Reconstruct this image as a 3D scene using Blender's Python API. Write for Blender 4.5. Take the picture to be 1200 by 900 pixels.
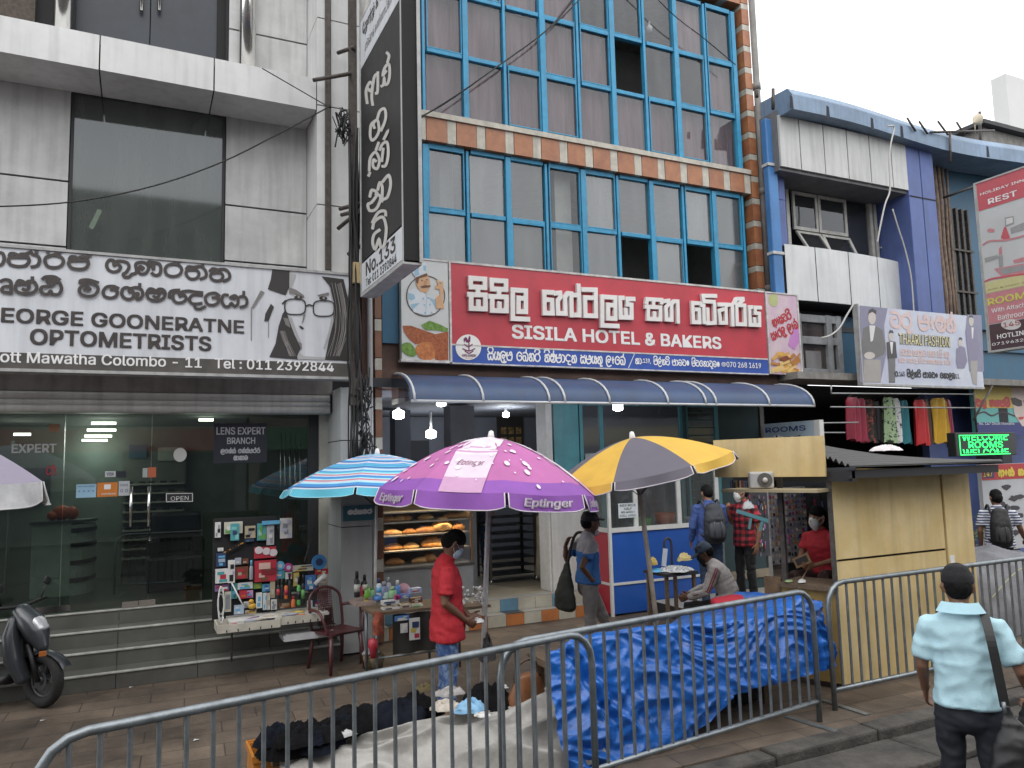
import bpy, bmesh, math, random
from mathutils import Vector, Matrix, noise
random.seed(11)
for _o in list(bpy.data.objects):
    bpy.data.objects.remove(_o)
S = bpy.context.scene
COL = S.collection
R = math.radians
V = Vector
# ------------------------------------------------------------ camera
F, CH = 905.0, 2.25
YAW, PITCH, ROLL = R(25.763), R(5.91), R(-1.4725)
CF = V((math.sin(YAW)*math.cos(PITCH), math.cos(YAW)*math.cos(PITCH), math.sin(PITCH)))
_r = V((math.cos(YAW), -math.sin(YAW), 0)); _u = _r.cross(CF)
CR = _r*math.cos(ROLL) + _u*math.sin(ROLL); CU = CR.cross(CF)
CO = V((0, 0, CH))
cam = bpy.data.cameras.new('camera'); camo = bpy.data.objects.new('camera', cam); COL.objects.link(camo)
camo.matrix_world = Matrix(((CR.x, CU.x, -CF.x, 0), (CR.y, CU.y, -CF.y, 0), (CR.z, CU.z, -CF.z, CH), (0, 0, 0, 1)))
cam.sensor_fit = 'HORIZONTAL'; cam.angle = 2*math.atan(600/F); cam.clip_start = .05; cam.clip_end = 2000
S.camera = camo
# ------------------------------------------------------------ sky and sun (overcast)
W = bpy.data.worlds.new('World'); S.world = W; W.use_nodes = True
nt = W.node_tree; nt.nodes.clear()
out = nt.nodes.new('ShaderNodeOutputWorld'); bg = nt.nodes.new('ShaderNodeBackground')
sky = nt.nodes.new('ShaderNodeTexSky'); sky.sky_type = 'NISHITA'; sky.sun_disc = False
SUN_EL, SUN_AZ = R(58), R(200)
sky.sun_elevation = SUN_EL; sky.sun_rotation = SUN_AZ; sky.dust_density = 4; sky.air_density = 1.2
mixc = nt.nodes.new('ShaderNodeMix'); mixc.data_type = 'RGBA'; mixc.inputs[0].default_value = .93
mixc.inputs[7].default_value = (13.5, 13.7, 14.0, 1)      # cloud layer over the clear sky
nt.links.new(sky.outputs[0], mixc.inputs[6]); nt.links.new(mixc.outputs[2], bg.inputs[0])
bg.inputs[1].default_value = .1
nt.links.new(bg.outputs[0], out.inputs[0])
sl = bpy.data.lights.new('sun', 'SUN'); sl.energy = .5; sl.angle = R(40); sl.color = (1, .97, .92)
so = bpy.data.objects.new('sun', sl); COL.objects.link(so)
_d = V((math.sin(SUN_AZ)*math.cos(SUN_EL), math.cos(SUN_AZ)*math.cos(SUN_EL), math.sin(SUN_EL)))
so.rotation_euler = _d.to_track_quat('Z', 'Y').to_euler()
S.view_settings.view_transform = 'Standard'; S.view_settings.look = 'None'
S.view_settings.exposure = 0.72; S.view_settings.gamma = 1; S.view_settings.use_curve_mapping = False
S.cycles.max_bounces = 6; S.cycles.transparent_max_bounces = 16; S.cycles.diffuse_bounces = 3
S.cycles.use_denoising = True
# ------------------------------------------------------------ pixel rays (photo is 1200 x 900)
def ray(x, y): return CF + CR*((x-600)/F) + CU*((450-y)/F)
def on_y(x, y, Y):
    d = ray(x, y); return CO + d*(Y/d.y)
def on_z(x, y, z=0.0):
    d = ray(x, y); return CO + d*((z-CH)/d.z)
def on_x(x, y, X):
    d = ray(x, y); return CO + d*(X/d.x)
class Plane:
    """a real vertical (or tilted) board: origin, unit u (to the viewer's right), unit v (up), n towards the street"""
    def __init__(s, o, u, v=V((0, 0, 1))):
        s.o, s.u, s.v = V(o), V(u).normalized(), V(v).normalized(); s.n = s.u.cross(s.v)
    def uv(s, x, y):
        d = ray(x, y); t = (s.o-CO).dot(s.n)/d.dot(s.n); p = CO+d*t-s.o
        return p.dot(s.u), p.dot(s.v)
    def pt(s, u, v, d=0.0): return s.o + s.u*u + s.v*v + s.n*d
    def px(s, x, y, d=0.0):
        u, v = s.uv(x, y); return s.pt(u, v, d)
def PY(Y): return Plane((0, Y, 0), (1, 0, 0))
def PX(X): return Plane((X, 0, 0), (0, -1, 0))
# ------------------------------------------------------------ materials
MATS = {}
def _n(t, k, **kw):
    n = t.nodes.new(k)
    for a, b in kw.items(): setattr(n, a, b)
    return n
def mat(name, col, rough=.6, metal=0.0, var=.18, scale=3.0, bump=0.0, bscale=60.0, streak=0.0, spec=.5, col2=None, detail=6, coat=0, stretch=(1, 1, 1), lo=.35, hi=.7, sheen=0):
    if name in MATS: return MATS[name]
    m = bpy.data.materials.new(name); m.use_nodes = True; t = m.node_tree
    b = t.nodes['Principled BSDF']
    b.inputs['Roughness'].default_value = rough; b.inputs['Metallic'].default_value = metal
    b.inputs['Specular IOR Level'].default_value = spec
    if coat: b.inputs['Coat Weight'].default_value = coat; b.inputs['Coat Roughness'].default_value = .15
    if sheen: b.inputs['Sheen Weight'].default_value = sheen
    tc = _n(t, 'ShaderNodeTexCoord')
    mp = _n(t, 'ShaderNodeMapping'); mp.inputs['Scale'].default_value = stretch
    t.links.new(tc.outputs['Object'], mp.inputs[0])
    nz = _n(t, 'ShaderNodeTexNoise'); nz.inputs['Scale'].default_value = scale; nz.inputs['Detail'].default_value = detail; nz.inputs['Roughness'].default_value = .65
    t.links.new(mp.outputs[0], nz.inputs['Vector'])
    cr = _n(t, 'ShaderNodeValToRGB'); e = cr.color_ramp.elements
    e[0].position, e[1].position = lo, hi
    c2 = col2 if col2 else tuple(c*(1-var) for c in col)
    c1 = col if col2 else tuple(min(1, c*(1+var*.35)) for c in col)
    e[0].color = (*c2, 1); e[1].color = (*c1, 1)
    t.links.new(nz.outputs[0], cr.inputs[0])
    last = cr.outputs[0]
    if streak:
        m2 = _n(t, 'ShaderNodeMapping'); m2.inputs['Scale'].default_value = (7, 7, .55)
        t.links.new(tc.outputs['Object'], m2.inputs[0])
        n2 = _n(t, 'ShaderNodeTexNoise'); n2.inputs['Scale'].default_value = 1.5; n2.inputs['Detail'].default_value = 5
        t.links.new(m2.outputs[0], n2.inputs['Vector'])
        r2 = _n(t, 'ShaderNodeValToRGB'); r2.color_ramp.elements[0].position = .45; r2.color_ramp.elements[1].position = .75
        r2.color_ramp.elements[0].color = (0, 0, 0, 1); r2.color_ramp.elements[1].color = (streak, streak, streak, 1)
        t.links.new(n2.outputs[0], r2.inputs[0])
        mx = _n(t, 'ShaderNodeMix', data_type='RGBA'); mx.inputs[7].default_value = (.07, .06, .05, 1)
        t.links.new(r2.outputs[0], mx.inputs[0]); t.links.new(last, mx.inputs[6]); last = mx.outputs[2]
    t.links.new(last, b.inputs['Base Color'])
    rr = _n(t, 'ShaderNodeMapRange'); rr.inputs[3].default_value = max(.03, rough-.08); rr.inputs[4].default_value = min(1, rough+.12)
    t.links.new(nz.outputs[0], rr.inputs[0]); t.links.new(rr.outputs[0], b.inputs['Roughness'])
    if bump:
        nb = _n(t, 'ShaderNodeTexNoise'); nb.inputs['Scale'].default_value = bscale; nb.inputs['Detail'].default_value = 4
        t.links.new(tc.outputs['Object'], nb.inputs['Vector'])
        bp = _n(t, 'ShaderNodeBump'); bp.inputs['Strength'].default_value = bump; bp.inputs['Distance'].default_value = .02
        t.links.new(nb.outputs[0], bp.inputs['Height']); t.links.new(bp.outputs[0], b.inputs['Normal'])
    m.diffuse_color = (*col, 1)
    MATS[name] = m; return m
def emit(name, col, s):
    if name in MATS: return MATS[name]
    m = bpy.data.materials.new(name); m.use_nodes = True; t = m.node_tree
    b = t.nodes['Principled BSDF']; b.inputs['Base Color'].default_value = (*[c*.8 for c in col], 1)
    b.inputs['Emission Color'].default_value = (*col, 1); b.inputs['Emission Strength'].default_value = s
    nz = _n(t, 'ShaderNodeTexNoise'); nz.inputs['Scale'].default_value = 30
    MATS[name] = m; return m
def glass(name, tint=(.75, .8, .78), refl=.08, rough=.02, film=0.0, filmcol=(.5, .5, .5), dirt=.04):
    """thin pane: see-through, fresnel mirror, optional diffuse film colour and a little dust"""
    if name in MATS: return MATS[name]
    m = bpy.data.materials.new(name); m.use_nodes = True; t = m.node_tree; t.nodes.clear()
    o = _n(t, 'ShaderNodeOutputMaterial')
    tr = _n(t, 'ShaderNodeBsdfTransparent'); tr.inputs[0].default_value = (*tint, 1)
    gl = _n(t, 'ShaderNodeBsdfGlossy'); gl.inputs['Roughness'].default_value = rough; gl.inputs[0].default_value = (.95, .97, 1, 1)
    df = _n(t, 'ShaderNodeBsdfDiffuse'); df.inputs[0].default_value = (*filmcol, 1)
    fr = _n(t, 'ShaderNodeLayerWeight'); fr.inputs[0].default_value = .5
    mr = _n(t, 'ShaderNodeMapRange'); mr.inputs[1].default_value = 0; mr.inputs[2].default_value = 1
    pw = _n(t, 'ShaderNodeMath', operation='POWER'); pw.inputs[1].default_value = 3.0
    t.links.new(fr.outputs['Facing'], pw.inputs[0]); t.links.new(pw.outputs[0], mr.inputs[0])
    mr.inputs[3].default_value = refl; mr.inputs[4].default_value = min(1, refl+.8)
    tc = _n(t, 'ShaderNodeTexCoord'); mp = _n(t, 'ShaderNodeMapping'); mp.inputs['Scale'].default_value = (3, 3, .6)
    nz = _n(t, 'ShaderNodeTexNoise'); nz.inputs['Scale'].default_value = 1.4; nz.inputs['Detail'].default_value = 8
    t.links.new(tc.outputs['Object'], mp.inputs[0]); t.links.new(mp.outputs[0], nz.inputs['Vector'])
    dr = _n(t, 'ShaderNodeMapRange'); dr.inputs[1].default_value = .35; dr.inputs[2].default_value = .75
    dr.inputs[3].default_value = film+dirt*.2; dr.inputs[4].default_value = film+dirt*1.6
    t.links.new(nz.outputs[0], dr.inputs[0])
    m1 = _n(t, 'ShaderNodeMixShader'); m2 = _n(t, 'ShaderNodeMixShader')
    t.links.new(dr.outputs[0], m1.inputs[0]); t.links.new(tr.outputs[0], m1.inputs[1]); t.links.new(df.outputs[0], m1.inputs[2])
    t.links.new(mr.outputs[0], m2.inputs[0]); t.links.new(m1.outputs[0], m2.inputs[1]); t.links.new(gl.outputs[0], m2.inputs[2])
    t.links.new(m2.outputs[0], o.inputs[0]); MATS[name] = m; return m
def flat(name, c, rough=.5, var=.1): return mat(name, c, rough, var=var, scale=9)
# ------------------------------------------------------------ mesh builder
ORG = {}
def org(o): return ORG.get(o.name, V((0, 0, 0))) if o else V((0, 0, 0))
def catmull(P, k=6, closed=False):
    P = [tuple(p) for p in P]; n = len(P); o = []
    if n < 3: return P
    for i in range(n if closed else n-1):
        a, b, c, d = (P[(i-1) % n], P[i], P[(i+1) % n], P[(i+2) % n]) if closed else (P[max(i-1, 0)], P[i], P[i+1], P[min(i+2, n-1)])
        for j in range(k):
            t = j/k
            o.append(tuple(.5*((2*b[q])+(c[q]-a[q])*t+(2*a[q]-5*b[q]+4*c[q]-d[q])*t*t+(3*b[q]-a[q]-3*c[q]+d[q])*t**3) for q in range(len(b))))
    if not closed: o.append(P[-1])
    return o
class MB:
    def __init__(s): s.v, s.f, s.m, s.s = [], [], [], []
    def add(s, vs, fs, m=0, sm=False):
        b = len(s.v); s.v += [V(p) for p in vs]
        for f in fs: s.f.append([b+i for i in f]); s.m.append(m); s.s.append(sm)
        return s
    def box(s, x0, x1, y0, y1, z0, z1, m=0):
        return s.add([(x0, y0, z0), (x1, y0, z0), (x1, y1, z0), (x0, y1, z0), (x0, y0, z1), (x1, y0, z1), (x1, y1, z1), (x0, y1, z1)],
                     [(0, 3, 2, 1), (4, 5, 6, 7), (0, 1, 5, 4), (1, 2, 6, 5), (2, 3, 7, 6), (3, 0, 4, 7)], m)
    def obox(s, c, h, rot=None, m=0):
        c = V(c); M = rot if rot else Matrix.Identity(3)
        vs = [c+M @ V((sx*h[0], sy*h[1], sz*h[2])) for sz in (-1, 1) for sx, sy in ((-1, -1), (1, -1), (1, 1), (-1, 1))]
        return s.add(vs, [(0, 3, 2, 1), (4, 5, 6, 7), (0, 1, 5, 4), (1, 2, 6, 5), (2, 3, 7, 6), (3, 0, 4, 7)], m)
    def bar(s, a, b, w, h=None, m=0):
        a, b = V(a), V(b); d = b-a; L = d.length; h = h or w
        q = d.to_track_quat('Y', 'Z').to_matrix()
        return s.obox((a+b)/2, (w/2, L/2, h/2), q, m)
    def tube(s, P, r, n=8, m=0, caps=True, closed=False):
        P = [V(p) for p in P]; k = len(P); rs = r if isinstance(r, (list, tuple)) else [r]*k
        T = []
        for i in range(k):
            a = P[i-1] if (i or closed) else P[0]; b = P[(i+1) % k] if (i < k-1 or closed) else P[i]
            d = b-a; T.append(d.normalized() if d.length > 1e-9 else V((0, 0, 1)))
        ref = V((0, 0, 1)) if abs(T[0].z) < .9 else V((1, 0, 0))
        nx = T[0].cross(ref).normalized(); vs = []
        for i in range(k):
            nx = (nx-T[i]*nx.dot(T[i]))
            nx = nx.normalized() if nx.length > 1e-6 else T[i].orthogonal().normalized()
            ny = T[i].cross(nx)
            for j in range(n):
                a = 2*math.pi*j/n; vs.append(P[i]+(nx*math.cos(a)+ny*math.sin(a))*rs[i])
        fs = []
        for i in range(k if closed else k-1):
            for j in range(n):
                a, b = i*n+j, i*n+(j+1) % n; c, d = ((i+1) % k)*n+(j+1) % n, ((i+1) % k)*n+j
                fs.append((a, b, c, d))
        s.add(vs, fs, m, True)
        if caps and not closed:
            b = len(s.v)-len(vs); s.f.append([b+j for j in range(n)][::-1]); s.m.append(m); s.s.append(False)
            s.f.append([b+(k-1)*n+j for j in range(n)]); s.m.append(m); s.s.append(False)
        return s
    def ell(s, P, side, n=14, m=0, c0=1.0, c1=1.0):
        """lofted elliptic body: P = [(point, r_side, r_other)], rounded ends; closed surface"""
        P = [(V(p), a, b) for p, a, b in P]; k = len(P); vs, side = [], V(side).normalized()
        tan = []
        for i in range(k):
            d = P[min(i+1, k-1)][0]-P[max(i-1, 0)][0]; tan.append(d.normalized() if d.length > 1e-9 else V((0, 0, 1)))
        rings = []
        def ring(c, t, a, b):
            sx = (side-t*side.dot(t)); sx = sx.normalized() if sx.length > 1e-4 else t.orthogonal().normalized()
            sy = t.cross(sx); rings.append([c+sx*(a*math.cos(2*math.pi*j/n))+sy*(b*math.sin(2*math.pi*j/n)) for j in range(n)])
        for e in (0.92, .6, .25):
            p, a, b = P[0]; q = math.sqrt(1-e*e); ring(p-tan[0]*min(a, b)*e*c0, tan[0], a*q, b*q)
        for i in range(k): ring(P[i][0], tan[i], P[i][1], P[i][2])
        for e in (.25, .6, .92):
            p, a, b = P[-1]; q = math.sqrt(1-e*e); ring(p+tan[-1]*min(a, b)*e*c1, tan[-1], a*q, b*q)
        fs = []
        for i in range(len(rings)-1):
            for j in range(n): fs.append((i*n+j, i*n+(j+1) % n, (i+1)*n+(j+1) % n, (i+1)*n+j))
        L = (len(rings)-1)*n
        fs.append(tuple(range(n))[::-1]); fs.append(tuple(L+j for j in range(n)))
        return s.add([p for r in rings for p in r], fs, m, True)
    def lathe(s, c, prof, n=20, m=0, sm=True, axis=None):
        c = V(c); M = V(axis).to_track_quat('Z', 'Y').to_matrix() if axis else Matrix.Identity(3); vs, fs = [], []
        for r, z in prof:
            for j in range(n): a = 2*math.pi*j/n; vs.append(c+M @ V((r*math.cos(a), r*math.sin(a), z)))
        for i in range(len(prof)-1):
            for j in range(n): fs.append((i*n+j, i*n+(j+1) % n, (i+1)*n+(j+1) % n, (i+1)*n+j))
        s.add(vs, fs, m, sm)
        b = len(s.v)-len(vs)
        for q, rev in ((0, True), (len(prof)-1, False)):
            if prof[q][0] > 1e-4:
                idx = [b+q*n+j for j in range(n)]; s.f.append(idx[::-1] if rev else idx); s.m.append(m); s.s.append(False)
        return s
    def ball(s, c, r, n=12, m=0, k=8):
        rx, ry, rz = r if isinstance(r, (tuple, list)) else (r, r, r); c = V(c); vs, fs = [], []
        for i in range(k+1):
            a = math.pi*i/k
            for j in range(n): b = 2*math.pi*j/n; vs.append(c+V((rx*math.sin(a)*math.cos(b), ry*math.sin(a)*math.sin(b), -rz*math.cos(a))))
        for i in range(k):
            for j in range(n): fs.append((i*n+j, i*n+(j+1) % n, (i+1)*n+(j+1) % n, (i+1)*n+j))
        return s.add(vs, fs, m, True)
    def quad(s, a, b, c, d, m=0, sm=False): return s.add([a, b, c, d], [(0, 1, 2, 3)], m, sm)
    def grid(s, fn, nu, nv, m=0, sm=True):
        vs = [fn(i/nu, j/nv) for j in range(nv+1) for i in range(nu+1)]
        fs = [(j*(nu+1)+i, j*(nu+1)+i+1, (j+1)*(nu+1)+i+1, (j+1)*(nu+1)+i) for j in range(nv) for i in range(nu)]
        return s.add(vs, fs, m, sm)
    def prism(s, pl, pts, d0, d1, m=0):
        """outline in plane uv, from depth d0 (back) to d1 (front)"""
        n = len(pts)
        A = sum(pts[i][0]*pts[(i+1) % n][1]-pts[(i+1) % n][0]*pts[i][1] for i in range(n))
        if A < 0: pts = pts[::-1]
        vs = [pl.pt(u, v, d1) for u, v in pts]+[pl.pt(u, v, d0) for u, v in pts]
        fs = [tuple(range(n)), tuple(range(2*n-1, n-1, -1))]+[(i, i+n, (i+1) % n+n, (i+1) % n) for i in range(n)]
        return s.add(vs, fs, m)
    def rect(s, pl, u0, u1, v0, v1, d0, d1, m=0):
        return s.prism(pl, [(u0, v0), (u1, v0), (u1, v1), (u0, v1)], d0, d1, m)
    def pface(s, pl, pxs, d, m=0, smooth=False):
        pts = [pl.uv(*p) for p in pxs]
        if smooth: pts = catmull(pts, 5, True)
        n = len(pts)
        A = sum(pts[i][0]*pts[(i+1) % n][1]-pts[(i+1) % n][0]*pts[i][1] for i in range(n))
        if A < 0: pts = pts[::-1]
        return s.add([pl.pt(u, v, d) for u, v in pts], [tuple(range(n))], m)
    def ribbon(s, pl, uv, w, d, depth=0.0, m=0, slope=.0012):
        P = [V(p) for p in uv]; n = len(P)
        if n < 2: return s
        Ls, Rs = [], []
        for i in range(n):
            a = (P[i]-P[i-1]).normalized() if i else None; b = (P[i+1]-P[i]).normalized() if i < n-1 else None
            t = ((a or b)+(b or a)); t = t.normalized() if t.length > 1e-6 else (a or b)
            nn = V((-t.y, t.x)); k = 1.0
            if a and b: k = min(1.6, 1/max(.4, nn.dot(V((-a.y, a.x)))))
            e = V((0, 0))
            if i == 0: e = -b*w*.3
            if i == n-1: e = a*w*.3
            Ls.append(P[i]+nn*w*.5*k+e); Rs.append(P[i]-nn*w*.5*k+e)
        dd = [d+depth+slope*i/(n-1) for i in range(n)]
        vs = [pl.pt(*Ls[i], dd[i]) for i in range(n)]+[pl.pt(*Rs[i], dd[i]) for i in range(n)]
        fs = [(i, n+i, n+i+1, i+1) for i in range(n-1)]
        s.add(vs, fs, m)
        if depth > .003:
            vb = [pl.pt(*Ls[i], d) for i in range(n)]+[pl.pt(*Rs[i], d) for i in range(n)]
            al = vs+vb; N = 2*n
            fs = [(i, i+1, N+i+1, N+i) for i in range(n-1)]+[(n+i+1, n+i, N+n+i, N+n+i+1) for i in range(n-1)]
            fs += [(n, 0, N, N+n), (n-1, 2*n-1, N+2*n-1, N+n-1)]
            s.add(al, fs, m)
        return s
    def build(s, name, mats, parent=None, bevel=0, extra=None):
        o0 = org(parent); me = bpy.data.meshes.new(name)
        me.from_pydata([tuple(p-o0) for p in s.v], [], s.f)
        for q in (mats if isinstance(mats, (list, tuple)) else [mats]): me.materials.append(q)
        me.polygons.foreach_set('material_index', s.m); me.polygons.foreach_set('use_smooth', s.s); me.update()
        o = bpy.data.objects.new(name, me); COL.objects.link(o)
        if parent: o.parent = parent
        ORG[o.name] = o0
        if bevel:
            b = o.modifiers.new('Bevel', 'BEVEL'); b.width = bevel; b.segments = 2; b.limit_method = 'ANGLE'; b.angle_limit = R(50)
        return o
    def solo(s, name, mats, label, cat, group=None, bevel=0, at=None):
        """a thing that is one mesh: origin at its base"""
        if at is None:
            xs = [p.x for p in s.v]; ys = [p.y for p in s.v]; zs = [p.z for p in s.v]
            at = V(((min(xs)+max(xs))/2, (min(ys)+max(ys))/2, min(zs)))
        at = V(at); s.v = [p-at for p in s.v]
        o = s.build(name, mats, None, bevel); o.location = at; ORG[o.name] = at
        o['label'] = label; o['category'] = cat
        if group: o['group'] = group
        return o
def thing(name, label, cat, loc=(0, 0, 0), group=None):
    o = bpy.data.objects.new(name, None); COL.objects.link(o); o.location = loc; o.empty_display_size = .1
    o['label'] = label; o['category'] = cat
    if group: o['group'] = group
    ORG[o.name] = V(loc); return o
def struct(o): o['kind'] = 'structure'; return o
def copy_tree(o, parent=None):
    c = o.copy(); COL.objects.link(c); ORG[c.name] = org(o)
    if parent: c.parent = parent
    for ch in list(o.children): copy_tree(ch, c)
    return c
# ------------------------------------------------------------ lettering
try:      # Blender's own interface typeface; its built-in default is used if absent
    import os
    FONT = bpy.data.fonts.load(os.path.join(bpy.utils.system_resource('DATAFILES', path='fonts'), 'Inter.woff2'))
except Exception:
    FONT = None
def text_mesh(txt, bold=0.0, extrude=0.0, shear=0, res=3):
    cu = bpy.data.curves.new('t', 'FONT'); cu.body = txt; cu.size = 1; cu.font = FONT if FONT and txt.isascii() else cu.font; cu.offset = bold; cu.extrude = extrude; cu.resolution_u = res; cu.shear = shear
    ob = bpy.data.objects.new('t', cu); COL.objects.link(ob)
    dg = bpy.context.evaluated_depsgraph_get(); me = bpy.data.meshes.new_from_object(ob.evaluated_get(dg))
    vs = [v.co.copy() for v in me.vertices]; fs = [tuple(p.vertices) for p in me.polygons]
    bpy.data.objects.remove(ob); bpy.data.curves.remove(cu); bpy.data.meshes.remove(me)
    return vs, fs
def letters(mb, pl, txt, u0, v0, u1, v1, d, m=0, bold=.0, depth=0.0, shear=0):
    vs, fs = text_mesh(txt, 0, .5 if depth else 0, shear)
    if not vs: return mb
    x0 = min(v.x for v in vs); x1 = max(v.x for v in vs); y0 = min(v.y for v in vs); y1 = max(v.y for v in vs)
    e = bold*(v1-v0)*1.25; e = min(e, (v1-v0)*.09, abs(u1-u0)*.02)
    for q, (ex, ey) in enumerate(((-1, -1), (1, -1), (1, 1), (-1, 1), (0, 0)) if e else ((0, 0),)):
        for i, f in enumerate(fs):     # every facet a hair apart in depth, so that overlapping glyph contours never coincide
            mb.add([pl.pt(u0+e+(u1-u0-2*e)*(vs[k].x-x0)/(x1-x0 or 1)+ex*e, v0+e*.7+(v1-v0-1.4*e)*(vs[k].y-y0)/(y1-y0 or 1)+ey*e*.7, d+.0005*q+.0004*((i*.37) % 1)) for k in f], [tuple(range(len(f)))], m)
    return mb
def letters_px(mb, pl, txt, bl, tr, d, **k):
    a = pl.uv(*bl); b = pl.uv(*tr); return letters(mb, pl, txt, a[0], a[1], b[0], b[1], d, **k)
def trace(mb, pl, strokes, ox, oy, sc, w, d, depth=0.0, m=0, smooth=True):
    for i, st in enumerate(strokes):
        uv = [pl.uv(ox+x/sc, oy+y/sc) for x, y in st]
        if smooth: uv = catmull(uv, 5)
        mb.ribbon(pl, uv, w, d+.0006*i, depth, m)
    return mb
# a small stroke alphabet (unit boxes, y up) for the little Sinhala lines
SG = {
 'sa': [[(.05, .62), (.02, .3), (.15, 0), (.4, .05), (.5, .35), (.6, .05), (.85, 0), (1, .3), (.95, .65), (.5, .7), (.05, .62)], [(.1, .95), (.5, .72), (.9, .95)]],
 'ya': [[(.25, .9), (.05, .6), (.1, .1), (.4, .05), (.55, .4), (.7, .05), (.95, .1), (1, .6), (.7, .9), (.6, .6), (.85, .55)]],
 'la': [[(.7, .35), (.5, .2), (.3, .4), (.5, .6), (.85, .5), (.95, .8), (.5, 1), (.1, .8), (0, .3), (.2, -.2), (.6, -.3), (1, -.15)]],
 'ma': [[(.1, .9), (0, .5), (.15, .05), (.5, 0), (.85, .05), (1, .5), (.85, .95), (.55, .85), (.7, .6), (.9, .7)], [(0, .5), (.4, .6)]],
 'ba': [[(.1, .6), (0, .3), (.2, 0), (.5, .1), (.5, .5), (.3, .6)], [(.5, .1), (.8, 0), (1, .4), (.9, .8), (.5, 1), (.1, .9)]],
 'ka': [[(.1, .7), (.3, .9), (.45, .7), (.15, .4), (.1, .1), (.4, 0), (.6, .25), (.45, .5), (.15, .4)], [(.45, .7), (.75, .9), (1, .6), (.95, .15), (.75, 0)]],
 'ra': [[(.95, 1.1), (.65, .9), (.2, .8), (0, .4), (.25, .03), (.7, .03), (1, .4), (.8, .8), (.5, .88)]],
 'na': [[(.1, .6), (.3, .85), (.5, .6), (.15, .4), (.1, .1), (.45, 0), (.65, .3), (.5, .6)], [(.5, .75), (.8, .9), (1, .5), (.9, .1), (.7, 0)]],
 'ssa': [[(.1, .7), (.3, .95), (.5, .75), (.7, .95), (.95, .75), (1, .3), (.75, 0), (.25, 0), (0, .3), (.1, .65), (.95, .65)], [(.3, .25), (.5, .2), (.65, .45), (.65, .75)]],
 'pa': [[(.05, .9), (0, .4), (.2, 0), (.7, 0), (1, .3), (.95, .8), (.7, .95), (.6, .7)], [(0, .5), (.95, .5)]],
 'da': [[(.95, .8), (.5, .95), (.1, .7), (.1, .3), (.5, .15), (.9, .2)], [(.5, .1), (.5, -.2), (.95, -.25)]],
 'ha': [[(.05, .8), (.35, .85), (.35, .6), (.05, .3), (.2, 0), (.5, .1), (.55, .6), (.75, .9), (1, .7), (1, 0)]],
 'ta': [[(.1, 1), (.7, .95), (1, .6), (.9, .1), (.5, 0), (.1, .15), (.1, .55), (.5, .65)]],
 'va': [[(.1, .85), (.5, 1), (.95, .7), (.95, .2), (.5, 0), (.1, .15), (.1, .5), (.5, .5), (.6, .3)]],
 'e': [[(1, .75), (.55, 1), (.1, .7), (.1, .2), (.5, 0), (.9, .2), (.85, .55), (.45, .55)]],
 'aa': [[(.1, .9), (.7, .8), (.9, .45), (.7, .1), (.1, 0)]],
 'ae': [[(.5, .9), (.45, .1)], [(.2, .5), (.8, .6)]],
 'a': [[(.1, 0), (0, .5), (.2, .9), (.5, .7), (.3, .5)], [(.5, -.2), (.45, .5), (.8, .9), (1, .5), (.8, 0)]],
 'i': [[(.0, 1.1), (.2, 1.4), (.8, 1.4), (1, 1.1)]], 'u': [[(.7, .05), (.6, -.3), (1, -.25)]], 'hal': [[(.6, 1.0), (.7, 1.35)]], 'o': [[(.7, 1.1), (.75, 1.4)]],
}
def sinhala(mb, pl, words, bl, tr, w, d, m=0):
    """words: 'sa+i ya la+u ma | ba ...' fitted between two pixels"""
    toks = words.split(); xs, x = [], 0.0
    for t in toks:
        if t == '|': x += .7; continue
        b = t.split('+')[0]; wd = .55 if b in ('aa', 'ae') else (.42*len(b) if b.startswith("'") else 1.0)
        xs.append((t, x, wd)); x += wd+.16
    u0, v0 = pl.uv(*bl); u1, v1 = pl.uv(*tr); k = (u1-u0)/x; H = (v1-v0)
    c = 0
    for t, x0, wd in xs:
        if t.startswith("'"):
            letters(mb, pl, t[1:], u0+x0*k, v0, u0+(x0+wd)*k, v0+H*.95, d+.001, m=m, bold=.02); continue
        for part in t.split('+'):
            for st in SG[part]:
                uv = catmull([(u0+(x0+px*wd)*k, v0+py*H) for px, py in st], 4)
                mb.ribbon(pl, uv, w, d+.0004*(c % 5), 0, m); c += 1
    return mb
# ============================================================ palette
ACP = mat('aluminium_panel', (.66, .66, .65), .42, var=.16, scale=1.1, streak=.19)
ACPD = mat('grimy_panel', (.56, .56, .55), .45, var=.25, scale=1.4, streak=.30)
GAP = flat('dark_joint', (.02, .02, .02), .9)
DARK = flat('dark_paint', (.025, .025, .028), .6)
CONC = mat('concrete', (.26, .25, .23), .85, var=.3, scale=5, bump=.3, streak=.3)
STEEL = mat('rusty_steel', (.10, .085, .075), .6, var=.5, scale=14, metal=.3)
GREYM = mat('galvanised_steel', (.24, .265, .28), .4, metal=.7, var=.3, scale=10, bump=.08)
CHROME = mat('polished_steel', (.75, .74, .72), .16, metal=1, var=.1)
BLUEF = mat('blue_frame_paint', (.035, .29, .50), .45, var=.2, scale=8, streak=.25)
ORT = mat('orange_tile', (.40, .17, .075), .4, var=.4, scale=5, col2=(.26, .10, .05), bump=.05)
WHT = mat('cream_tile', (.50, .47, .40), .45, var=.25, scale=7, streak=.25)
WALLG = mat('grey_wall_paint', (.30, .30, .31), .8, var=.15, scale=2, streak=.15)
WHITEP = flat('white_paint', (.72, .72, .70), .5, .12)
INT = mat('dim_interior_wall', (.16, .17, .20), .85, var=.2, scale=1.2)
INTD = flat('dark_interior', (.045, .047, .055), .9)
TEAL = mat('teal_paint', (.10, .33, .38), .5, var=.2, scale=3, streak=.2)
SHOPGL = glass('shop_glass', (.60, .65, .62), .05, .015, dirt=.012, filmcol=(.3, .33, .31))
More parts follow.
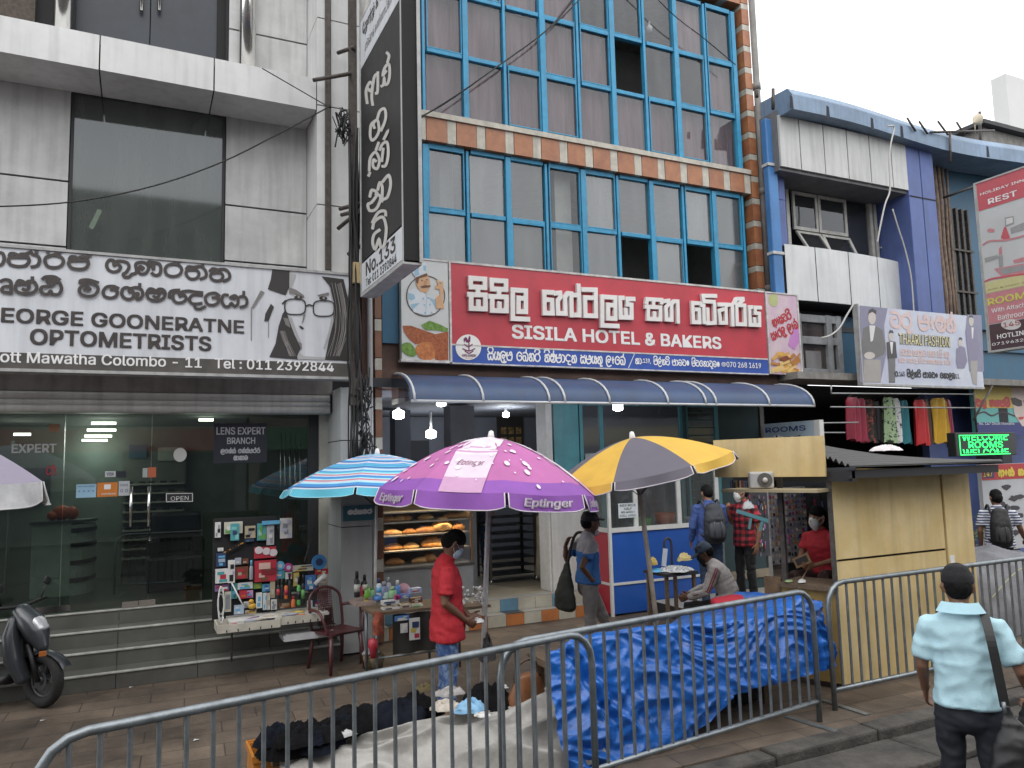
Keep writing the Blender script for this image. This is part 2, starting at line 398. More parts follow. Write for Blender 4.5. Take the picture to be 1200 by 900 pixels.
HGL = glass('window_glass', (.74, .75, .74), .05, .04, film=.01, filmcol=(.45, .44, .42), dirt=.07)
FROST_SKY = glass('frosted_sky_glass', (.40, .42, .40), .08, .10, film=.22, filmcol=(.26, .27, .255), dirt=.10)  # film grey holds reflected sky as well as the frosting
SMOKE = glass('smoked_window_glass', (.25, .29, .27), .07, .05, film=.36, filmcol=(.15, .17, .155), dirt=.14)
BLACKTXT = flat('dark_brown_lettering', (.055, .045, .042), .5, .3)
SIGNW = mat('sign_sheet', (.62, .64, .67), .4, var=.08, scale=2, streak=.20)
WTXT = flat('white_lettering', (.80, .79, .78), .4, .06)
# ============================================================ ground
def pave_mat():
    m = bpy.data.materials.new('street_pavers'); m.use_nodes = True; t = m.node_tree; b = t.nodes['Principled BSDF']
    tc = _n(t, 'ShaderNodeTexCoord'); mp = _n(t, 'ShaderNodeMapping'); mp.inputs['Rotation'].default_value = (0, 0, R(3))
    t.links.new(tc.outputs['Object'], mp.inputs[0])
    br = _n(t, 'ShaderNodeTexBrick'); br.inputs['Scale'].default_value = 1.0
    br.inputs['Brick Width'].default_value = .62; br.inputs['Row Height'].default_value = .31; br.inputs['Mortar Size'].default_value = .007; br.inputs['Mortar Smooth'].default_value = .4
    br.inputs['Color1'].default_value = (.142, .110, .083, 1); br.inputs['Color2'].default_value = (.095, .075, .058, 1); br.inputs['Mortar'].default_value = (.045, .038, .032, 1)
    t.links.new(mp.outputs[0], br.inputs['Vector'])
    nz = _n(t, 'ShaderNodeTexNoise'); nz.inputs['Scale'].default_value = 1.1; nz.inputs['Detail'].default_value = 9; nz.inputs['Roughness'].default_value = .7
    t.links.new(mp.outputs[0], nz.inputs['Vector'])
    cr = _n(t, 'ShaderNodeValToRGB'); cr.color_ramp.elements[0].position = .36; cr.color_ramp.elements[1].position = .66
    cr.color_ramp.elements[0].color = (.36, .33, .31, 1); cr.color_ramp.elements[1].color = (1.15, 1.1, 1.05, 1)
    t.links.new(nz.outputs[0], cr.inputs[0])
    mx = _n(t, 'ShaderNodeMix', data_type='RGBA', blend_type='MULTIPLY'); mx.inputs[0].default_value = 1
    t.links.new(br.outputs[0], mx.inputs[6]); t.links.new(cr.outputs[0], mx.inputs[7]); t.links.new(mx.outputs[2], b.inputs['Base Color'])
    n2 = _n(t, 'ShaderNodeTexNoise'); n2.inputs['Scale'].default_value = 70; n2.inputs['Detail'].default_value = 6
    t.links.new(tc.outputs['Object'], n2.inputs['Vector'])
    ad = _n(t, 'ShaderNodeMath', operation='MULTIPLY_ADD'); ad.inputs[1].default_value = -1.6
    t.links.new(br.outputs['Fac'], ad.inputs[0]); t.links.new(n2.outputs[0], ad.inputs[2])
    bp = _n(t, 'ShaderNodeBump'); bp.inputs['Strength'].default_value = .35; bp.inputs['Distance'].default_value = .012
    t.links.new(ad.outputs[0], bp.inputs['Height']); t.links.new(bp.outputs[0], b.inputs['Normal'])
    rr = _n(t, 'ShaderNodeMapRange'); rr.inputs[3].default_value = .55; rr.inputs[4].default_value = .9
    t.links.new(nz.outputs[0], rr.inputs[0]); t.links.new(rr.outputs[0], b.inputs['Roughness'])
    return m
PAVE = pave_mat()
ASPH = mat('asphalt', (.045, .042, .038), .8, var=.5, scale=3, bump=.5, bscale=90)
KERBM = mat('worn_kerb_concrete', (.066, .060, .052), .85, var=.65, scale=3.5, bump=.5, bscale=35)
g = MB().quad((-300, -300, -.13), (300, -300, -.13), (300, 300, -.13), (-300, 300, -.13)); struct(g.build('ground', ASPH))
g = MB().box(-30, 60, 4.86, 30, -.129, 0); struct(g.build('pavement', PAVE))
g = MB()
for i in range(-20, 40):
    dy = .012*math.sin(i*2.3); g.box(i*1.1+.004, i*1.1+1.096, 4.66+dy, 4.857, -.128, .004+.012*math.sin(i*1.7))
struct(g.build('kerb', KERBM, bevel=.02))
g = MB()
for i in range(-16, 30): g.box(i*1.4+.005, i*1.4+1.395, 4.16, 4.655, -.128, -.07+.01*math.sin(i*3.1))
struct(g.build('road_edge', KERBM, bevel=.012))
# ============================================================ optician's building (left)
OB = thing('optician_building', 'building clad in pale dirty metal panels, with dark windows, above the optometrists sign', 'building', (0, 10.15, 0))
jl = on_y(40, 208, 10.15).z; jr = on_y(310, 245, 10.15).z
m = MB()
def panels(m, xs, zs, y0, y1, g=.012):
    for i in range(len(xs)-1):
        for j in range(len(zs)-1): m.box(xs[i]+g, xs[i+1]-g, y0, y1, zs[j]+g, zs[j+1]-g)
WL, WR = -.82, .90
panels(m, [-4.2, WL], [3.3, 4.9, jl, 6.9], 10.15, 10.19); m.build('wall_panel', ACPD, OB); m = MB(); panels(m, [WR, 1.94], [3.3, 4.9, jr, 6.9], 10.15, 10.19)
panels(m, [WR+.02, 1.94], [7.2, 8.0, 9.3, 12], 10.15, 10.19)
m.build('wall_panel', ACPD, OB)
m = MB(); m.box(-4.3, WL, 10.2, 10.6, 3.2, 12.2); m.box(WR, 2.72, 10.2, 10.6, 3.2, 12.2); m.box(WL-.01, WR+.01, 10.21, 10.6, 3.2, 4.3); m.box(-4.3, 2.72, 10.62, 15, 3.05, 3.25); m.box(-4.3, 2.72, 10.2, 15, 12.0, 12.2)
m.box(-4.3, -4.2, 10.2, 15, 0, 12); m.box(2.66, 2.72, 10.62, 15, 0, 12); m.box(-4.2, 2.66, 14.9, 15, .6, 12)
m.build('wall', flat('dark_backing_wall', (.03, .03, .032), .9), OB)
# upper dark window with its tube lamp behind
m = MB(); m.box(WL+.015, WR-.015, 10.17, 10.178, 4.3, 6.86); w = m.build('window', SMOKE, OB)
m = MB(); m.box(WL, WL+.03, 10.14, 10.2, 4.3, 6.86); m.box(WR-.03, WR, 10.14, 10.2, 4.3, 6.86); m.build('frame', DARK, w)
p = on_y(111, 258, 10.9)
m = MB(); m.tube([(p.x-.03, 10.8, p.z-.13), (p.x+.05, 10.9, p.z+.13)], .028, 8); m.build('tube_lamp', emit('fluorescent_tube', (1, .97, .8), 3.0), OB)
# canopy band
m = MB(); xs = [-4.2, on_y(-130, 40, 9.45).x, on_y(117, 60, 9.45).x, on_y(251, 85, 9.48).x, 1.93]
for i in range(4):
    a, b = xs[i]+.008, xs[i+1]-.008
    ya, yb = (9.36+.14*(q+4.2)/6.1 for q in (a, b))
    m.add([(a, ya, 6.79), (b, yb, 6.79), (b, 10.14, 6.79), (a, 10.14, 6.79), (a, ya, 7.2), (b, yb, 7.2), (b, 10.14, 7.2), (a, 10.14, 7.2)],
          [(0, 3, 2, 1), (4, 5, 6, 7), (0, 1, 5, 4), (1, 2, 6, 5), (2, 3, 7, 6), (3, 0, 4, 7)])
m.build('canopy', ACP, OB)
m = MB(); m.box(-4.2, 1.92, 9.6, 10.13, 6.82, 7.17); m.build('canopy_core', GAP, OB)
# upper doors and shiny columns
dl, dr = on_y(88, 20, 10.3).x, on_y(259, 40, 10.3).x; dm = on_y(176, 30, 10.3).x
DD = mat('blue_black_door', (.022, .028, .038), .35, var=.3, scale=4)
m = MB(); m.box(dl, dm-.006, 10.3, 10.34, 7.2, 9.6); m.box(dm+.006, dr-.05, 10.3, 10.34, 7.2, 9.6); d = m.build('door', DD, OB)
m = MB()
for q in (166, 187):
    p = on_y(q, 3, 10.22); m.tube([(p.x, 10.24, p.z-.1), (p.x, 10.24, p.z+.8)], .022, 8)
m.build('handle', CHROME, d)
m = MB(); m.box(dr-.048, dr+.08, 10.25, 10.36, 7.2, 9.6); m.build('door_frame', GAP, OB)
for a, b in ((62, 84), (281, 300)):
    q0, q1 = on_y(a, 30, 10.0).x, on_y(b, 50, 10.0).x
    m = MB(); m.lathe(((q0+q1)/2, 10.02, 7.2), [((q1-q0)/2, 0), ((q1-q0)/2, 3.2)], 20); m.build('column', CHROME, OB)
m = MB(); m.box(-2.6, on_y(41, 20, 10.12).x, 10.1, 10.2, 7.2, 10); m.build('brick_panel', mat('brown_brick', (.09, .07, .055), .8, var=.5, scale=22, bump=.4), OB)
# pilaster
m = MB(); zj = [4.62, on_y(380, 240, 9.5).z, on_y(380, 124, 9.5).z, on_y(380, 22, 9.5).z, 10.2, 12.2]
for j in range(5): m.box(1.935, 2.10, 9.5, 10.19, zj[j]+.008, zj[j+1]-.008); m.box(2.115, 2.66, 9.5, 10.19, zj[j]+.008, zj[j+1]-.008)
m.build('pilaster', ACP, OB); m = MB(); m.box(1.96, 2.64, 9.53, 10.18, 4.62, 12.2); m.build('pilaster_core', GAP, OB)
# lower pillar beside the hotel entrance
zj = [0.02, on_y(420, 617, 9.54).z, on_y(420, 516, 9.54).z, 3.26]
m = MB()
for j in range(3): m.box(2.235, 2.62, 9.54, 10.3, zj[j]+.006, zj[j+1]-.006)
m.build('pillar', mat('pillar_panel', (.42, .43, .43), .4, var=.15, scale=1.2, streak=.18), OB)
m = MB(); m.box(2.25, 2.60, 9.56, 10.3, .01, 3.25); m.build('pillar_core', GAP, OB)
# shutter box
BR = mat('dirty_beam', (.24, .22, .20), .6, var=.35, scale=2.5, streak=.5)
m = MB(); m.box(-4.2, 2.23, 9.98, 10.3, 3.20, 3.42); m.build('beam', BR, OB)
m = MB(); SHM = mat('shutter_slat', (.52, .51, .48), .45, var=.2, scale=3, streak=.3)
for zc, rr in ((3.15, .055), (3.07, .035), (3.005, .05)):
    m.add([(-4.2, 9.97+rr*.9*(1-math.cos(a)), zc+rr*math.sin(a)) for a in [R(-90+18*k) for k in range(11)]]+[(2.20, 9.97+rr*.9*(1-math.cos(a)), zc+rr*math.sin(a)) for a in [R(-90+18*k) for k in range(11)]],
          [(k, 11+k, 12+k, k+1) for k in range(10)], 0, True)
m.box(-4.2, 2.19, 10.02, 10.28, 2.96, 3.198); m.build('roller_shutter', SHM, OB)
# glass shop front
seams = [-4.2, -1.9, on_y(75, 550, 10.35).x, on_y(176, 600, 10.35).x, on_y(361, 560, 10.35).x]
for i in range(4):
    m = MB(); m.box(seams[i]+.004, seams[i+1]-.004, 10.35, 10.36, .70, 2.98)
    gl = m.build('window' if i != 2 else 'door', SHOPGL, OB)
    if i in (1, 2):
        m = MB()
        for q in ((40, 82, 716), (143, 162, 709), (163, 182, 707)) if i == 2 else ():
            a = on_y(q[0], q[2], 10.345); b = on_y(q[1], q[2], 10.345); m.box(a.x, b.x, 10.335, 10.349, a.z-.035, a.z+.035)
        if i == 2: m.build('patch_fitting', CHROME, gl)
    if i in (2,):
        m = MB()
        for q in (154, 175):
            a = on_y(q, 570, 10.3); b = on_y(q, 617, 10.3); m.tube([(a.x, 10.30, a.z), (a.x, 10.30, b.z)], .018, 8); m.tube([(a.x, 10.30, a.z-.05), (a.x, 10.35, a.z-.05)], .012, 6); m.tube([(a.x, 10.30, b.z+.05), (a.x, 10.35, b.z+.05)], .012, 6)
        m.build('handle', CHROME, gl)
a, b = on_y(361, 600, 10.33).x, on_y(373, 600, 10.33).x
m = MB(); m.box(a, b, 10.31, 10.38, .68, 2.97); m.build('door_frame', DARK, OB)
m = MB(); m.box(b, 2.233, 10.26, 10.40, .68, 2.97); m.build('shop_front_frame', mat('cream_frame', (.45, .44, .38), .5, var=.2), OB)
m = MB()
for q in (329, 334, 340, 346, 352): a = on_y(q, 560, 10.7); m.tube([(a.x, 10.7, 1.35), (a.x, 10.7, 2.75)], .010, 6)
m.build('hanging_chain', CHROME, OB)
# shop interior
m = MB(); m.box(-4.2, 2.65, 10.37, 14.9, .55, .68); m.build('floor', mat('shop_floor', (.10, .105, .095), .3, var=.2), OB)
m = MB(); m.box(-4.2, 2.65, 10.37, 14.9, 2.99, 3.05); m.build('ceiling', mat('shop_ceiling', (.16, .17, .165), .8), OB)
m = MB(); m.box(-4.2, 2.65, 13.6, 13.7, .68, 2.99); m.build('back_wall', mat('shop_back_wall', (.20, .24, .22), .7, var=.2), OB)
LT = emit('shop_tube', (1, .97, .85), 7)
for xa, xb, yy in ((107, 136, 496), (102, 136, 504), (99, 131, 511), (96, 126, 516), (16, 36, 509), (233, 250, 492)):
    Y = {496: 11.6, 504: 12.3, 511: 13.0, 516: 13.4, 509: 12.2, 492: 11.2}[yy]
    a, b = on_y(xa, yy, Y), on_y(xb, yy, Y); m = MB(); m.tube([(a.x, Y, min(2.95, a.z)), (b.x, Y, min(2.95, b.z))], .02, 6); m.build('tube_lamp', LT, OB)
    l = bpy.data.lights.new('tube_light', 'POINT'); l.energy = 4.5; l.color = (.95, 1, .92); l.shadow_soft_size = .3; lo = bpy.data.objects.new('tube_light', l); COL.objects.link(lo); lo.parent = OB; lo.location = V(((a.x+b.x)/2, Y, min(2.8, a.z-.15)))-org(OB)
SHF = mat('display_shelf', (.24, .25, .22), .6)
m = MB(); a, b = on_y(142, 600, 13.4).x, on_y(217, 600, 13.4).x
m.box(a, b, 13.45, 13.59, .75, 2.6)
sh = m.build('shelf', mat('shelf_back', (.17, .18, .165), .7), OB)
m = MB()
for k in range(9): m.box(a+.02, b-.02, 13.3, 13.44, .95+k*.14, .975+k*.14)
m.build('shelf_board', mat('pale_shelf_board', (.42, .42, .36), .6), sh)
m = MB(); random.seed(3)
for k in range(9):
    x = a+.06
    while x < b-.1: m.box(x, x+.09, 13.34, 13.42, .976+k*.14, 1.01+k*.14); x += random.uniform(.12, .2)
m.build('spectacle_frame', DARK, sh)
for xa, xb, ya, yb, c in ((151, 172, 521, 537, (.06, .12, .18)), (185, 216, 524, 540, (.4, .42, .38)), (0, 60, 548, 590, (.05, .07, .08))):
    p, q = on_y(xa, yb, 13.4), on_y(xb, ya, 13.4); m = MB(); m.box(p.x, q.x, 13.40, 13.448, p.z, q.z); m.build('poster', flat('shop_poster_%d' % xa, c), OB)
# reception counter with dark bands, dark block added for a street reflection
rc = thing('reception_counter', 'pale green counter with dark bands on its rounded end, behind the shop glass', 'counter', (-1.1, 11.9, .68))
a, b, c = on_y(37, 640, 11.9).x, on_y(83, 640, 11.9).x, on_y(110, 640, 11.9).x
CT = mat('pale_green_laminate', (.50, .56, .50), .5)
m = MB(); m.box(a, b, 11.85, 12.3, .68, 1.62)
prof = [(b, 11.85)]+[(b+(c-b)*math.sin(R(t)), 12.3-.45*math.cos(R(t))) for t in range(0, 91, 15)]+[(b, 12.3)]
def vprism(m, poly, z0, z1, mm=0):
    n = len(poly); return m.add([(x, y, z0) for x, y in poly]+[(x, y, z1) for x, y in poly], [tuple(range(n))[::-1], tuple(range(n, 2*n))]+[(i, (i+1) % n, n+(i+1) % n, n+i) for i in range(n)], mm)
vprism(m, [(x+.001, y) for x, y in prof], .68, 1.60); m.build('body', CT, rc)
m = MB()
for zz in (.85, 1.08, 1.31, 1.5): vprism(m, [(b+(x-b)*1.06+.003, 12.3+(y-12.3)*1.06) for x, y in prof], zz, zz+.05)
m.build('band', DARK, rc)
m = MB(); m.box(a-.03, b-.002, 11.8, 12.35, 1.622, 1.66); vprism(m, [(b+(x-b)*1.1, 12.3+(y-12.3)*1.1) for x, y in prof], 1.622, 1.66); m.build('top', mat('counter_top', (.10, .115, .10), .3), rc)
m = MB(); a, b = on_y(172, 640, 11.4).x, on_y(240, 640, 11.4).x
vprism(m, [(a, 11.4), (b, 11.4), (b, 12.1), (a, 12.1)], .68, 1.15); m.box(a+.05, b-.02, 11.85, 12.1, 1.15, 1.7); m.box(a, a+.16, 11.4, 12.1, 1.15, 1.38); m.box(b-.16, b-.001, 11.4, 11.84, 1.15, 1.38)
m.solo('reflection_block', flat('reflection_black', (.012, .012, .013), .4), 'black block added for a dark street reflection in the shop glass beside the stall board', 'reflection_block', bevel=.05)  # made-up dark form in place of a reflection on the glass
m = MB(); p = on_y(72, 604, 12.0); m.ball((p.x, 12.05, 1.665+.09), (.12, .1, .1)); m.ball((p.x+.12, 12.05, 1.665+.08), (.08, .08, .09)); m.ball((p.x-.1, 12.0, 1.72), (.07, .07, .06))
m.solo('flower_bowl', flat('red_orange_flowers', (.45, .08, .03)), 'red and orange flowers standing on the counter behind the shop glass', 'flowers')
# steps
STP = mat('grey_step_tile', (.09, .09, .08), .6, var=.3, scale=2.2, streak=.2, bump=.1)
NOS = mat('worn_step_edge', (.36, .36, .33), .6, var=.35, scale=9)
stp = thing('shop_steps', 'four grey tiled steps with pale worn edges up to the glass shop front', 'steps', (0, 9.44, 0))
m = MB(); mn = MB(); SX0, SX1 = -4.2, 2.232
for k in range(4):
    y0 = 9.44+.30*k; z1 = .17*(k+1)+.005
    n = 8
    for i in range(n):
        xa = SX0+(SX1-SX0)*i/n+.003; xb = SX0+(SX1-SX0)*(i+1)/n-.003; m.box(xa, xb, y0+.004, 10.349 if k == 3 else y0+.32, z1-.172, z1-.003)
    mn.box(SX0, SX1, y0-.008, y0+.045, z1-.022, z1)
m.build('tread', STP, stp); mn.build('nosing', NOS, stp, bevel=.008)
# ============================================================ hotel and bakery building (centre)
HB = thing('hotel_building', 'tall building with blue gridded windows and bands of orange tiles, over the bakery', 'building', (6.4, 10.4, 0))
YH = 10.4
XS = [2.78]+[on_y(x, y, YH).x for x, y in ((496.7, 133), (546.7, 140), (593, 148), (637, 155), (681, 163), (721, 170), (761, 177), (797, 183), (829, 189), (866, 195))]
# even the bays out
x0, x1 = XS[1], XS[-1]; XS = [x0-.66]+[x0+(x1-x0)*i/9 for i in range(10)]
ZU = [7.46]+[on_y(860, y, YH).z for y in (138, 78, 17)]; ZL = [5.02, on_y(860, 291, YH).z, 6.96]
random.seed(5)
def window_block(zs, glassm, openings, sash):
    fr = MB()
    for i, x in enumerate(XS):
        w = .029 if (i+sash) % 2 else .050
        fr.box(x-w, x+w-.012, YH-.045 if (i+sash) % 2 else YH-.065, YH+.05, zs[0], zs[-1])
    for j, z in enumerate(zs):
        h = .034 if j else .026
        for i in range(len(XS)-1): fr.box(XS[i]+.048, XS[i+1]-.052, YH-.042, YH+.045, z-h, z+h)
    f = fr.build('window_frame', BLUEF, HB, bevel=.006)
    # thin inner sash frames on alternate panes
    for i in range(len(XS)-1):
        for j in range(len(zs)-1):
            a, b, c, d = XS[i]+.045, XS[i+1]-.058, zs[j]+.034, zs[j+1]-.034
            if (i, j) in openings: continue
            t = random.uniform(-.006, .006)
            m = MB(); m.add([(a, YH+t, c), (b, YH-t, c), (b, YH-t*.6, d), (a, YH+t*.6, d)], [(0, 1, 2, 3)])
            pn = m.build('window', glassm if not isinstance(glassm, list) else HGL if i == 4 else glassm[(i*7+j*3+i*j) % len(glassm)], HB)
            if (i*3+j*5) % 4 < 2:
                m = MB(); e = .016
                m.box(a, b, YH-.045, YH-.012, c, c+e); m.box(a, b, YH-.045, YH-.012, d-e, d); m.box(a, a+e, YH-.045, YH-.012, c+e, d-e); m.box(b-e, b, YH-.045, YH-.012, c+e, d-e); m.build('sash', BLUEF, pn)
window_block(ZU, HGL, {(6, 1)}, 0)
window_block(ZL, [FROST_SKY, glass('frosted_sky_glass_pale', (.42, .44, .42), .10, .08, film=.30, filmcol=(.30, .31, .295), dirt=.12), glass('frosted_sky_glass_dark', (.44, .46, .44), .10, .04, film=.12, filmcol=(.25, .26, .25), dirt=.14)], {(6, 0), (8, 0)}, 1)  # pale and dark copies paint varied sky reflections into the frosted panes
# curtains behind the upper windows
CUR = mat('mauve_curtain', (.25, .165, .185), .9, var=.4, scale=2.2, stretch=(6, 1, .4), streak=.12)
def curtain(xa, xb, z0, z1, amp, y):
    ph = random.uniform(0, 9)
    return MB().grid(lambda u, v: V((xa+(xb-xa)*u, y+amp*math.sin(u*(xb-xa)*24+ph+.8*math.sin(v*3+u*5))+amp*.6*math.sin(u*(xb-xa)*57+ph*2), z0+(z1-z0)*v)), max(8, int((xb-xa)*60)), 8)
for j in range(3):
    for i in range(10):
        if (i, j) in ((5, 2), (6, 1), (6, 2), (0, 0), (9, 2), (7, 1), (7, 2), (8, 1)) and j: continue
        curtain(XS[i]+.02, XS[i+1]-.02, ZU[j]+.02, ZU[j+1]-.02, .016 if j else .006, YH+.10+.02*(i % 2)).build('curtain', CUR, HB)
# inside of the upper rooms
m = MB(); m.box(2.6, 10.0, YH+.16, 15.9, ZU[0]-.45, ZU[0]-.1); m.box(2.6, 10.0, YH+.16, 15.9, 10.7, 10.95); m.box(2.6, 10, YH+.16, 15.9, 4.7, 4.95)
m.build('floor_slab', CONC, HB)
m = MB(); m.box(2.6, 2.7, YH+.06, 15.9, 3.3, 10.95); m.box(9.93, 10.02, YH+.06, 15.9, 0, 11.4); m.box(2.7, 9.93, 15.8, 15.9, 0, 11); m.box(2.7, 9.93, 12.6, 12.7, 4.95, 10.7)
m.build('wall', mat('room_wall', (.22, .22, .21), .9), HB)
m = MB()
for i, (px_, pw) in enumerate(((655, .30), (520, .22))):
    q = on_y(px_, 260, YH+.35).x; m.box(q-pw/2, q+pw/2, YH+.2, YH+.5, 4.95, 10.7)
m.build('column', mat('column_paint', (.50, .50, .47), .7), HB)
# a hanging bulb in an upper room
p = on_y(761, 32, YH+.25); m = MB(); m.lathe((p.x, YH+.25, p.z-.09), [(.01, 0), (.05, .02), (.055, .09), (.02, .14), (.02, .19)], 12); m.build('bulb', WHITEP, HB); 
# tile bands
def tileband(z0, z1, xa, xb, n, name):
    o = MB(); c = MB(); w = (xb-xa)/n; random.seed(int(z0*10))
    for i in range(n):
        x = xa+i*w
        o.box(x+.006, x+w*.70-.006, YH-.12, YH+.1, z0+.01, z1-.09)
        o.box(x+w*.70, x+w-.004, YH-.118, YH+.1, z0+.01, z1-.09, 1)
    o.box(xa, xb, YH-.15, YH+.12, z1-.086, z1-.004, 1)
    o.build(name, [ORT, WHT], HB)
tileband(6.985, 7.435, 2.72, 9.86, 15, 'tile_band')
tileband(10.62, 11.15, 2.72, 10.05, 15, 'tile_band')
o = MB(); c = MB(); z = 3.6; k = 0
while z < 11.2:
    o.box(9.87, 10.04, YH-.135, YH+.08, z+.006, z+.30) if z < 11 else None; o.box(9.87, 10.04, YH-.132, YH+.08, z+.306, z+.41, 1); z += .415
o.build('tile_column', [ORT, WHT], HB)
m = MB(); m.tube([(10.12, YH-.15, 3.6), (10.12, YH-.15, 11.6)], .062, 12)
for zz in (5.2, 7.0, 9.0, 10.8): m.lathe((10.12, YH-.15, zz), [(.075, 0), (.075, .12)], 12)
m.build('drain_pipe', mat('grey_pipe', (.21, .20, .19), .6, var=.3, scale=3, streak=.4), HB)
# left edge: brown and cream tile strip and grey pipe
o = MB(); c = MB(); z = .02; xa, xb = on_y(441, 600, 9.9).x, on_y(449, 600, 9.9).x
while z < 4.6: o.box(xa, xb, 9.9, 10.3, z+.005, z+.36); o.box(xa, xb, 9.902, 10.3, z+.365, z+.52, 1); z += .525
o.build('tile_column', [mat('brown_tile', (.20, .09, .05), .5, var=.3), WHT], HB)
m = MB(); m.tube([(2.70, 9.86, 0), (2.70, 9.86, 5.2)], .035, 8); m.build('drain_pipe', WALLG, HB)
m = MB(); m.box(2.62, 9.9, 9.95, 10.35, 3.32, 5.0); m.build('fascia_wall', mat('brown_fascia', (.10, .055, .04), .7, var=.4, scale=4), HB)
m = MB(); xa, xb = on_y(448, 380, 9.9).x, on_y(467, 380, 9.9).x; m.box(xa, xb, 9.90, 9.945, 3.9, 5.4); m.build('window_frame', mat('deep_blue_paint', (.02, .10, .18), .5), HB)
# ground floor
m = MB(); m.box(2.72, 9.9, 10.42, 15.8, .2, .34); m.build('floor', mat('bakery_floor', (.30, .255, .185), .35, var=.3, scale=6), HB)
m = MB(); m.box(2.72, 9.9, 10.36, 15.8, 3.22, 3.31); m.build('ceiling', INT, HB)
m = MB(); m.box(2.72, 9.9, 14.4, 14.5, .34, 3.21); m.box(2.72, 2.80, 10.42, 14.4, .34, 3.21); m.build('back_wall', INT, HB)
GP = mat('grey_pillar', (.16, .165, .18), .7)
for xa, xb, Y, mm in ((528, 556, 11.45, GP), (463, 481, 12.5, INT)):
    p, q = on_y(xa, 500, Y).x, on_y(xb, 500, Y).x; m = MB(); m.box(p, q, Y, Y+.3, .345, 3.2); m.build('column', mm, HB)
p, q = on_y(647, 500, 10.45).x, on_y(676, 500, 10.45).x
m = MB(); m.box(p, q, 10.40, 10.75, .0, 3.2); m.build('teal_column', TEAL, HB)
p2, q2 = on_y(639, 500, 10.4).x, on_y(646, 500, 10.4).x
m = MB(); m.box(p2, q2, 10.38, 10.7, .345, 3.2); m.build('door_jamb', WHITEP, HB)
m = MB(); m.box(p2+.02, on_y(692, 600, 10.34).x, 10.33, 10.395, .345, 1.95); m.build('white_wall', mat('stained_white_wall', (.56, .55, .52), .6, var=.2, scale=2, streak=.25), HB)
p3, q3 = on_y(481, 520, 13.2).x, on_y(528, 520, 13.2).x; m = MB(); m.box(p3, q3, 14.36, 14.39, .35, 2.75); m.build('inner_doorway', INTD, HB)
p, q = on_y(604, 480, 13.5), on_y(638, 560, 13.5); m = MB(); m.box(p.x, q.x, 14.37, 14.395, q.z, p.z); nb = m.build('menu_board', flat('dark_menu', (.035, .03, .03)), HB)
m = MB(); random.seed(9)
for r in range(5):
    for c_ in range(3): m.box(p.x+.08+c_*.17, p.x+.2+c_*.17, 14.36, 14.368, q.z+.1+r*.2, q.z+.24+r*.2)
m.build('menu_picture', mat('menu_pictures', (.35, .22, .08), .5, var=.7, scale=14), nb)
# right hand windows under the awning
def framed(xa, xb, z0, z1, Y, w, fm, gm, mull=(), name='window'):
    m = MB(); m.box(xa, xb, Y, Y+.06, z0, z0+w); m.box(xa, xb, Y, Y+.06, z1-w, z1); m.box(xa, xa+w, Y, Y+.06, z0+w, z1-w); m.box(xb-w, xb, Y, Y+.06, z0+w, z1-w)
    for q in mull: m.box(q-w/2, q+w/2, Y, Y+.06, z0+w, z1-w)
    f = m.build(name, fm, HB); m = MB(); m.box(xa+w, xb-w, Y+.025, Y+.03, z0+w, z1-w); m.build('pane', gm, f); return f
XG0 = on_y(680, 500, 10.4).x; XG1 = on_y(801, 500, 10.4).x; XG2 = on_y(843, 500, 10.4).x
framed(XG0, XG1, 1.05, 3.2, 10.42, .06, TEAL, glass('greyed_glass', (.45, .47, .5), .10, .05, film=.22, filmcol=(.30, .31, .34), dirt=.08), (on_y(706, 500, 10.4).x,))
LV = framed(XG1+.05, XG2, 1.05, 3.2, 10.42, .07, TEAL, SMOKE)
m = MB()
for k in range(15): m.obox(((XG1+XG2)/2+.02, 10.47, 1.2+k*.13), ((XG2-XG1)/2-.1, .05, .004), Matrix.Rotation(R(-35), 3, 'X'))
m.build('louvre', mat('louvre_glass', (.10, .17, .16), .15), LV)
m = MB(); m.box(XG1+.003, XG1+.047, 10.38, 10.5, .0, 3.2); m.box(XG2+.003, 9.86, 10.44, 10.6, 0, 3.2); m.build('dark_post', mat('dark_teal', (.03, .06, .065), .6), HB)
m = MB(); m.box(p2+.9, XG2, 10.43, 10.6, .0, 1.045); m.build('dado_wall', mat('dado_blue', (.16, .2, .22), .7), HB)
# tiled entrance steps
TS = [mat('step_tile_cream', (.40, .37, .30), .4, var=.25), mat('step_tile_orange', (.42, .15, .05), .4, var=.25), mat('step_tile_blue', (.12, .24, .33), .4, var=.25), mat('step_tile_black', (.05, .048, .046), .4), mat('step_tile_grey', (.27, .26, .23), .45)]
es = thing('entrance_steps', 'two bakery entrance steps faced in cream, orange, blue and black tiles', 'steps', (4.5, 10.05, 0))
m = MB(); random.seed(2)
xa, xe, tw = 2.70, 6.15, .28; i = 0; x = xa
while x < xe-.01:
    b = min(x+tw-.006, xe)
    m.box(x, b, 10.03, 10.05, .004, .16, (1 if i % 2 else 0)); m.box(x, b, 10.03, 10.24, .162, .17, (3 if i % 3 == 1 else 4)); m.box(x, b, 10.22, 10.24, .172, .335, (2 if i % 3 == 1 else 0)); m.box(x, b, 10.22, 10.42, .336, .344, 4)
    x += tw; i += 1
m.build('tile', TS, es); m = MB(); m.box(xa, xe, 10.06, 10.41, .002, .16); m.box(xa, xe, 10.25, 10.41, .161, .334); m.build('core', GAP, es)
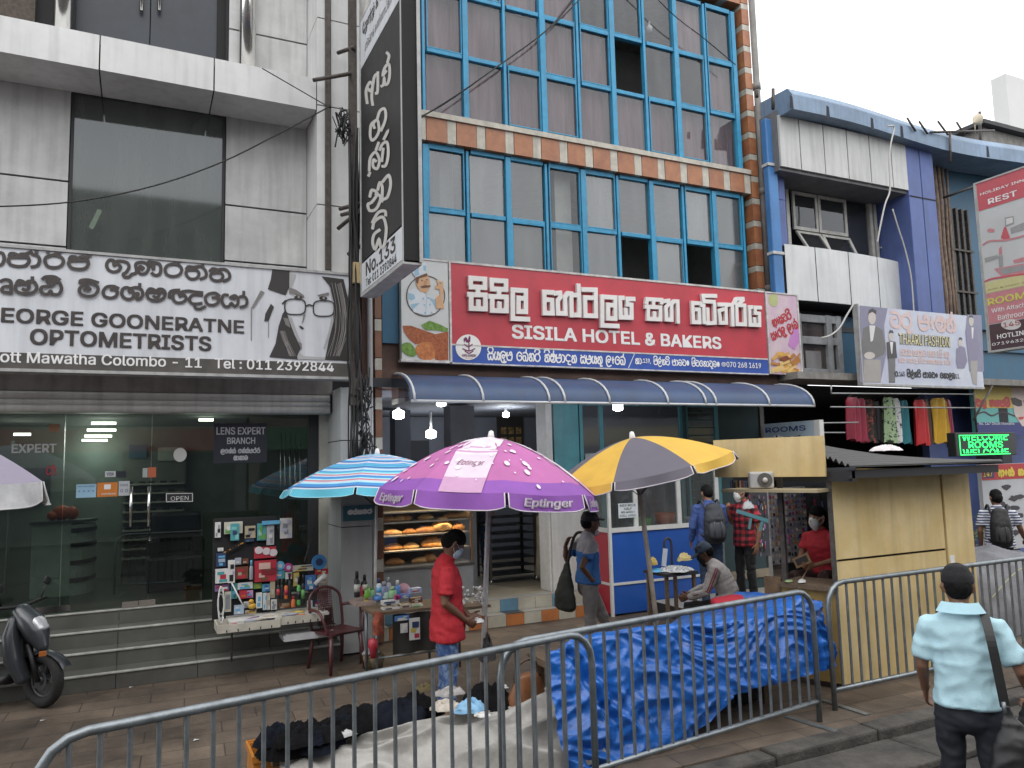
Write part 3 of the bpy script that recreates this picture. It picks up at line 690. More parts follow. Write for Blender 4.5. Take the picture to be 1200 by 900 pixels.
# raised tiled landing to the right of the booth
ls = thing('tiled_landing', 'low tiled landing with orange and cream edge behind the plaid shirt man', 'steps', (8.2, 9.0, 0))
m = MB(); x = 6.9; i = 0
while x < 9.4: m.box(x, x+.274, 8.55, 8.57, .004, .17, (1 if i % 2 else 0)); m.box(x, x+.274, 8.55, 9.70, .172, .18, 4); x += .28; i += 1
m.build('tile', TS, ls); m = MB(); m.box(6.9, 9.4, 8.58, 9.69, .002, .171); m.build('core', GAP, ls)
# awning: barrel of dark blue sheet on white ribs
AW = thing('barrel_awning', 'long dark blue barrel awning with white ribs over the bakery front', 'awning', (6.4, 9.5, 3.05))
AWM = mat('blue_awning_sheet', (.028, .062, .145), .38, var=.3, scale=2, streak=.22, spec=.5)
xa, xb = 2.98, 9.72
def aw(u, a, r=0): return V((xa+(xb-xa)*u, 9.84-(.82+r)*math.sin(a), 3.06+(.40+r)*math.cos(a) if a < 1.571 else 3.06))
m = MB().grid(lambda u, v: aw(u, v*math.pi/2), 40, 12); m.build('awning_sheet', AWM, AW)
m = MB(); NR = 9
for i, px_ in enumerate((483, 563, 640, 658, 710, 778, 822, 834, 896, 948)):
    X = on_y(px_, 460, 9.1).x; u = max(.002, min(.998, (X-xa)/(xb-xa))); m.tube([aw(u, q*math.pi/16, .012) for q in range(9)], .017, 6)
m.tube([(xa, 9.02, 3.05), (xb, 9.02, 3.05)], .02, 6); m.build('rib', mat('awning_rib', (.55, .56, .57), .5), AW)
m = MB(); vs = [aw(0, q*math.pi/16) for q in range(9)]+[V((xa, 9.84, 3.06))]; m.add(vs, [tuple(range(10))]); vs = [aw(1, q*math.pi/16) for q in range(9)]+[V((xb, 9.84, 3.06))]; m.add(vs, [tuple(range(10))[::-1]])
m.build('end_panel', glass('awning_end', (.2, .22, .26), .1, .1, film=.2, filmcol=(.08, .09, .1)), AW)
m = MB(); m.box(2.66, 9.85, 9.845, 9.94, 3.30, 3.42); m.build('wall_rail', DARK, AW)
# lamps under and behind the awning
LE = emit('cfl_glow', (.93, .96, 1.0), 12)
def lamp(px_, py, Y, r, power, label):
    p = on_y(px_, py, Y); t = thing('ceiling_lamp', label, 'lamp', (p.x, Y, p.z))
    MB().lathe((p.x, Y, p.z-r*.8), [(r*.3, 0), (r, r*.25), (r, r*1.4), (r*.4, r*1.7)], 14).build('lamp_cover', LE, t)
    MB().tube([(p.x, Y, p.z+r*.8), (p.x, Y, max(p.z+r*1.4, 3.0+.2*(Y > 10.4)))], .02, 6).build('lamp_stem', WHITEP, t)
    if power:
        l = bpy.data.lights.new('lamp_light', 'POINT'); l.energy = power; l.shadow_soft_size = r; l.color = (.92, .96, 1)
        lo = bpy.data.objects.new('lamp_light', l); COL.objects.link(lo); lo.parent = t; lo.location = (0, 0, -r*1.6)
lamp(467, 486, 10.0, .075, 10, 'lit white lamp under the awning, the leftmost one by its open end')
lamp(517, 472, 9.3, .06, 3, 'lit white lamp just under the awning edge, above the purple umbrella')
lamp(505, 509, 12.8, .09, 16, 'small lit lamp deep inside the bakery before the dark inner doorway')
lamp(593, 486, 12.0, .055, 16, 'round lit bulb inside the bakery, left of the menu board')
lamp(724, 477, 9.25, .07, 8, 'lit white lamp under the awning above the yellow and grey umbrella')
# ============================================================ blue building (right)
BB = thing('blue_building', 'two storey blue building with a curved pale balcony band and a deep blue eave', 'building', (13.5, 10.0, 0))
BLU = mat('blue_wall_paint', (.095, .14, .35), .55, var=.25, scale=1.5, streak=.22)
BLU2 = mat('bright_blue_paint', (.06, .20, .46), .5, var=.2, scale=1.5, streak=.18)
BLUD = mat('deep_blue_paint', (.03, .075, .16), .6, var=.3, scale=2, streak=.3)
EAVE = mat('eave_blue', (.19, .275, .39), .5, var=.3, scale=1.6, streak=.3)
CLAD = mat('pale_cladding', (.52, .52, .51), .45, var=.15, scale=1.3, streak=.25)
def bump_y(X):   # the eave bows very slightly in plan
    return 9.45+.10*math.sin((X-10)/8*math.pi)
m = MB(); N = 30
xa, xb = 10.13, 18.6
zt = lambda u: 8.72-.34*math.sin(u*math.pi)**1.0*.25
vs = []; 
for i in range(N+1):
    u = i/N; X = xa+(xb-xa)*u; y = bump_y(X); z1 = 8.70+.05*math.sin(u*9); 
    vs += [(X, y+.09, z1), (X, y, z1-.13), (X, y, z1-.135), (X, y-.012, z1-.15), (X, y-.012, z1-.42), (X, 10.3, z1-.42), (X, 10.6, z1+.05)]
fs = []
for i in range(N):
    for k in range(6): a = i*7+k; fs.append((a, a+1, a+8, a+7))
m.add(vs, fs); m.add([vs[i] for i in range(7)], [tuple(range(7))[::-1]]); m.build('eave', EAVE, BB)
m = MB(); random.seed(4)
for px_ in (929, 973, 1026, 1061, 1159):
    X = on_y(px_, 150, 9.45).x; y = bump_y(X)-.015; m.add([(X-.05, y, 8.28), (X+.04, y, 8.28), (X+.03, y, 8.50), (X-.03, y, 8.52)], [(0, 1, 2, 3)])
m.build('stain', flat('black_stain', (.03, .035, .045), .9), BB)
m = MB(); m.box(10.15, 10.45, 10.06, 10.5, 3.7, 8.3); m.box(10.15, 10.455, 10.05, 10.1, 6.88, 6.9); m.box(14.35, 18.6, 10.45, 10.6, 0, 8.6); m.build('wall', BLU, BB)
m = MB(); X = on_y(911, 250, 9.93).x; m.box(X-.16, X+.06, 9.92, 10.05, 3.6, 8.29); dp = m.build('down_pipe', BLU2, BB, bevel=.02)
m = MB(); z = on_y(911, 192, 9.9).z; m.box(X-.18, X+.08, 9.90, 10.055, z-.05, z); z = on_y(917, 295, 9.9).z; m.box(X-.18, X+.08, 9.90, 10.055, z-.05, z); m.build('pipe_clamp', CLAD, dp)
# upper cladding panels + soffit
xs = [on_y(q, 190, 9.75).x for q in (915, 939, 967, 994, 1020, 1045, 1068)]; xs[-1] = on_y(1068, 260, 9.75).x+.01
m = MB()
for i in range(6): m.box(xs[i]+.012, xs[i+1]-.012, 9.75, 9.79, 7.36, 8.30)
m.build('cladding_panel', CLAD, BB)
m = MB(); m.box(xs[0], xs[-1], 9.80, 10.6, 7.30, 8.4); m.build('soffit', mat('grey_soffit', (.16, .16, .165), .7, var=.3, streak=.2), BB)
# window bay
YW = 10.50
FRW = mat('aged_window_frame', (.46, .45, .42), .55, var=.25, scale=6, streak=.25)
m = MB(); m.box(10.38, 13.6, 11.9, 12.0, 4.5, 7.3); m.box(10.38, 13.6, YW-.1, 11.9, 4.6, 4.7); m.box(10.3, 13.62, 10.61, 12.1, 7.31, 7.5); m.box(10.3, 10.38, 10.61, 12, 4.5, 7.3); m.box(13.55, 13.6, 10.6, 11.9, 4.7, 7.3); m.build('room', mat('dim_room', (.10, .105, .11), .9), BB)
def pxz(x, y, Y): p = on_y(x, y, Y); return p.x, p.z
SASHG = glass('casement_glass', (.35, .37, .38), .03, .04, film=.12, filmcol=(.16, .17, .18))
def sash(cs, name='casement'):
    m = MB(); n = 4; c = [V(q) for q in cs]; mid = sum(c, V((0, 0, 0)))/4
    inn = [q+(mid-q)*.17 for q in c]; off = V((0, -.04, 0))
    for i in range(4):
        a, b, d, e = c[i], c[(i+1) % 4], inn[(i+1) % 4], inn[i]
        m.add([a, b, d, e, a+off, b+off, d+off, e+off], [(4, 5, 6, 7), (0, 3, 2, 1), (0, 1, 5, 4), (3, 7, 6, 2)])
    f = m.build(name, FRW, BB); MB().add([q+off*.5 for q in inn], [(0, 1, 2, 3)]).build('pane', SASHG, f)
x1, zt1 = pxz(926, 219, YW); x2, zm = pxz(957, 250, YW); x3, _z = pxz(991, 258, YW); z0 = 5.9
zt1 = 7.28; zm = 6.53
sash([(x1, YW, zm), (x2-.01, YW, zm), (x2-.01, YW, zt1), (x1, YW, zt1)]); sash([(x2+.01, YW, zm), (x3, YW, zm), (x3, YW, zt1), (x2+.01, YW, zt1)])
sash([(x1+.02, YW-.42, 5.86), (x2-.01, YW-.42, 5.86), (x2-.01, YW-.02, zm-.03), (x1+.02, YW-.02, zm-.03)]); sash([(x2+.03, YW-.30, 5.84), (x3+.02, YW-.30, 5.84), (x3+.02, YW-.02, zm-.03), (x2+.03, YW-.02, zm-.03)])
m = MB()
for q in (922, 1019, 1024): X = on_y(q, 260, YW).x; m.box(X-.04, X+.04, YW-.05, YW+.05, 5.8, 7.29)
X4 = on_y(1045, 270, YW).x; m.box(X4-.05, X4+.03, YW-.05, YW+.05, 5.8, 7.29)
m.build('window_post', FRW, BB)
m = MB(); m.add([(x3+.05, YW, 5.85), (on_y(1016, 260, YW).x, YW, 5.85), (on_y(1016, 260, YW).x, YW, 7.28), (x3+.05, YW, 7.28)], [(0, 1, 2, 3)]); m.build('window', SASHG, BB)
m = MB(); a = on_y(1027, 260, YW).x
for k in range(4): X = a+(X4-a)*(k+.5)/4; m.tube([(X, YW-.02, 5.8), (X, YW-.02, 7.28)], .022, 6)
for zz in (6.0, 6.4, 6.8): m.tube([(a, YW-.04, zz), (X4, YW-.04, zz)], .018, 6)
m.build('window_grille', FRW, BB)
# curved balcony band
by = [9.96, 9.93, 9.94, 10.0, 10.12, 10.35]; bx = [on_y(q, 300, y).x for q, y in zip((919.5, 955.5, 994, 1027.5, 1054, 1068), by)]
m = MB()
for i in range(5):
    vs = []; K = 4
    for k in range(K+1):
        t = k/K; e = .010/(bx[i+1]-bx[i]); t = e+(1-2*e)*t
        P = catmull(list(zip(bx, by)), 20)
        X = bx[i]+(bx[i+1]-bx[i])*t; idx = min(range(len(P)), key=lambda q: abs(P[q][0]-X)); y = P[idx][1]
        if 0 < idx < len(P)-1:
            q0, q1 = (P[idx-1], P[idx]) if P[idx][0] > X else (P[idx], P[idx+1]); y = q0[1]+(q1[1]-q0[1])*(X-q0[0])/(q1[0]-q0[0])
        vs += [(X, y, 5.02), (X, y, 6.02), (X, y+.05, 6.04)]
    fs = []
    for k in range(K):
        a = k*3; fs += [(a, a+3, a+4, a+1), (a+1, a+4, a+5, a+2)]
    m.add(vs, fs, 0, False)
m.build('balcony_panel', mat('pale_balcony_cladding', (.60, .61, .61), .42, var=.12, scale=1.2, streak=.15), BB)
m = MB(); P = list(zip(bx, by)); vprism(m, [(x, y+.03) for x, y in P]+[(bx[-1], 10.6), (bx[0], 10.6)], 5.0, 6.0); m.build('balcony_core', GAP, BB)
# big blue pillar
xa = on_y(1068, 260, 9.75).x; xb = on_y(1099, 260, 9.75).x
m = MB(); m.box(xa, (xa+xb)/2-.012, 9.75, 10.6, 4.9, 8.32); m.box((xa+xb)/2+.012, xb, 9.75, 10.6, 4.9, 8.32); m.build('pillar', BLU, BB, bevel=.01)
zz = on_y(1080, 232, 9.75).z; m = MB(); m.box(xa+.01, xb-.01, 9.742, 10.5, zz-.012, zz+.012); m.box((xa+xb)/2-.011, (xa+xb)/2+.011, 9.77, 10.5, 4.92, 8.3); m.build('pillar_joint', GAP, BB)
# recess right of the pillar: wall, window, pipes
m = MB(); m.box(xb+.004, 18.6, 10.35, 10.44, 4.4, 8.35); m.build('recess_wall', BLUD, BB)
wa, wb = on_y(1108, 300, 10.3).x, on_y(1141, 300, 10.3).x
m = MB(); m.box(wa, wb, 10.33, 10.345, 5.0, 7.45); w = m.build('window', flat('black_window', (.012, .014, .016), .25), BB)
m = MB()
for k in range(5): X = wa+(wb-wa)*(k+.5)/5; m.box(X-.02, X+.02, 10.29, 10.325, 5.0, 7.45)
for zq in (5.6, 6.5): m.box(wa, wb, 10.27, 10.288, zq, zq+.04)
m.build('window_grille', STEEL, w)
m = MB(); m.box(wa-.1, wb+.3, 10.2, 10.34, 4.82, 4.97); m.build('sill', BLUD, BB)
m = MB(); random.seed(8)
for q, r in ((1103, .05), (1108, .04), (1113, .03), (1117, .025)):
    X = on_y(q, 300, 10.15).x; m.tube([(X+random.uniform(-.03, .03), 10.15, z) for z in (4.6, 5.5, 6.5, 7.4, 8.2)], r, 7)
m.build('rusty_pipe', mat('rusty_pipe', (.24, .17, .13), .8, var=.5, scale=9, streak=.3), BB)
m = MB(); p, q = on_y(1105, 232, 10.0), on_y(1146, 217, 9.4); m.tube([p, q], .025, 6); m.build('bracket', STEEL, BB)
# lower storey: grey timber window, ledge, open shop
GW = mat('grey_timber_frame', (.25, .26, .27), .65, var=.3, scale=6, streak=.3)
xa, za = pxz(938, 440, 10.1); zb = 4.82; xb = 11.60; xm = on_y(972, 400, 10.1).x
m = MB(); zm = on_y(970, 400, 10.1).z
m.box(xa-.04, xa+.09, 10.08, 10.2, 3.7, zb); m.box(xm-.07, xm+.07, 10.08, 10.2, 3.7, zb); m.box(xb-.05, xb+.08, 10.08, 10.2, 3.7, zb)
for zc in (3.75, zm, zb-.08): m.box(xa+.092, xm-.072, 10.085, 10.2, zc-.07, zc+.07); m.box(xm+.072, xb-.052, 10.085, 10.2, zc-.07, zc+.07)
f = m.build('window_frame', GW, BB, bevel=.008)
m = MB(); m.box(xa+.09, xb-.05, 10.14, 10.145, 3.8, zb-.12); m.build('pane', glass('dusty_pane', (.35, .35, .35), .06, .05, film=.12, filmcol=(.16, .13, .12), dirt=.25), f)
m = MB(); m.box(10.3, 11.6, 10.9, 11.0, 3.6, 4.9); m.build('room_back', mat('brown_room', (.12, .085, .07), .9, var=.5, scale=3), BB)
m = MB(); m.box(9.95, 19, 9.55, 10.4, 3.56, 3.68); m.build('ledge', CONC, BB)
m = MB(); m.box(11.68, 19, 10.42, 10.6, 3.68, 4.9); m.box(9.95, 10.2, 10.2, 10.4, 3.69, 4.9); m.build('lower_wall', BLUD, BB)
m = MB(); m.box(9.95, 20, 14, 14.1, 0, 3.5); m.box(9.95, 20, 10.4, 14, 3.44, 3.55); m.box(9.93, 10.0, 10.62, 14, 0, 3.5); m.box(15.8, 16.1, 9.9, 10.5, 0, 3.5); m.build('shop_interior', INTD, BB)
# ============================================================ buildings behind and across the street
FB = thing('far_tower', 'plain pale tower showing behind the blue eave and the roof aerial', 'building', (56, 30, 0))
p = on_y(1178, 86, 30); m = MB(); m.box(p.x, p.x+14, 30, 31, 0, p.z); m.build('wall', mat('pale_tower_render', (.56, .56, .55), .7, var=.08, scale=.3), FB)
m = MB()
for k in range(5):
    for i in range(4): m.box(p.x+2+i*3, p.x+3.4+i*3, 29.95, 29.99, 3+k*3, 4.6+k*3)
m.build('window', DD, FB)
RB = thing('roof_shed', 'small weathered concrete roof room behind the blue eave, below the tall pale tower', 'building', (17, 12, 8.2))
a = on_y(1153, 160, 12); b = on_y(1195, 190, 12); m = MB(); m.box(a.x, b.x+.5, 12, 12.6, 8.2, a.z+.25); m.build('wall', CONC, RB); m = MB(); m.box(a.x-.25, b.x+.8, 11.8, 12.7, a.z+.255, a.z+.36); m.build('roof', DARK, RB)
RW = thing('corner_building', 'dark fronted building beyond the blue one at the right edge', 'building', (21, 10, 0))
m = MB(); m.box(18.7, 40, 10.2, 14, 0, 7.6); m.build('wall', mat('grey_blue_wall', (.11, .14, .18), .8, var=.3, scale=1), RW)
m = MB()
for i in range(5): m.box(19.5+i*3, 21+i*3, 10.17, 10.195, 4.5, 6.2)
m.build('window', SMOKE, RW)
random.seed(12)
for i, (xa, xb, h, c) in enumerate(((-24, -9, 10, (.22, .21, .19)), (-8.9, 3.5, 12, (.17, .18, .18)), (3.6, 16, 8, (.25, .22, .19)), (16.1, 34, 10.5, (.16, .18, .2)))):
    t = thing('street_building', ('low beige', 'tall grey', 'low brown', 'blue grey')[i]+' building across the road, behind the viewer', 'building', ((xa+xb)/2, -9, 0))
    m = MB(); m.box(xa, xb, -13, -9, 0, h); m.build('wall', mat('opposite_wall_%d' % i, c, .8, var=.3, scale=.8, streak=.2), t)
    m = MB(); zz = 4.2
    while zz < h-1.5:
        x = xa+.8
        while x < xb-1.6: m.box(x, x+1.3, -9.0, -8.97, zz, zz+1.4); x += 2.1
        zz += 2.6
    m.build('window', DD, t); m = MB(); m.box(xa+.4, xb-.4, -9, -8.96, .2, 2.9); m.build('shop_front', flat('opposite_shopfront_%d' % i, (.05, .06, .08), .4), t)
    m = MB(); m.box(xa+.2, xb-.2, -8.95, -8.8, 3.0, 3.8); m.build('sign_band', flat('opposite_sign_%d' % i, ((.1, .25, .4), (.35, .06, .06), (.08, .2, .12), (.4, .35, .2))[i]), t)
# roof clutter
t = thing('roof_antenna', 'bent rusty television aerial with slanting rods on the blue eave', 'antenna', on_y(1113, 187, 10.0))
m = MB(); a, b = on_y(1090, 155, 9.5), on_y(1165, 153, 9.5); m.tube([a, b], .022, 6); p = on_y(1113, 155, 9.5); m.tube([on_y(1114, 190, 9.5), p], .025, 6)
m.build('mast', STEEL, t)
for (ax, ay), (bx_, by_) in (((1063, 142), (1073, 158)), ((1077, 146), (1087, 161)), ((1099, 146), (1111, 162)), ((1121, 147), (1131, 163))):
    MB().tube([on_y(ax, ay-4, 9.5), on_y(bx_, by_-4, 9.5)], .022, 6).build('rod', STEEL, t)
m = MB(); m.tube([on_y(1149, 175, 10.2), on_y(1148, 131, 10.2)], .03, 7); m.box(*(lambda p: (p.x-.10, p.x+.14, 10.2, 10.5, p.z-.3, p.z+.12))(on_y(1149, 172, 10.2)))
m.solo('roof_post', STEEL, 'dark rusty post on the roof with a pale shape tied near its top', 'post')
m = MB(); p = on_y(1146, 140, 10.12); m.ell([(p+V((-.14, 0, -.10)), .03, .03), (p+V((-.08, 0, -.05)), .10, .07), (p+V((.02, 0, .02)), .13, .08), (p+V((.10, 0, .06)), .07, .06), (p+V((.14, 0, .05)), .03, .03)], (0, 0, 1)); m.tube([p+V((-.12, 0, -.1)), p+V((-.10, .02, -.32))], .01, 5)
m.solo('roof_bundle', flat('faded_cream_cloth', (.50, .44, .33), .8), 'faded cream bundle on the roof post above the blue eave', 'bundle')
for q in ((887, 114, 887, 106), (906, 128, 906, 104)):
    m = MB(); m.tube([on_y(q[0], q[1], 9.5), on_y(q[2], q[3], 9.5)], .03, 6)
    m.solo('roof_stub', STEEL, 'short rusty stub of pipe on the blue eave, '+('at its left tip' if q[0] == 887 else 'right of the one at the tip'), 'pipe')
m = MB(); m.tube(catmull([on_y(x, y, 9.38) for x, y in ((1040, 148), (1048, 149), (1044, 168), (1042, 190), (1043, 222), (1037, 240), (1031, 268), (1028, 285))], 4), .016, 6)
m.solo('pale_cable', flat('cable_grey', (.45, .44, .42)), 'pale cable dangling from the blue eave across the cladding panels and casements', 'cable')
m = MB(); m.tube(catmull([on_y(x, y, 9.4) for x, y in ((1046, 245), (1052, 265), (1060, 290), (1067, 320), (1070, 350), (1071, 372))], 4), .014, 6)
m.solo('pale_cable', MATS['cable_grey'], 'pale cable hanging down the side of the blue pillar to the suit shop sign', 'cable')
m = MB(); m.tube(catmull([on_y(x, y, 9.38) for x, y in ((1000, 357), (992, 370), (984, 384), (973, 393), (962, 396))], 4), .016, 6)
m.solo('pale_cable', MATS['cable_grey'], 'pale cable curving across the grey timber window', 'cable')
# overhead wires
WIRE = flat('black_wire', (.012, .012, .012), .6)
def wire(pts, Y, r, label, name='overhead_wire'):
    m = MB(); P = [on_y(x, y, Y) for x, y in pts]; m.tube(catmull(P, 5), r, 5); m.solo(name, WIRE, label, 'cable')
wire([(-60, 240), (0, 242), (90, 236), (180, 218), (260, 190), (330, 155), (388, 124)], 9.2, .009, 'thin black wire sagging across the front of the optician building')
wire([(307, 80), (345, 102), (388, 127)], 9.3, .007, 'short thin wire from the canopy corner down to the steel post')
wire([(482, 142), (520, 122), (580, 80), (640, 36), (672, 0), (690, -22)], 10.15, .012, 'black wire slanting up across the hotel windows, the upper of the pair')
wire([(490, 140), (540, 108), (600, 66), (650, 28), (690, -12)], 10.12, .009, 'black wire slanting up across the hotel windows, the lower of the pair')
wire([(752, -20), (790, 18), (825, 45), (862, 76)], 10.15, .009, 'black wire slanting down to the right edge of the hotel windows')
# ============================================================ signboards
FRM = mat('sign_frame', (.42, .42, .41), .5, var=.25, scale=6, streak=.3)
def clipv(mb, pl, start, lo, hi):
    """keep only the part of the faces added since `start` whose height on the plane lies in lo..hi"""
    f0, v0 = start; faces = mb.f[f0:]; ms = mb.m[f0:]; pts = mb.v; nf, nv = [], []
    for f in faces:
        P = [pts[i] for i in f]
        for sgn, lim in ((1, lo), (-1, hi)):
            Q = []
            for i in range(len(P)):
                a, b = P[i-1], P[i]; da = sgn*((a-pl.o).dot(pl.v)-lim); db = sgn*((b-pl.o).dot(pl.v)-lim)
                if (da < 0) != (db < 0): Q.append(a+(b-a)*(da/(da-db)))
                if db >= 0: Q.append(b)
            P = Q
            if not P: break
        if len(P) > 2: nf.append(P)
    mb.f = mb.f[:f0]; mb.s = mb.s[:f0]; mb.m = mb.m[:f0]; mb.v = mb.v[:v0]
    for P in nf: mb.add(P, [tuple(range(len(P)))], ms[0])
def oval(pl, cx, cy, rx, ry, n=20, a0=0, a1=360): return [(cx+rx*math.cos(R(a0+(a1-a0)*i/n)), cy+ry*math.sin(R(a0+(a1-a0)*i/n))) for i in range(n+(a1-a0 < 360))]
# ---- optometrist signboard
SB = thing('shop_signboard', 'wide white signboard for the optometrists with a grey photo of a woman in glasses', 'signboard', (0, 9.45, 3.36))
P1 = PY(9.40)
m = MB(); m.box(-3.4, 2.335, 9.405, 9.56, 3.37, 4.645); m.build('panel', SIGNW, SB)
m = MB(); m.box(-3.4, 2.345, 9.385, 9.57, 4.646, 4.675); m.box(-3.4, 2.345, 9.38, 9.6, 3.335, 3.368); m.box(2.336, 2.36, 9.385, 9.57, 3.369, 4.645); m.build('frame', FRM, SB)
m = MB(); m.rect(P1, -3.4, 2.33, 3.37, 3.535, -.003, .002); m.build('phone_band', mat('dark_grey_band', (.085, .078, .07), .5, var=.35, scale=4), SB)
m = MB()
D4, E5, F6 = (0, 285, 10), (90, 290, 10), (180, 300, 10)
w = .034
trace(m, P1, [[(-20, 110), (30, 120), (50, 180), (30, 240), (-10, 262)], [(110, 150), (130, 120), (190, 130), (215, 160), (240, 130), (300, 125), (330, 115), (370, 100)],
  [(215, 165), (120, 170), (100, 210), (130, 255), (215, 272), (300, 262), (340, 215), (330, 165), (300, 130)], [(215, 165), (330, 166)], [(380, 130), (440, 150), (465, 200), (440, 260), (370, 280)], [(428, 88), (428, 118)],
  [(620, 140), (545, 165), (528, 215), (560, 270), (635, 288), (710, 270), (745, 215), (710, 160), (625, 140)], [(622, 140), (660, 125), (710, 103)], [(562, 84), (562, 114)],
  [(815, 190), (835, 160), (890, 165), (915, 195), (940, 165), (1000, 165), (1060, 145)], [(915, 198), (830, 205), (805, 240), (840, 290), (920, 306), (1000, 295), (1035, 245), (1025, 195)], [(830, 203), (1025, 202)], [(970, 122), (970, 165)],
  [(10, 450), (60, 430), (115, 440), (132, 480), (132, 592)], [(130, 510), (60, 510), (25, 540), (40, 575), (130, 582)],
  [(200, 468), (225, 440), (270, 450), (300, 478), (330, 450), (390, 450), (425, 490), (430, 540), (390, 580), (300, 595), (210, 575), (182, 530), (205, 482), (300, 480)], [(270, 540), (310, 553), (340, 530), (342, 480)], [(382, 402), (382, 450)],
  [(500, 425), (540, 397), (640, 397), (700, 432)], [(545, 430), (640, 430), (700, 470), (722, 540), (690, 600), (620, 600), (595, 565), (560, 600), (500, 590), (480, 550), (500, 515), (560, 510), (630, 490), (640, 462), (600, 445), (560, 455), (580, 490)],
  [(940, 472), (950, 440), (1040, 433), (1150, 465)], [(940, 472), (1060, 465), (1130, 500), (1150, 550), (1110, 610), (1030, 626), (950, 600), (930, 550), (960, 510), (1015, 508), (1055, 545), (990, 555)]], *D4, w, .004)
trace(m, P1, [[(430, 150), (380, 150), (350, 200), (370, 260), (430, 287), (490, 270), (512, 225), (470, 190), (440, 212), (440, 170), (520, 160), (590, 180), (612, 230), (580, 290), (545, 312), (560, 346), (610, 346), (640, 320)],
  [(650, 312), (700, 290), (690, 200), (740, 175), (810, 185), (842, 240), (810, 300), (750, 310), (720, 270), (740, 225), (780, 240), (760, 262)], [(830, 172), (870, 200), (900, 260)], [(850, 168), (960, 190), (985, 250), (970, 310), (920, 327), (880, 302)], [(905, 195), (900, 250)],
  [(1125, 193), (1060, 215), (1035, 265), (1060, 320), (1130, 340), (1200, 320), (1230, 265), (1200, 210), (1130, 193)], [(1125, 193), (1165, 180), (1205, 163)],
  [(485, 480), (430, 455), (350, 465), (310, 520), (330, 575), (400, 593), (460, 570), (475, 520), (440, 490), (400, 497)],
  [(620, 480), (580, 470), (540, 490), (528, 550), (570, 600), (640, 602), (672, 550), (650, 510), (620, 525), (620, 490), (700, 470), (760, 500), (772, 560), (740, 602), (700, 602), (720, 545), (690, 540)], [(738, 428), (738, 456)],
  [(830, 512), (860, 485), (910, 500), (930, 524), (960, 490), (1010, 495), (1037, 540), (1010, 600), (930, 626), (850, 605), (824, 560), (840, 524), (1030, 526)], [(900, 570), (930, 588), (960, 570), (960, 528)]], *E5, w, .0045)
trace(m, P1, [[(385, 152), (410, 125), (470, 135), (440, 160), (390, 172), (383, 220), (430, 267), (500, 262), (532, 210), (500, 165), (440, 165)], [(480, 130), (560, 125), (610, 180), (612, 240), (550, 270)], [(575, 92), (575, 118)],
  [(660, 180), (690, 150), (740, 160), (720, 190), (680, 202), (668, 250), (710, 287), (780, 287), (812, 240), (780, 195), (700, 202)], [(740, 165), (830, 155), (882, 200), (887, 260), (820, 297)],
  [(185, 490), (190, 430), (230, 405), (300, 400)], [(300, 420), (240, 430), (228, 500), (270, 547), (340, 542), (382, 500), (350, 452), (310, 472), (310, 430), (400, 410), (480, 420), (570, 430)], [(570, 460), (470, 455), (420, 500), (440, 552), (500, 562), (562, 555)], [(480, 570), (490, 612), (540, 622), (602, 595)],
  [(770, 470), (720, 435), (640, 450), (605, 500), (630, 562), (690, 577), (750, 550), (757, 490), (690, 492)],
  [(870, 460), (820, 460), (798, 520), (830, 587), (880, 592), (910, 555), (950, 592), (985, 562), (987, 500), (950, 465), (900, 490), (950, 502)], [(1010, 480), (1060, 475), (1092, 520), (1080, 580), (1015, 602)], [(1055, 420), (1055, 448)]], *F6, w, .005)
m.build('sinhala_lettering', BLACKTXT, SB)
m = MB(); letters_px(m, P1, 'EORGE GOONERATNE', (1, 377.7), (286.2, 375.5), .003, bold=.035); a = P1.uv(1, 377.7); b = P1.uv(1, 361.5); letters(m, P1, 'G', a[0]-.21, a[1], a[0]-.03, b[1], .003, bold=.035)
letters_px(m, P1, 'OPTOMETRISTS', (34.8, 403.8), (247.7, 394.4), .003, bold=.035); m.build('lettering', BLACKTXT, SB)
m = MB(); letters_px(m, P1, 'ott Mawatha Colombo - 11   Tel : 011 2392844', (0, 424.6), (391, 424.3), .004, bold=.02); m.build('phone_lettering', WTXT, SB)
def c7(L, ox=200, oy=300, s=5.4545): return [(ox+x/s, oy+y/s) for x, y in L]
m = MB()
m.pface(P1, c7([(650, 84), (760, 96), (757, 200), (735, 250), (700, 240), (620, 212), (640, 150)]), .003, 0)
m.pface(P1, c7([(735, 340), (760, 420), (790, 500), (832, 590), (808, 640), (812, 662), (630, 646), (670, 560), (690, 450), (715, 370)]), .003, 0)
m.pface(P1, c7([(965, 130), (1105, 148), (1140, 300), (1168, 500), (1168, 672), (985, 664), (1010, 540), (1040, 420), (1040, 290), (1020, 200)]), .003, 0)
m.pface(P1, c7([(575, 220), (600, 232), (530, 335), (515, 330)]), .003, 1)
m.pface(P1, c7([(640, 305), (660, 325), (625, 417), (598, 417), (605, 370)]), .003, 0)
m.pface(P1, c7([(757, 200), (800, 215), (850, 250), (855, 268), (800, 245), (758, 240)]), .0034, 1); m.pface(P1, c7([(935, 250), (1010, 232), (1012, 250), (950, 262)]), .0034, 1)
m.pface(P1, c7(oval(P1, 815, 264, 26, 13)), .0036, 0); m.pface(P1, c7(oval(P1, 975, 270, 26, 13)), .0036, 0)
m.pface(P1, c7([(850, 370), (862, 372), (848, 420), (838, 434)]), .0034, 1); m.pface(P1, c7([(818, 445), (835, 448), (853, 462), (842, 470), (826, 458)]), .0034, 0)
m.pface(P1, c7([(838, 560), (812, 545), (835, 600), (838, 590)]), .0036, 1); m.pface(P1, c7([(720, 395), (752, 400), (765, 460), (735, 440)]), .0038, 1)
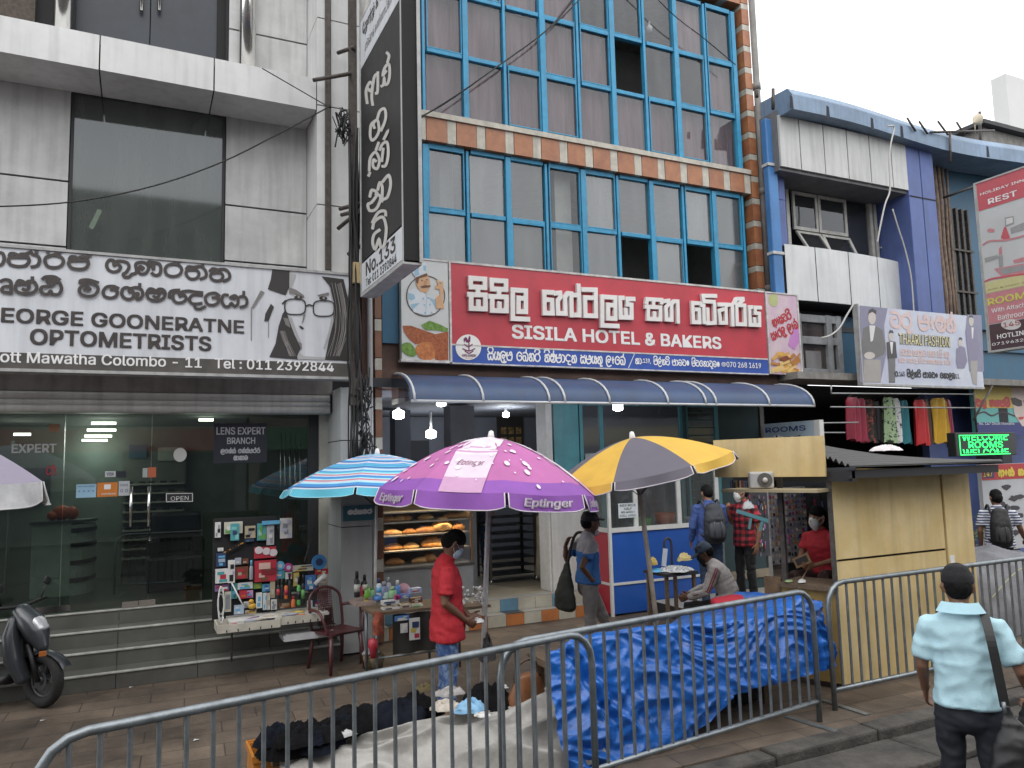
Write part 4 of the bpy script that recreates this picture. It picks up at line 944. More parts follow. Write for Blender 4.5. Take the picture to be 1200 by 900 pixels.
for cx, cy in ((795, 325), (977, 336)):
    pts = [P1.uv(*q) for q in c7([(cx+66*math.copysign(abs(math.cos(R(t)))**.6, math.cos(R(t))), cy+50*math.copysign(abs(math.sin(R(t)))**.6, math.sin(R(t)))) for t in range(0, 361, 15)])]; m.ribbon(P1, pts, .016, .006, 0, 0)
m.ribbon(P1, [P1.uv(*q) for q in c7([(862, 320), (885, 312), (910, 320)])], .018, .0065); m.ribbon(P1, [P1.uv(*q) for q in c7([(715, 305), (735, 285)])], .02, .0065)
m.ribbon(P1, [P1.uv(*q) for q in c7([(515, 540), (515, 330)])], .010, .004, 0, 1); m.ribbon(P1, [P1.uv(*q) for q in c7([(625, 420), (624, 520)])], .008, .004, 0, 1)
random.seed(6)
for k in range(12):
    x = random.uniform(1000, 1110); m.ribbon(P1, [P1.uv(*q) for q in c7(catmull([(x, 170+k), (x+30, 330), (x+35+random.uniform(-10, 10), 480), (x-10, 640)], 3))], .005, .0055+.0002*k, 0, 2)
    x = random.uniform(690, 730); m.ribbon(P1, [P1.uv(*q) for q in c7([(x, 480), (x+20, 540), (x+50+2*k, 640)])], .004, .0055+.0002*k, 0, 2)
for L_ in ([(757, 110), (800, 120), (772, 200), (790, 260), (760, 235)], [(1030, 385), (1040, 430), (1005, 545), (985, 600), (975, 590), (1010, 480)], [(812, 605), (850, 640), (985, 648), (985, 664), (812, 660)], [(740, 380), (775, 395), (800, 470), (835, 555), (828, 575), (790, 500)]): m.pface(P1, c7(L_), .0026, 3)
m.pface(P1, c7(oval(P1, 818, 262, 8, 9)), .0042, 2); m.pface(P1, c7(oval(P1, 978, 268, 8, 9)), .0042, 2)
m.build('portrait', [flat('portrait_black', (.035, .032, .03)), flat('portrait_grey', (.20, .19, .18)), flat('portrait_hair_light', (.28, .26, .25)), flat('portrait_shade', (.40, .40, .40))], SB)
# ---- tall black sign at right angles to the street
VX = 2.37; PV = PX(VX)
VS = thing('projecting_sign', 'tall narrow black and white sign No.133 projecting over the pavement on a steel post', 'signboard', (VX+.1, 8.6, 4.2))
yl, yr = on_x(424, 346, VX).y, on_x(473.5, 321, VX).y; zb = on_x(424, 346, VX).z
m = MB(); m.box(VX+.002, VX+.19, yr, yl, zb, 10.2); m.build('cabinet', mat('black_sign_side', (.008, .007, .008), .75, var=.4), VS)
uL, uR = -yl, -yr; v1 = PV.uv(424, 309)[1]; v2 = PV.uv(421, 86)[1]
m = MB(); m.rect(PV, uL+.03, uR-.04, v1+.01, v2-.01, .0, .004); m.build('black_panel', mat('charcoal_sign_sheet', (.022, .021, .021), .45, var=.2), VS)
m = MB(); m.rect(PV, uL+.03, uR-.04, zb+.03, v1-.012, 0, .004); m.build('white_panel', SIGNW, VS); m = MB(); m.rect(PV, uL+.03, uR-.04, v2+.005, v2+.62, 0, .004); m.build('white_panel', SIGNW, VS)
m = MB(); m.rect(PV, uL+.03, uR-.04, v2+.63, 10.15, 0, .004); m.build('picture_panel', mat('sign_picture', (.22, .20, .18), .5, var=.9, scale=2.5, col2=(.62, .62, .6)), VS)
m = MB(); m.box(VX-.01, VX+.2, yl, yl+.02, zb-.02, 10.2); m.rect(PV, uL, uR, zb-.022, zb+.02, -.19, .008); m.rect(PV, uR-.032, uR, zb+.022, 10.2, 0, .007); m.rect(PV, uL, uL+.022, zb+.022, 10.2, 0, .006); m.box(VX+.16, VX+.2, yr-.025, yr-.0215, zb, 10.2)
m.build('frame', FRM, VS)
class QP:      # strokes laid out in photo pixels, painted on the board itself
    def __init__(s, pl): s.p = pl
    def uv(s, x, y): return x, y
    def pt(s, u, v, d=0.0): return s.p.px(u, v, d)
PVQ = QP(PV); m = MB(); G7 = (420, 60, 6.43); H8 = (370, 150, 4.286)
trace(m, PVQ, [[(70, 392), (62, 300), (90, 235), (112, 262), (95, 300), (78, 285)], [(112, 405), (105, 335), (122, 205), (140, 175)], [(135, 318), (150, 300), (152, 160)],
  [(178, 265), (195, 250), (200, 200), (205, 250), (228, 240), (242, 175), (235, 100), (205, 125), (190, 180), (215, 150)], [(225, 85), (237, 35), (220, 12)],
  [(128, 528), (100, 560), (95, 640), (112, 672), (145, 640), (162, 590), (150, 520), (120, 545), (128, 580)], [(150, 505), (170, 450), (205, 437), (212, 510), (178, 600)],
  [(88, 900), (95, 810), (135, 762), (165, 820), (150, 885), (118, 870), (120, 820), (140, 830)], [(140, 745), (160, 690)], [(168, 745), (190, 700), (225, 690), (233, 780), (215, 860), (188, 868)], [(195, 735), (185, 830)], [(200, 665), (232, 600), (212, 645)]], *G7, 3.3, .006)
trace(m, PVQ, [[(268, 240), (275, 225)], [(275, 345), (285, 312), (312, 330), (285, 372), (265, 385), (275, 415), (308, 405), (330, 350), (305, 330)], [(315, 310), (325, 275), (338, 300), (335, 370)], [(340, 270), (370, 238), (380, 285), (365, 345), (345, 358)],
  [(288, 475), (318, 425), (352, 418), (356, 440)], [(290, 505), (300, 470), (340, 448), (358, 500), (350, 580), (332, 600), (322, 560), (303, 608), (290, 575), (298, 535), (325, 512)]], *H8, 3.5, .006)
m.build('sinhala_lettering', mat('aged_white_lettering', (.55, .53, .50), .5, var=.15), VS)
m = MB(); hw_ = uR-uL; hh_ = v1-zb; letters(m, PV, 'No.133', uL+.13*hw_, zb+.46*hh_, uR-.16*hw_, zb+.90*hh_, .006, bold=.03); letters(m, PV, 'Tel: 011 2392844', uL+.13*hw_, zb+.14*hh_, uR-.14*hw_, zb+.38*hh_, .006, bold=.01)
letters(m, PV, 'ேஜார்ஜ் குணரத்ன', uL+.08*hw_, v2+.34, uR-.10*hw_, v2+.54, .006, bold=.01); letters(m, PV, 'மூக்குக் கண்ணாடிகள்', uL+.14*hw_, v2+.13, uR-.18*hw_, v2+.26, .006)
m.build('lettering', BLACKTXT, VS)
PT = thing('steel_post', 'dark steel post with brackets and tangled wires behind the tall black sign', 'post', (2.32, 9.15, 0))
m = MB(); m.box(2.27, 2.36, 9.15, 9.24, 3.0, 11.5); m.build('post', STEEL, PT)
m = MB(); m.box(2.02, 2.08, 9.38, 9.44, 4.7, 11.5); m.build('wall_bracket_post', STEEL, PT)
for (a, b, c, d) in ((367, 94, 412, 86), (398, 245, 424, 238), (400, 252, 424, 246), (396, 268, 420, 248), (396, 62, 416, 55), (408, 298, 428, 285)):
    m = MB(); m.tube([on_y(a, b, 9.4), on_y(c, d, 9.1)], .025, 6); m.build('bracket', STEEL, PT)
random.seed(21)
for k, (cx, cy, n) in enumerate(((402, 150, 14), (425, 470, 16), (430, 520, 12))):
    m = MB()
    for i in range(n):
        pts = [on_y(cx+random.gauss(0, 7), cy+random.gauss(0, 12+5*(k > 0)), 9.15+random.uniform(-.1, .2)) for _ in range(4)]; m.tube(catmull(pts, 5), random.uniform(.006, .012), 5)
    m.build('wire_tangle', WIRE, PT)
m = MB(); random.seed(5)
for i in range(9):
    x = 409+i*1.6; m.tube(catmull([on_y(x+random.uniform(-3, 3), y, 9.1+random.uniform(-.05, .15)) for y in (150, 240, 320, 400, 470, 545)], 4), random.uniform(.008, .02), 5)
m.build('cable_run', WIRE, PT)
m = MB(); p, q = on_y(413, 332, 9.12), on_y(421, 309, 9.12); m.box(p.x, q.x+.04, 9.06, 9.14, p.z, q.z); m.build('junction_box', flat('yellowed_plastic', (.50, .38, .20)), PT)
# ---- red bakery signboard
PR = PY(9.80)
RS = thing('bakery_signboard', 'long red and blue signboard with raised white letters above the blue awning', 'signboard', (6.7, 9.85, 3.65))
RX0, RX1, RZ0, RZ1 = 3.83, 9.55, 3.655, 5.05
zb = (PR.uv(528.3, 405)[1]+PR.uv(897, 419.8)[1])/2
m = MB(); m.box(RX0, RX1, 9.801, 9.90, zb+.012, RZ1); m.build('red_panel', mat('red_sign_sheet', (.50, .045, .065), .4, var=.18, scale=1.5, streak=.08), RS)
m = MB(); m.box(RX0, RX1, 9.8012, 9.90, RZ0, zb-.012); m.build('blue_panel', mat('blue_sign_sheet', (.035, .09, .38), .4, var=.2, scale=2), RS)
m = MB(); m.box(RX0-.005, RX1+.005, 9.79, 9.91, RZ1, RZ1+.03); m.box(RX0-.005, RX1, 9.795, 9.9, zb-.011, zb+.011); m.box(RX0-.03, RX0-.001, 9.79, 9.91, RZ0, RZ1+.03); m.box(RX0, RX1, 9.792, 9.9, RZ0-.02, RZ0-.001); m.build('frame', flat('white_trim', (.62, .6, .58), .5, .4), RS)
wd = .069; A, B, C_ = (540, 315, 10), (625, 320, 10), (745, 335, 8)
sis = [[(100, 190), (100, 118), (267, 130), (267, 228), (95, 220)], [(185, 225), (185, 310)], [(75, 308), (272, 316), (272, 478), (105, 472), (105, 335)], [(190, 478), (190, 385)]]
laA = [[(780, 598), (592, 590), (592, 255), (745, 265), (745, 510), (660, 507), (660, 350), (720, 356)]]
LAY = [(A, sis), (A, [[(x+246, y+23) for x, y in s_] for s_ in sis]), (A, laA),
 (B, [[(215, 235), (110, 230), (115, 475), (205, 478), (200, 325), (150, 320)], [(232, 245), (295, 240), (300, 285), (268, 330), (272, 478), (358, 482), (352, 290), (385, 245), (425, 250), (430, 510)], [(455, 265), (505, 270)], [(510, 148), (518, 300), (520, 500), (470, 498)],
      [(555, 200), (710, 205), (715, 510), (590, 505), (585, 295), (672, 298)], [(x+195, y+30) for x, y in laA[0]], [(1035, 298), (995, 298), (1002, 525), (1130, 530), (1128, 380), (1080, 375), (1080, 310), (1160, 312)], [(1065, 528), (1060, 430)]]),
 (C_, [[(85, 168), (90, 130), (225, 138), (225, 168)], [(150, 135), (150, 205)], [(75, 200), (215, 208), (215, 320), (100, 314), (100, 215)], [(160, 320), (160, 255)], [(245, 150), (290, 145), (290, 178), (265, 208), (270, 320), (320, 324), (318, 180), (340, 150), (375, 152), (380, 348)],
       [(590, 170), (515, 165), (522, 345), (580, 347), (575, 228), (545, 226)], [(735, 100), (612, 98), (620, 150), (715, 155), (720, 205), (725, 352), (660, 355), (655, 220)], [(655, 352), (622, 345), (618, 190), (590, 185)],
       [(755, 180), (815, 180), (885, 185), (890, 375)], [(825, 190), (830, 352), (775, 352), (770, 290), (760, 240), (800, 225)], [(905, 172), (925, 128), (990, 126)], [(930, 185), (1000, 190), (1005, 367), (930, 364), (925, 190)], [(925, 192), (985, 138)],
       [(1070, 205), (1045, 205), (1052, 370), (1140, 374), (1138, 265), (1100, 260), (1098, 208), (1152, 210)], [(1095, 372), (1092, 310)]])]
for (ox, oy, sc), L in LAY: trace(MB(), PR, L, ox, oy, sc, wd if sc == 10 else wd*.92, .002, .05, smooth=False).build('raised_lettering', mat('raised_white_letter', (.74, .72, .70), .4, var=.1, scale=3), RS)
m = MB(); letters_px(m, PR, 'SISILA HOTEL & BAKERS', (599.8, 396.8), (844.6, 395.0), .003, bold=.04); m.build('lettering', WTXT, RS)
m = MB(); sinhala(m, PR, 'sa+i ya la+u ma | e ba+hal ka ra+i | na+i ssa+hal pa aa da na | sa pa ya na+u | la ae e ba+hal', (571.7, 421.2), (733, 418.2), .021, .002)
sinhala(m, PR, "na aa '.139, | ma+i la+hal ka ta+i | ma aa va ta '. | pa+i ta e ka aa ta+u va '.", (744.6, 426.2), (843.5, 423.6), .017, .002)
letters_px(m, PR, '070 268 1619', (851.4, 430.2), (891.5, 425.6), .003, bold=.02); letters_px(m, PR, '@', (845.5, 429.6), (850.5, 424.5), .003, bold=.02)
m.ribbon(PR, [PR.uv(743.5, 414.5), PR.uv(736.4, 431)], .012, .003); m.build('blue_band_lettering', WTXT, RS)
m = MB(); m.pface(PR, oval(PR, 548.8, 407, 15, 15, 28), .003, 0)
def cL(L): return [(460+x/6, 295+y/6) for x, y in L]
m.pface(PR, cL([(498, 612), (512, 600), (522, 604), (528, 622), (538, 590), (548, 600), (545, 635), (530, 640), (520, 640), (508, 625), (505, 640), (499, 632)]), .005, 1)
for x0_, x1_, y_ in ((505, 560, 660), (492, 578, 690), (508, 566, 706)): m.ribbon(PR, [PR.uv(*q) for q in cL(catmull([(x0_, y_-8), ((x0_+x1_)/2, y_+8), (x1_, y_-8)], 4))], .016, .005, 0, 1)
m.ribbon(PR, [PR.uv(*q) for q in cL([(536, 640), (536, 700)])], .016, .0065, 0, 1)
letters_px(m, PR, 'CAFE HUNGRY', tuple(cL([(487, 737)])[0]), tuple(cL([(588, 722)])[0]), .006, m=1, bold=.02); letters_px(m, PR, 'RESTAURANT', tuple(cL([(512, 752)])[0]), tuple(cL([(565, 745)])[0]), .006, m=2)
m.build('logo', [flat('logo_white', (.78, .77, .75)), flat('logo_plum', (.16, .02, .09)), flat('logo_orange', (.6, .2, .05))], RS)
# ---- chef panel and chips panel
CP = thing('picture_sign', 'pale sign panel with a moustached cook and fried chicken, beside the red signboard', 'sign', (3.45, 9.85, 3.66))
m = MB(); m.box(3.115, 3.79, 9.802, 9.9, 3.675, 5.05); m.build('panel', mat('pale_sign_sheet', (.56, .58, .57), .4, var=.08), CP)
m = MB(); m.box(3.10, 3.795, 9.792, 9.91, 5.051, 5.075); m.box(3.10, 3.795, 9.79, 9.91, 3.64, 3.674); m.build('frame', MATS['white_trim'], CP)
CK = [flat('cook_white', (.62, .66, .70)), flat('cook_blue_fold', (.30, .48, .60)), flat('cook_skin', (.60, .36, .20)), flat('cook_line', (.07, .05, .05)), flat('cook_hair', (.14, .06, .03)), flat('cook_skin_shade', (.5, .27, .14))]
m = MB()
m.ribbon(PR, [PR.uv(*q) for q in cL(oval(PR, 232, 312, 134, 142, 40)+[(366, 312)])], .014, .003, 0, 3)
m.pface(PR, cL([(108, 275), (160, 258), (240, 300), (300, 345), (302, 430), (232, 448), (150, 425), (112, 370)]), .005, 0)
m.pface(PR, cL([(110, 290), (150, 300), (160, 330), (130, 345), (112, 330)]), .006, 1); m.pface(PR, cL([(125, 370), (190, 360), (150, 400), (140, 410)]), .006, 1); m.pface(PR, cL([(250, 320), (300, 340), (302, 400), (280, 360)]), .006, 1)
m.pface(PR, cL([(160, 180), (245, 160), (262, 200), (262, 250), (240, 290), (190, 280), (165, 230)]), .007, 2)
m.pface(PR, cL([(138, 150), (130, 110), (150, 78), (195, 68), (235, 82), (242, 115), (235, 150), (160, 182)]), .009, 0); m.pface(PR, cL([(150, 130), (165, 95), (190, 100), (180, 135), (190, 160), (155, 178)]), .010, 1); m.pface(PR, cL([(215, 95), (238, 100), (232, 140), (215, 130)]), .010, 1)
m.pface(PR, cL([(162, 182), (240, 152), (246, 170), (185, 188), (178, 225), (168, 222)]), .0105, 4); m.pface(PR, cL([(195, 245), (225, 236), (245, 238), (268, 236), (262, 250), (235, 254), (205, 256)]), .0105, 4)
m.pface(PR, cL([(218, 205), (240, 205), (238, 232), (220, 232)]), .0102, 5); m.pface(PR, cL(oval(PR, 205, 203, 6, 4, 10)), .011, 3); m.pface(PR, cL(oval(PR, 240, 198, 6, 4, 10)), .011, 3)
m.pface(PR, cL([(300, 330), (332, 300), (330, 265), (298, 262), (302, 235), (320, 240), (308, 200), (322, 195), (335, 230), (342, 205), (354, 208), (358, 275), (352, 330), (362, 400), (305, 400)]), .008, 2)
for bx_, by_ in ((215, 330), (250, 325), (222, 375), (262, 372), (228, 430), (272, 428)): m.pface(PR, cL(oval(PR, bx_, by_, 7, 7, 10)), .0075, 1)
m.ribbon(PR, [PR.uv(*q) for q in cL([(240, 300), (232, 445)])], .006, .0076, 0, 1)
m.build('cook_picture', CK, CP)
FOOD = [mat('fried_chicken', (.42, .12, .035), .4, var=.6, scale=34, col2=(.18, .035, .012), lo=.3, hi=.65), mat('golden_chicken', (.62, .25, .07), .4, var=.5, scale=16, col2=(.35, .09, .03)), mat('salad_green', (.22, .38, .06), .5, var=.6, scale=20, col2=(.06, .15, .02))]
m = MB()
m.pface(PR, cL([(70, 520), (130, 520), (200, 545), (300, 580), (392, 560), (392, 762), (300, 765), (290, 700), (250, 650), (160, 650), (120, 620), (80, 565)]), .003, 0)
m.pface(PR, cL([(160, 680), (200, 640), (270, 640), (300, 700), (290, 750), (230, 765), (180, 735)]), .005, 1, True)
m.pface(PR, cL([(200, 515), (260, 485), (330, 510), (390, 540), (385, 565), (300, 552), (230, 550)]), .0045, 2); m.pface(PR, cL([(68, 650), (120, 640), (160, 690), (160, 730), (120, 735), (68, 700)]), .0045, 2, True)
m.build('chicken_picture', FOOD, CP)
FP = thing('picture_sign', 'narrow pink sign panel with a heap of chips, beside the red signboard', 'sign', (9.98, 9.85, 3.66))
m = MB(); m.box(9.60, 10.30, 9.802, 9.9, 3.655, 5.05); m.build('panel', mat('pink_sign_sheet', (.60, .50, .50), .4, var=.5, scale=3.5, col2=(.52, .36, .48)), FP)
m = MB(); m.box(9.575, 10.33, 9.79, 9.91, 5.051, 5.075); m.box(9.575, 9.599, 9.79, 9.91, 3.655, 5.05); m.box(10.301, 10.33, 9.79, 9.91, 3.655, 5.05); m.build('frame', MATS['white_trim'], FP)
def c5(L): return [(720+x/5.217, 320+y/5.217) for x, y in L]
m = MB(); random.seed(17)
for k in range(34):
    cx, cy = random.uniform(960, 1120), random.uniform(470, 605)
    if cy < 520 and cx > 1040: continue
    a = random.uniform(-.6, 1.2); L = random.uniform(22, 42); hw = random.uniform(7, 13)
    pts = [(cx+math.cos(a)*L*s_+math.sin(a)*hw*t_, cy-math.sin(a)*L*s_+math.cos(a)*hw*t_) for s_, t_ in ((-1, -1), (1, -1), (1, 1), (-1, 1))]; m.pface(PR, c5([(min(1134, max(952, x)), min(612, y)) for x, y in pts]), .003+.0004*k, k % 3)
m.pface(PR, c5([(1000, 520), (1050, 505), (1075, 525), (1030, 545)]), .019, 3); m.pface(PR, c5([(1090, 340), (1125, 330), (1132, 420), (1100, 470), (1060, 440)]), .0025, 4); m.pface(PR, c5([(945, 140), (985, 128), (1000, 165), (985, 205), (950, 190)]), .0025, 5, True)
m.build('chips_picture', [flat('chips_gold', (.62, .34, .07)), flat('chips_pale', (.70, .48, .18)), flat('chips_brown', (.42, .18, .04)), flat('sauce_brown', (.2, .05, .02)), flat('orchid_purple', (.5, .22, .5)), flat('lettuce_pale', (.42, .45, .2))], FP)
m = MB()
pl2 = Plane((0, 9.8, 0), (1, 0, .42), (-.42, 0, 1))
sinhala(m, pl2, 'a ae sa ta ra+i', c5([(975, 328)])[0], c5([(1072, 232)])[0], .028, .004); sinhala(m, pl2, 'sa ae ra la+u | la ae ba+hal', c5([(968, 412)])[0], c5([(1112, 288)])[0], .026, .004)
m.build('sinhala_lettering', flat('crimson_lettering', (.45, .03, .04)), FP)
# ---- suit shop sign
PTH = PY(9.3)
TS_ = thing('suit_shop_signboard', 'faded white suit shop signboard with two men and two boys in suits', 'signboard', (12.8, 9.35, 3.5))
a = PTH.uv(1005.5, 358); b = PTH.uv(1153, 450); c = PTH.uv(1007, 449)
m = MB(); tz0, tz1 = c[1], a[1]; m.box(a[0], b[0], 9.302, 9.38, tz0, tz1)
m.build('panel', mat('faded_blue_white_sheet', (.62, .66, .70), .45, var=.3, scale=.8, col2=(.42, .44, .58)), TS_)
m = MB(); m.box(a[0]-.03, a[0]-.001, 9.29, 9.4, tz0-.04, tz1+.03); m.box(a[0], b[0], 9.29, 9.4, tz0-.04, tz0-.001); m.build('frame', FRM, TS_)
def c8(L): return [(1000+x/7.5, 350+y/7.5) for x, y in L]
TM = [flat('suit_grey', (.17, .165, .165)), flat('suit_dark', (.07, .065, .07)), flat('photo_skin', (.55, .50, .47)), flat('photo_white', (.68, .68, .68)), flat('suit_purple', (.24, .22, .32)), flat('photo_backdrop', (.24, .24, .33)), flat('trouser_grey', (.36, .34, .32))]
m = MB()
m.pface(PTH, c8([(55, 60), (300, 85), (270, 240), (290, 480), (240, 730), (60, 735)]), .002, 5); m.pface(PTH, c8([(1000, 140), (1125, 145), (1148, 640), (1020, 640), (985, 300)]), .002, 5)
m.pface(PTH, c8([(85, 260), (140, 235), (195, 240), (255, 275), (285, 430), (270, 490), (180, 530), (90, 520), (65, 430)]), .004, 0); m.pface(PTH, c8([(95, 535), (240, 535), (240, 735), (90, 735)]), .0035, 6)
m.pface(PTH, c8([(138, 235), (192, 238), (170, 370), (150, 380)]), .005, 3); m.pface(PTH, c8(oval(PTH, 162, 170, 34, 58)), .006, 2); m.pface(PTH, c8([(125, 150), (135, 100), (165, 85), (200, 105), (198, 140), (165, 118), (135, 130)]), .007, 1); m.pface(PTH, c8(oval(PTH, 140, 500, 48, 32)), .006, 2)
m.pface(PTH, c8([(290, 385), (330, 370), (370, 380), (384, 520), (300, 530)]), .004, 1); m.pface(PTH, c8([(305, 530), (368, 525), (365, 738), (315, 738)]), .004, 0); m.pface(PTH, c8([(318, 378), (348, 380), (340, 485), (332, 485)]), .005, 3); m.pface(PTH, c8(oval(PTH, 330, 330, 22, 42)), .005, 2); m.pface(PTH, c8([(308, 310), (318, 275), (345, 280), (352, 305), (330, 300)]), .006, 1)
m.pface(PTH, c8([(905, 440), (940, 415), (980, 430), (1000, 550), (975, 612), (915, 612), (902, 555)]), .004, 4); m.pface(PTH, c8(oval(PTH, 938, 385, 18, 36)), .005, 2); m.pface(PTH, c8([(922, 365), (932, 338), (952, 345), (955, 370), (938, 358)]), .006, 1)
m.pface(PTH, c8([(985, 280), (1030, 245), (1080, 260), (1108, 430), (1100, 510), (1080, 545), (1010, 545), (1000, 430)]), .004, 4); m.pface(PTH, c8([(1030, 545), (1090, 545), (1085, 760), (1050, 745), (1030, 640)]), .004, 6); m.pface(PTH, c8(oval(PTH, 1034, 195, 22, 46)), .005, 2); m.pface(PTH, c8([(1014, 170), (1020, 148), (1045, 148), (1052, 175), (1034, 162)]), .006, 1)
m.pface(PTH, c8([(1035, 250), (1055, 255), (1050, 350), (1040, 350)]), .0055, 3)
m.build('suit_photo', TM, TS_)
m = MB(); letters_px(m, PTH, 'THAARU FASHION', c8([(402, 402)])[0], c8([(845, 335)])[0], .003, m=1, bold=.06, shear=.1); letters_px(m, PTH, 'THAARU FASHION', c8([(405, 400)])[0], c8([(842, 336)])[0], .005, m=0, bold=.012, shear=.1)
sinhala(m, PTH, 'ta ra+u | pa ae ssa na+hal', c8([(330, 245)])[0], c8([(900, 170)])[0], .06, .003, 2)
sinhala(m, PTH, 'ma ta ra ka | sa na ra ha ta | ma ha ta | sa ra+i | na ta+u', c8([(415, 495)])[0], c8([(840, 470)])[0], .02, .003, 2); sinhala(m, PTH, 'ka ta | na ra ma+u | pa+i ta | sa na ra ma ya | ha ta', c8([(400, 555)])[0], c8([(855, 545)])[0], .02, .003, 2)
sinhala(m, PTH, "na aa '.143 | ma+i la+hal ka ta+i | ma aa va ta '. | e ka aa la ba '11.", c8([(345, 680)])[0], c8([(938, 660)])[0], .026, .003, 1)
m.build('lettering', [flat('pale_yellow_lettering', (.72, .66, .40)), flat('black_lettering', (.03, .03, .03)), flat('faded_pink_lettering', (.66, .50, .48))], TS_)
# ---- projecting guest house sign
PHX = 12.7; PH = PX(PHX)
HS = thing('guest_house_sign', 'tall red and white projecting sign for rooms with attached bathroom', 'signboard', (PHX+.1, 7.4, 3.8))
yl = on_x(1144.5, 216, PHX).y; yl2 = on_x(1160, 411, PHX).y; yl = (yl+yl2)/2; z0 = on_x(1160, 411, PHX).z; z1 = on_x(1144.5, 216, PHX).z; yr = on_x(1213, 200, PHX).y
m = MB(); m.box(PHX+.002, PHX+.18, yr, yl, z0, z1); m.build('panel', mat('pale_sign_board', (.52, .53, .53), .45, var=.12, scale=1.2), HS)
m = MB(); m.box(PHX-.012, PHX+.2, yl, yl+.04, z0-.03, z1+.03); m.rect(PH, -yl, -yr, z0-.035, z0-.002, -.18, .012); m.rect(PH, -yl, -yr, z1+.002, z1+.03, -.18, .012); m.build('frame', FRM, HS)
def hrect(m, ya, yb, d, mi): a = PH.uv(1150, ya)[1]; b = PH.uv(1150, yb)[1]; m.rect(PH, -yl+.01, -yr, min(a, b), max(a, b), 0, d, mi)
HM = [flat('faded_red', (.50, .10, .12)), flat('pale_yellow', (.55, .52, .26)), flat('dark_plum', (.075, .045, .05)), flat('rose', (.52, .22, .24)), flat('sketch_grey', (.30, .30, .30)), flat('dusty_white', (.62, .60, .58))]
m = MB()
zt = lambda x, y: PH.uv(x, y)[1]
m.rect(PH, -yl+.01, -yr, zt(1149, 247), z1, 0, .003, 0); m.rect(PH, -yl+.01, -yr, zt(1157, 344), zt(1156, 331), 0, .003, 1); m.rect(PH, -yl+.01, -yr, zt(1159, 380), zt(1157, 344.5), 0, .003, 3); m.rect(PH, -yl+.01, -yr, z0, zt(1159, 381), 0, .003, 2)
def c4(L): return [(1130+x/4, 195+y/4) for x, y in L]
m.pface(PH, c4([(172, 335), (185, 290), (192, 280), (198, 288), (215, 335), (190, 345)]), .003, 0); m.pface(PH, c4([(190, 240), (232, 232), (234, 268), (192, 282)]), .003, 4); m.pface(PH, c4([(196, 246), (227, 239), (229, 264), (197, 274)]), .0045, 5); m.pface(PH, c4([(215, 290), (280, 262), (280, 298), (220, 315)]), .0025, 4)
m.pface(PH, c4(oval(PH, 125, 300, 18, 9)), .003, 3); m.pface(PH, c4([(158, 420), (180, 415), (184, 465), (165, 475)]), .003, 4); m.pface(PH, c4([(163, 385), (175, 372), (178, 410), (163, 415)]), .003, 3)
m.pface(PH, c4([(95, 430), (155, 415), (160, 430), (100, 450)]), .003, 4); m.pface(PH, c4([(140, 480), (280, 455), (280, 500), (180, 520)]), .003, 3); m.pface(PH, c4([(160, 482), (280, 462), (280, 488), (185, 508)]), .004, 4); m.pface(PH, c4([(228, 440), (280, 425), (280, 445), (235, 455)]), .003, 3)
m.ribbon(PH, [PH.uv(*q) for q in c4(catmull([(88, 368), (120, 350), (200, 345), (280, 325)], 4))], .03, .003, 0, 3); m.ribbon(PH, [PH.uv(*q) for q in c4(catmull([(98, 540), (140, 525), (280, 505)], 4))], .03, .003, 0, 0)
m.pface(PH, c4(oval(PH, 220, 741, 47, 25)), .005, 5)
m.build('picture', HM, HS)
def lx(mb, t, bl, tr, full, d=.006, **k):
    a = PH.uv(*bl); b = PH.uv(*tr); letters(mb, PH, t, a[0], a[1], a[0]+(b[0]-a[0])*full, b[1], d, **k)
m = MB(); lx(m, 'HOLIDAY INN', (1149, 229.5), (1199.7, 209.5), 1.0, bold=.03, m=0); lx(m, 'REST', (1158.4, 240), (1191.7, 222.5), 1, bold=.035, m=0)
lx(m, 'A/C & NON A/C', (1157.5, 341), (1200, 330), 1.22, m=1, bold=.01); lx(m, 'ROOMS', (1158, 358.5), (1200, 341.5), 1.28, bold=.03, m=2); lx(m, 'With Attached', (1162.5, 367), (1200, 354.5), 1.27, m=0, bold=.01); lx(m, 'Bathroom', (1170, 375.5), (1200, 364), 1.12, m=0, bold=.01)
lx(m, '145', (1176, 384), (1195, 375), 1, m=3, bold=.02); lx(m, 'HOTLINE', (1169, 397.5), (1200, 387), 1.15, m=0, bold=.03); lx(m, '071963225', (1163, 405.5), (1200, 396.5), 1.28, m=0, bold=.02)
m.build('lettering', [WTXT, flat('olive_lettering', (.3, .3, .14)), flat('yellow_green_lettering', (.62, .62, .12)), flat('rose_lettering', (.4, .12, .14))], HS)
# ---- LED sign
PL_ = PY(8.7); LS = thing('led_sign', 'black LED screen with WELCOME ROOMS in green lights', 'sign', (13.4, 8.8, 2.2))
a = PL_.uv(1119, 507); b = PL_.uv(1192, 533)
m = MB(); m.box(a[0], b[0], 8.702, 8.86, b[1], a[1]); m.build('cabinet', flat('led_black', (.012, .014, .013), .4), LS, bevel=.01)
GRN = emit('green_led', (.03, 1.0, .18), 1.3)
def c562(L): return [(1100+x/5.62, 440+y/5.62) for x, y in L]
m = MB(); q0 = PL_.uv(*c562([(145, 400)])[0]); q1 = PL_.uv(*c562([(465, 510)])[0])
ru0, ru1, rz1, rz0 = q0[0], q1[0], q0[1], q1[1]; hh = rz1-rz0
st = (len(m.f), len(m.v)); letters(m, PL_, 'WELCOME', ru0+.02, rz0+hh*.74, ru1-.02, rz0+hh*1.16, .004, bold=.02); clipv(m, PL_, st, 0, rz1-.01)
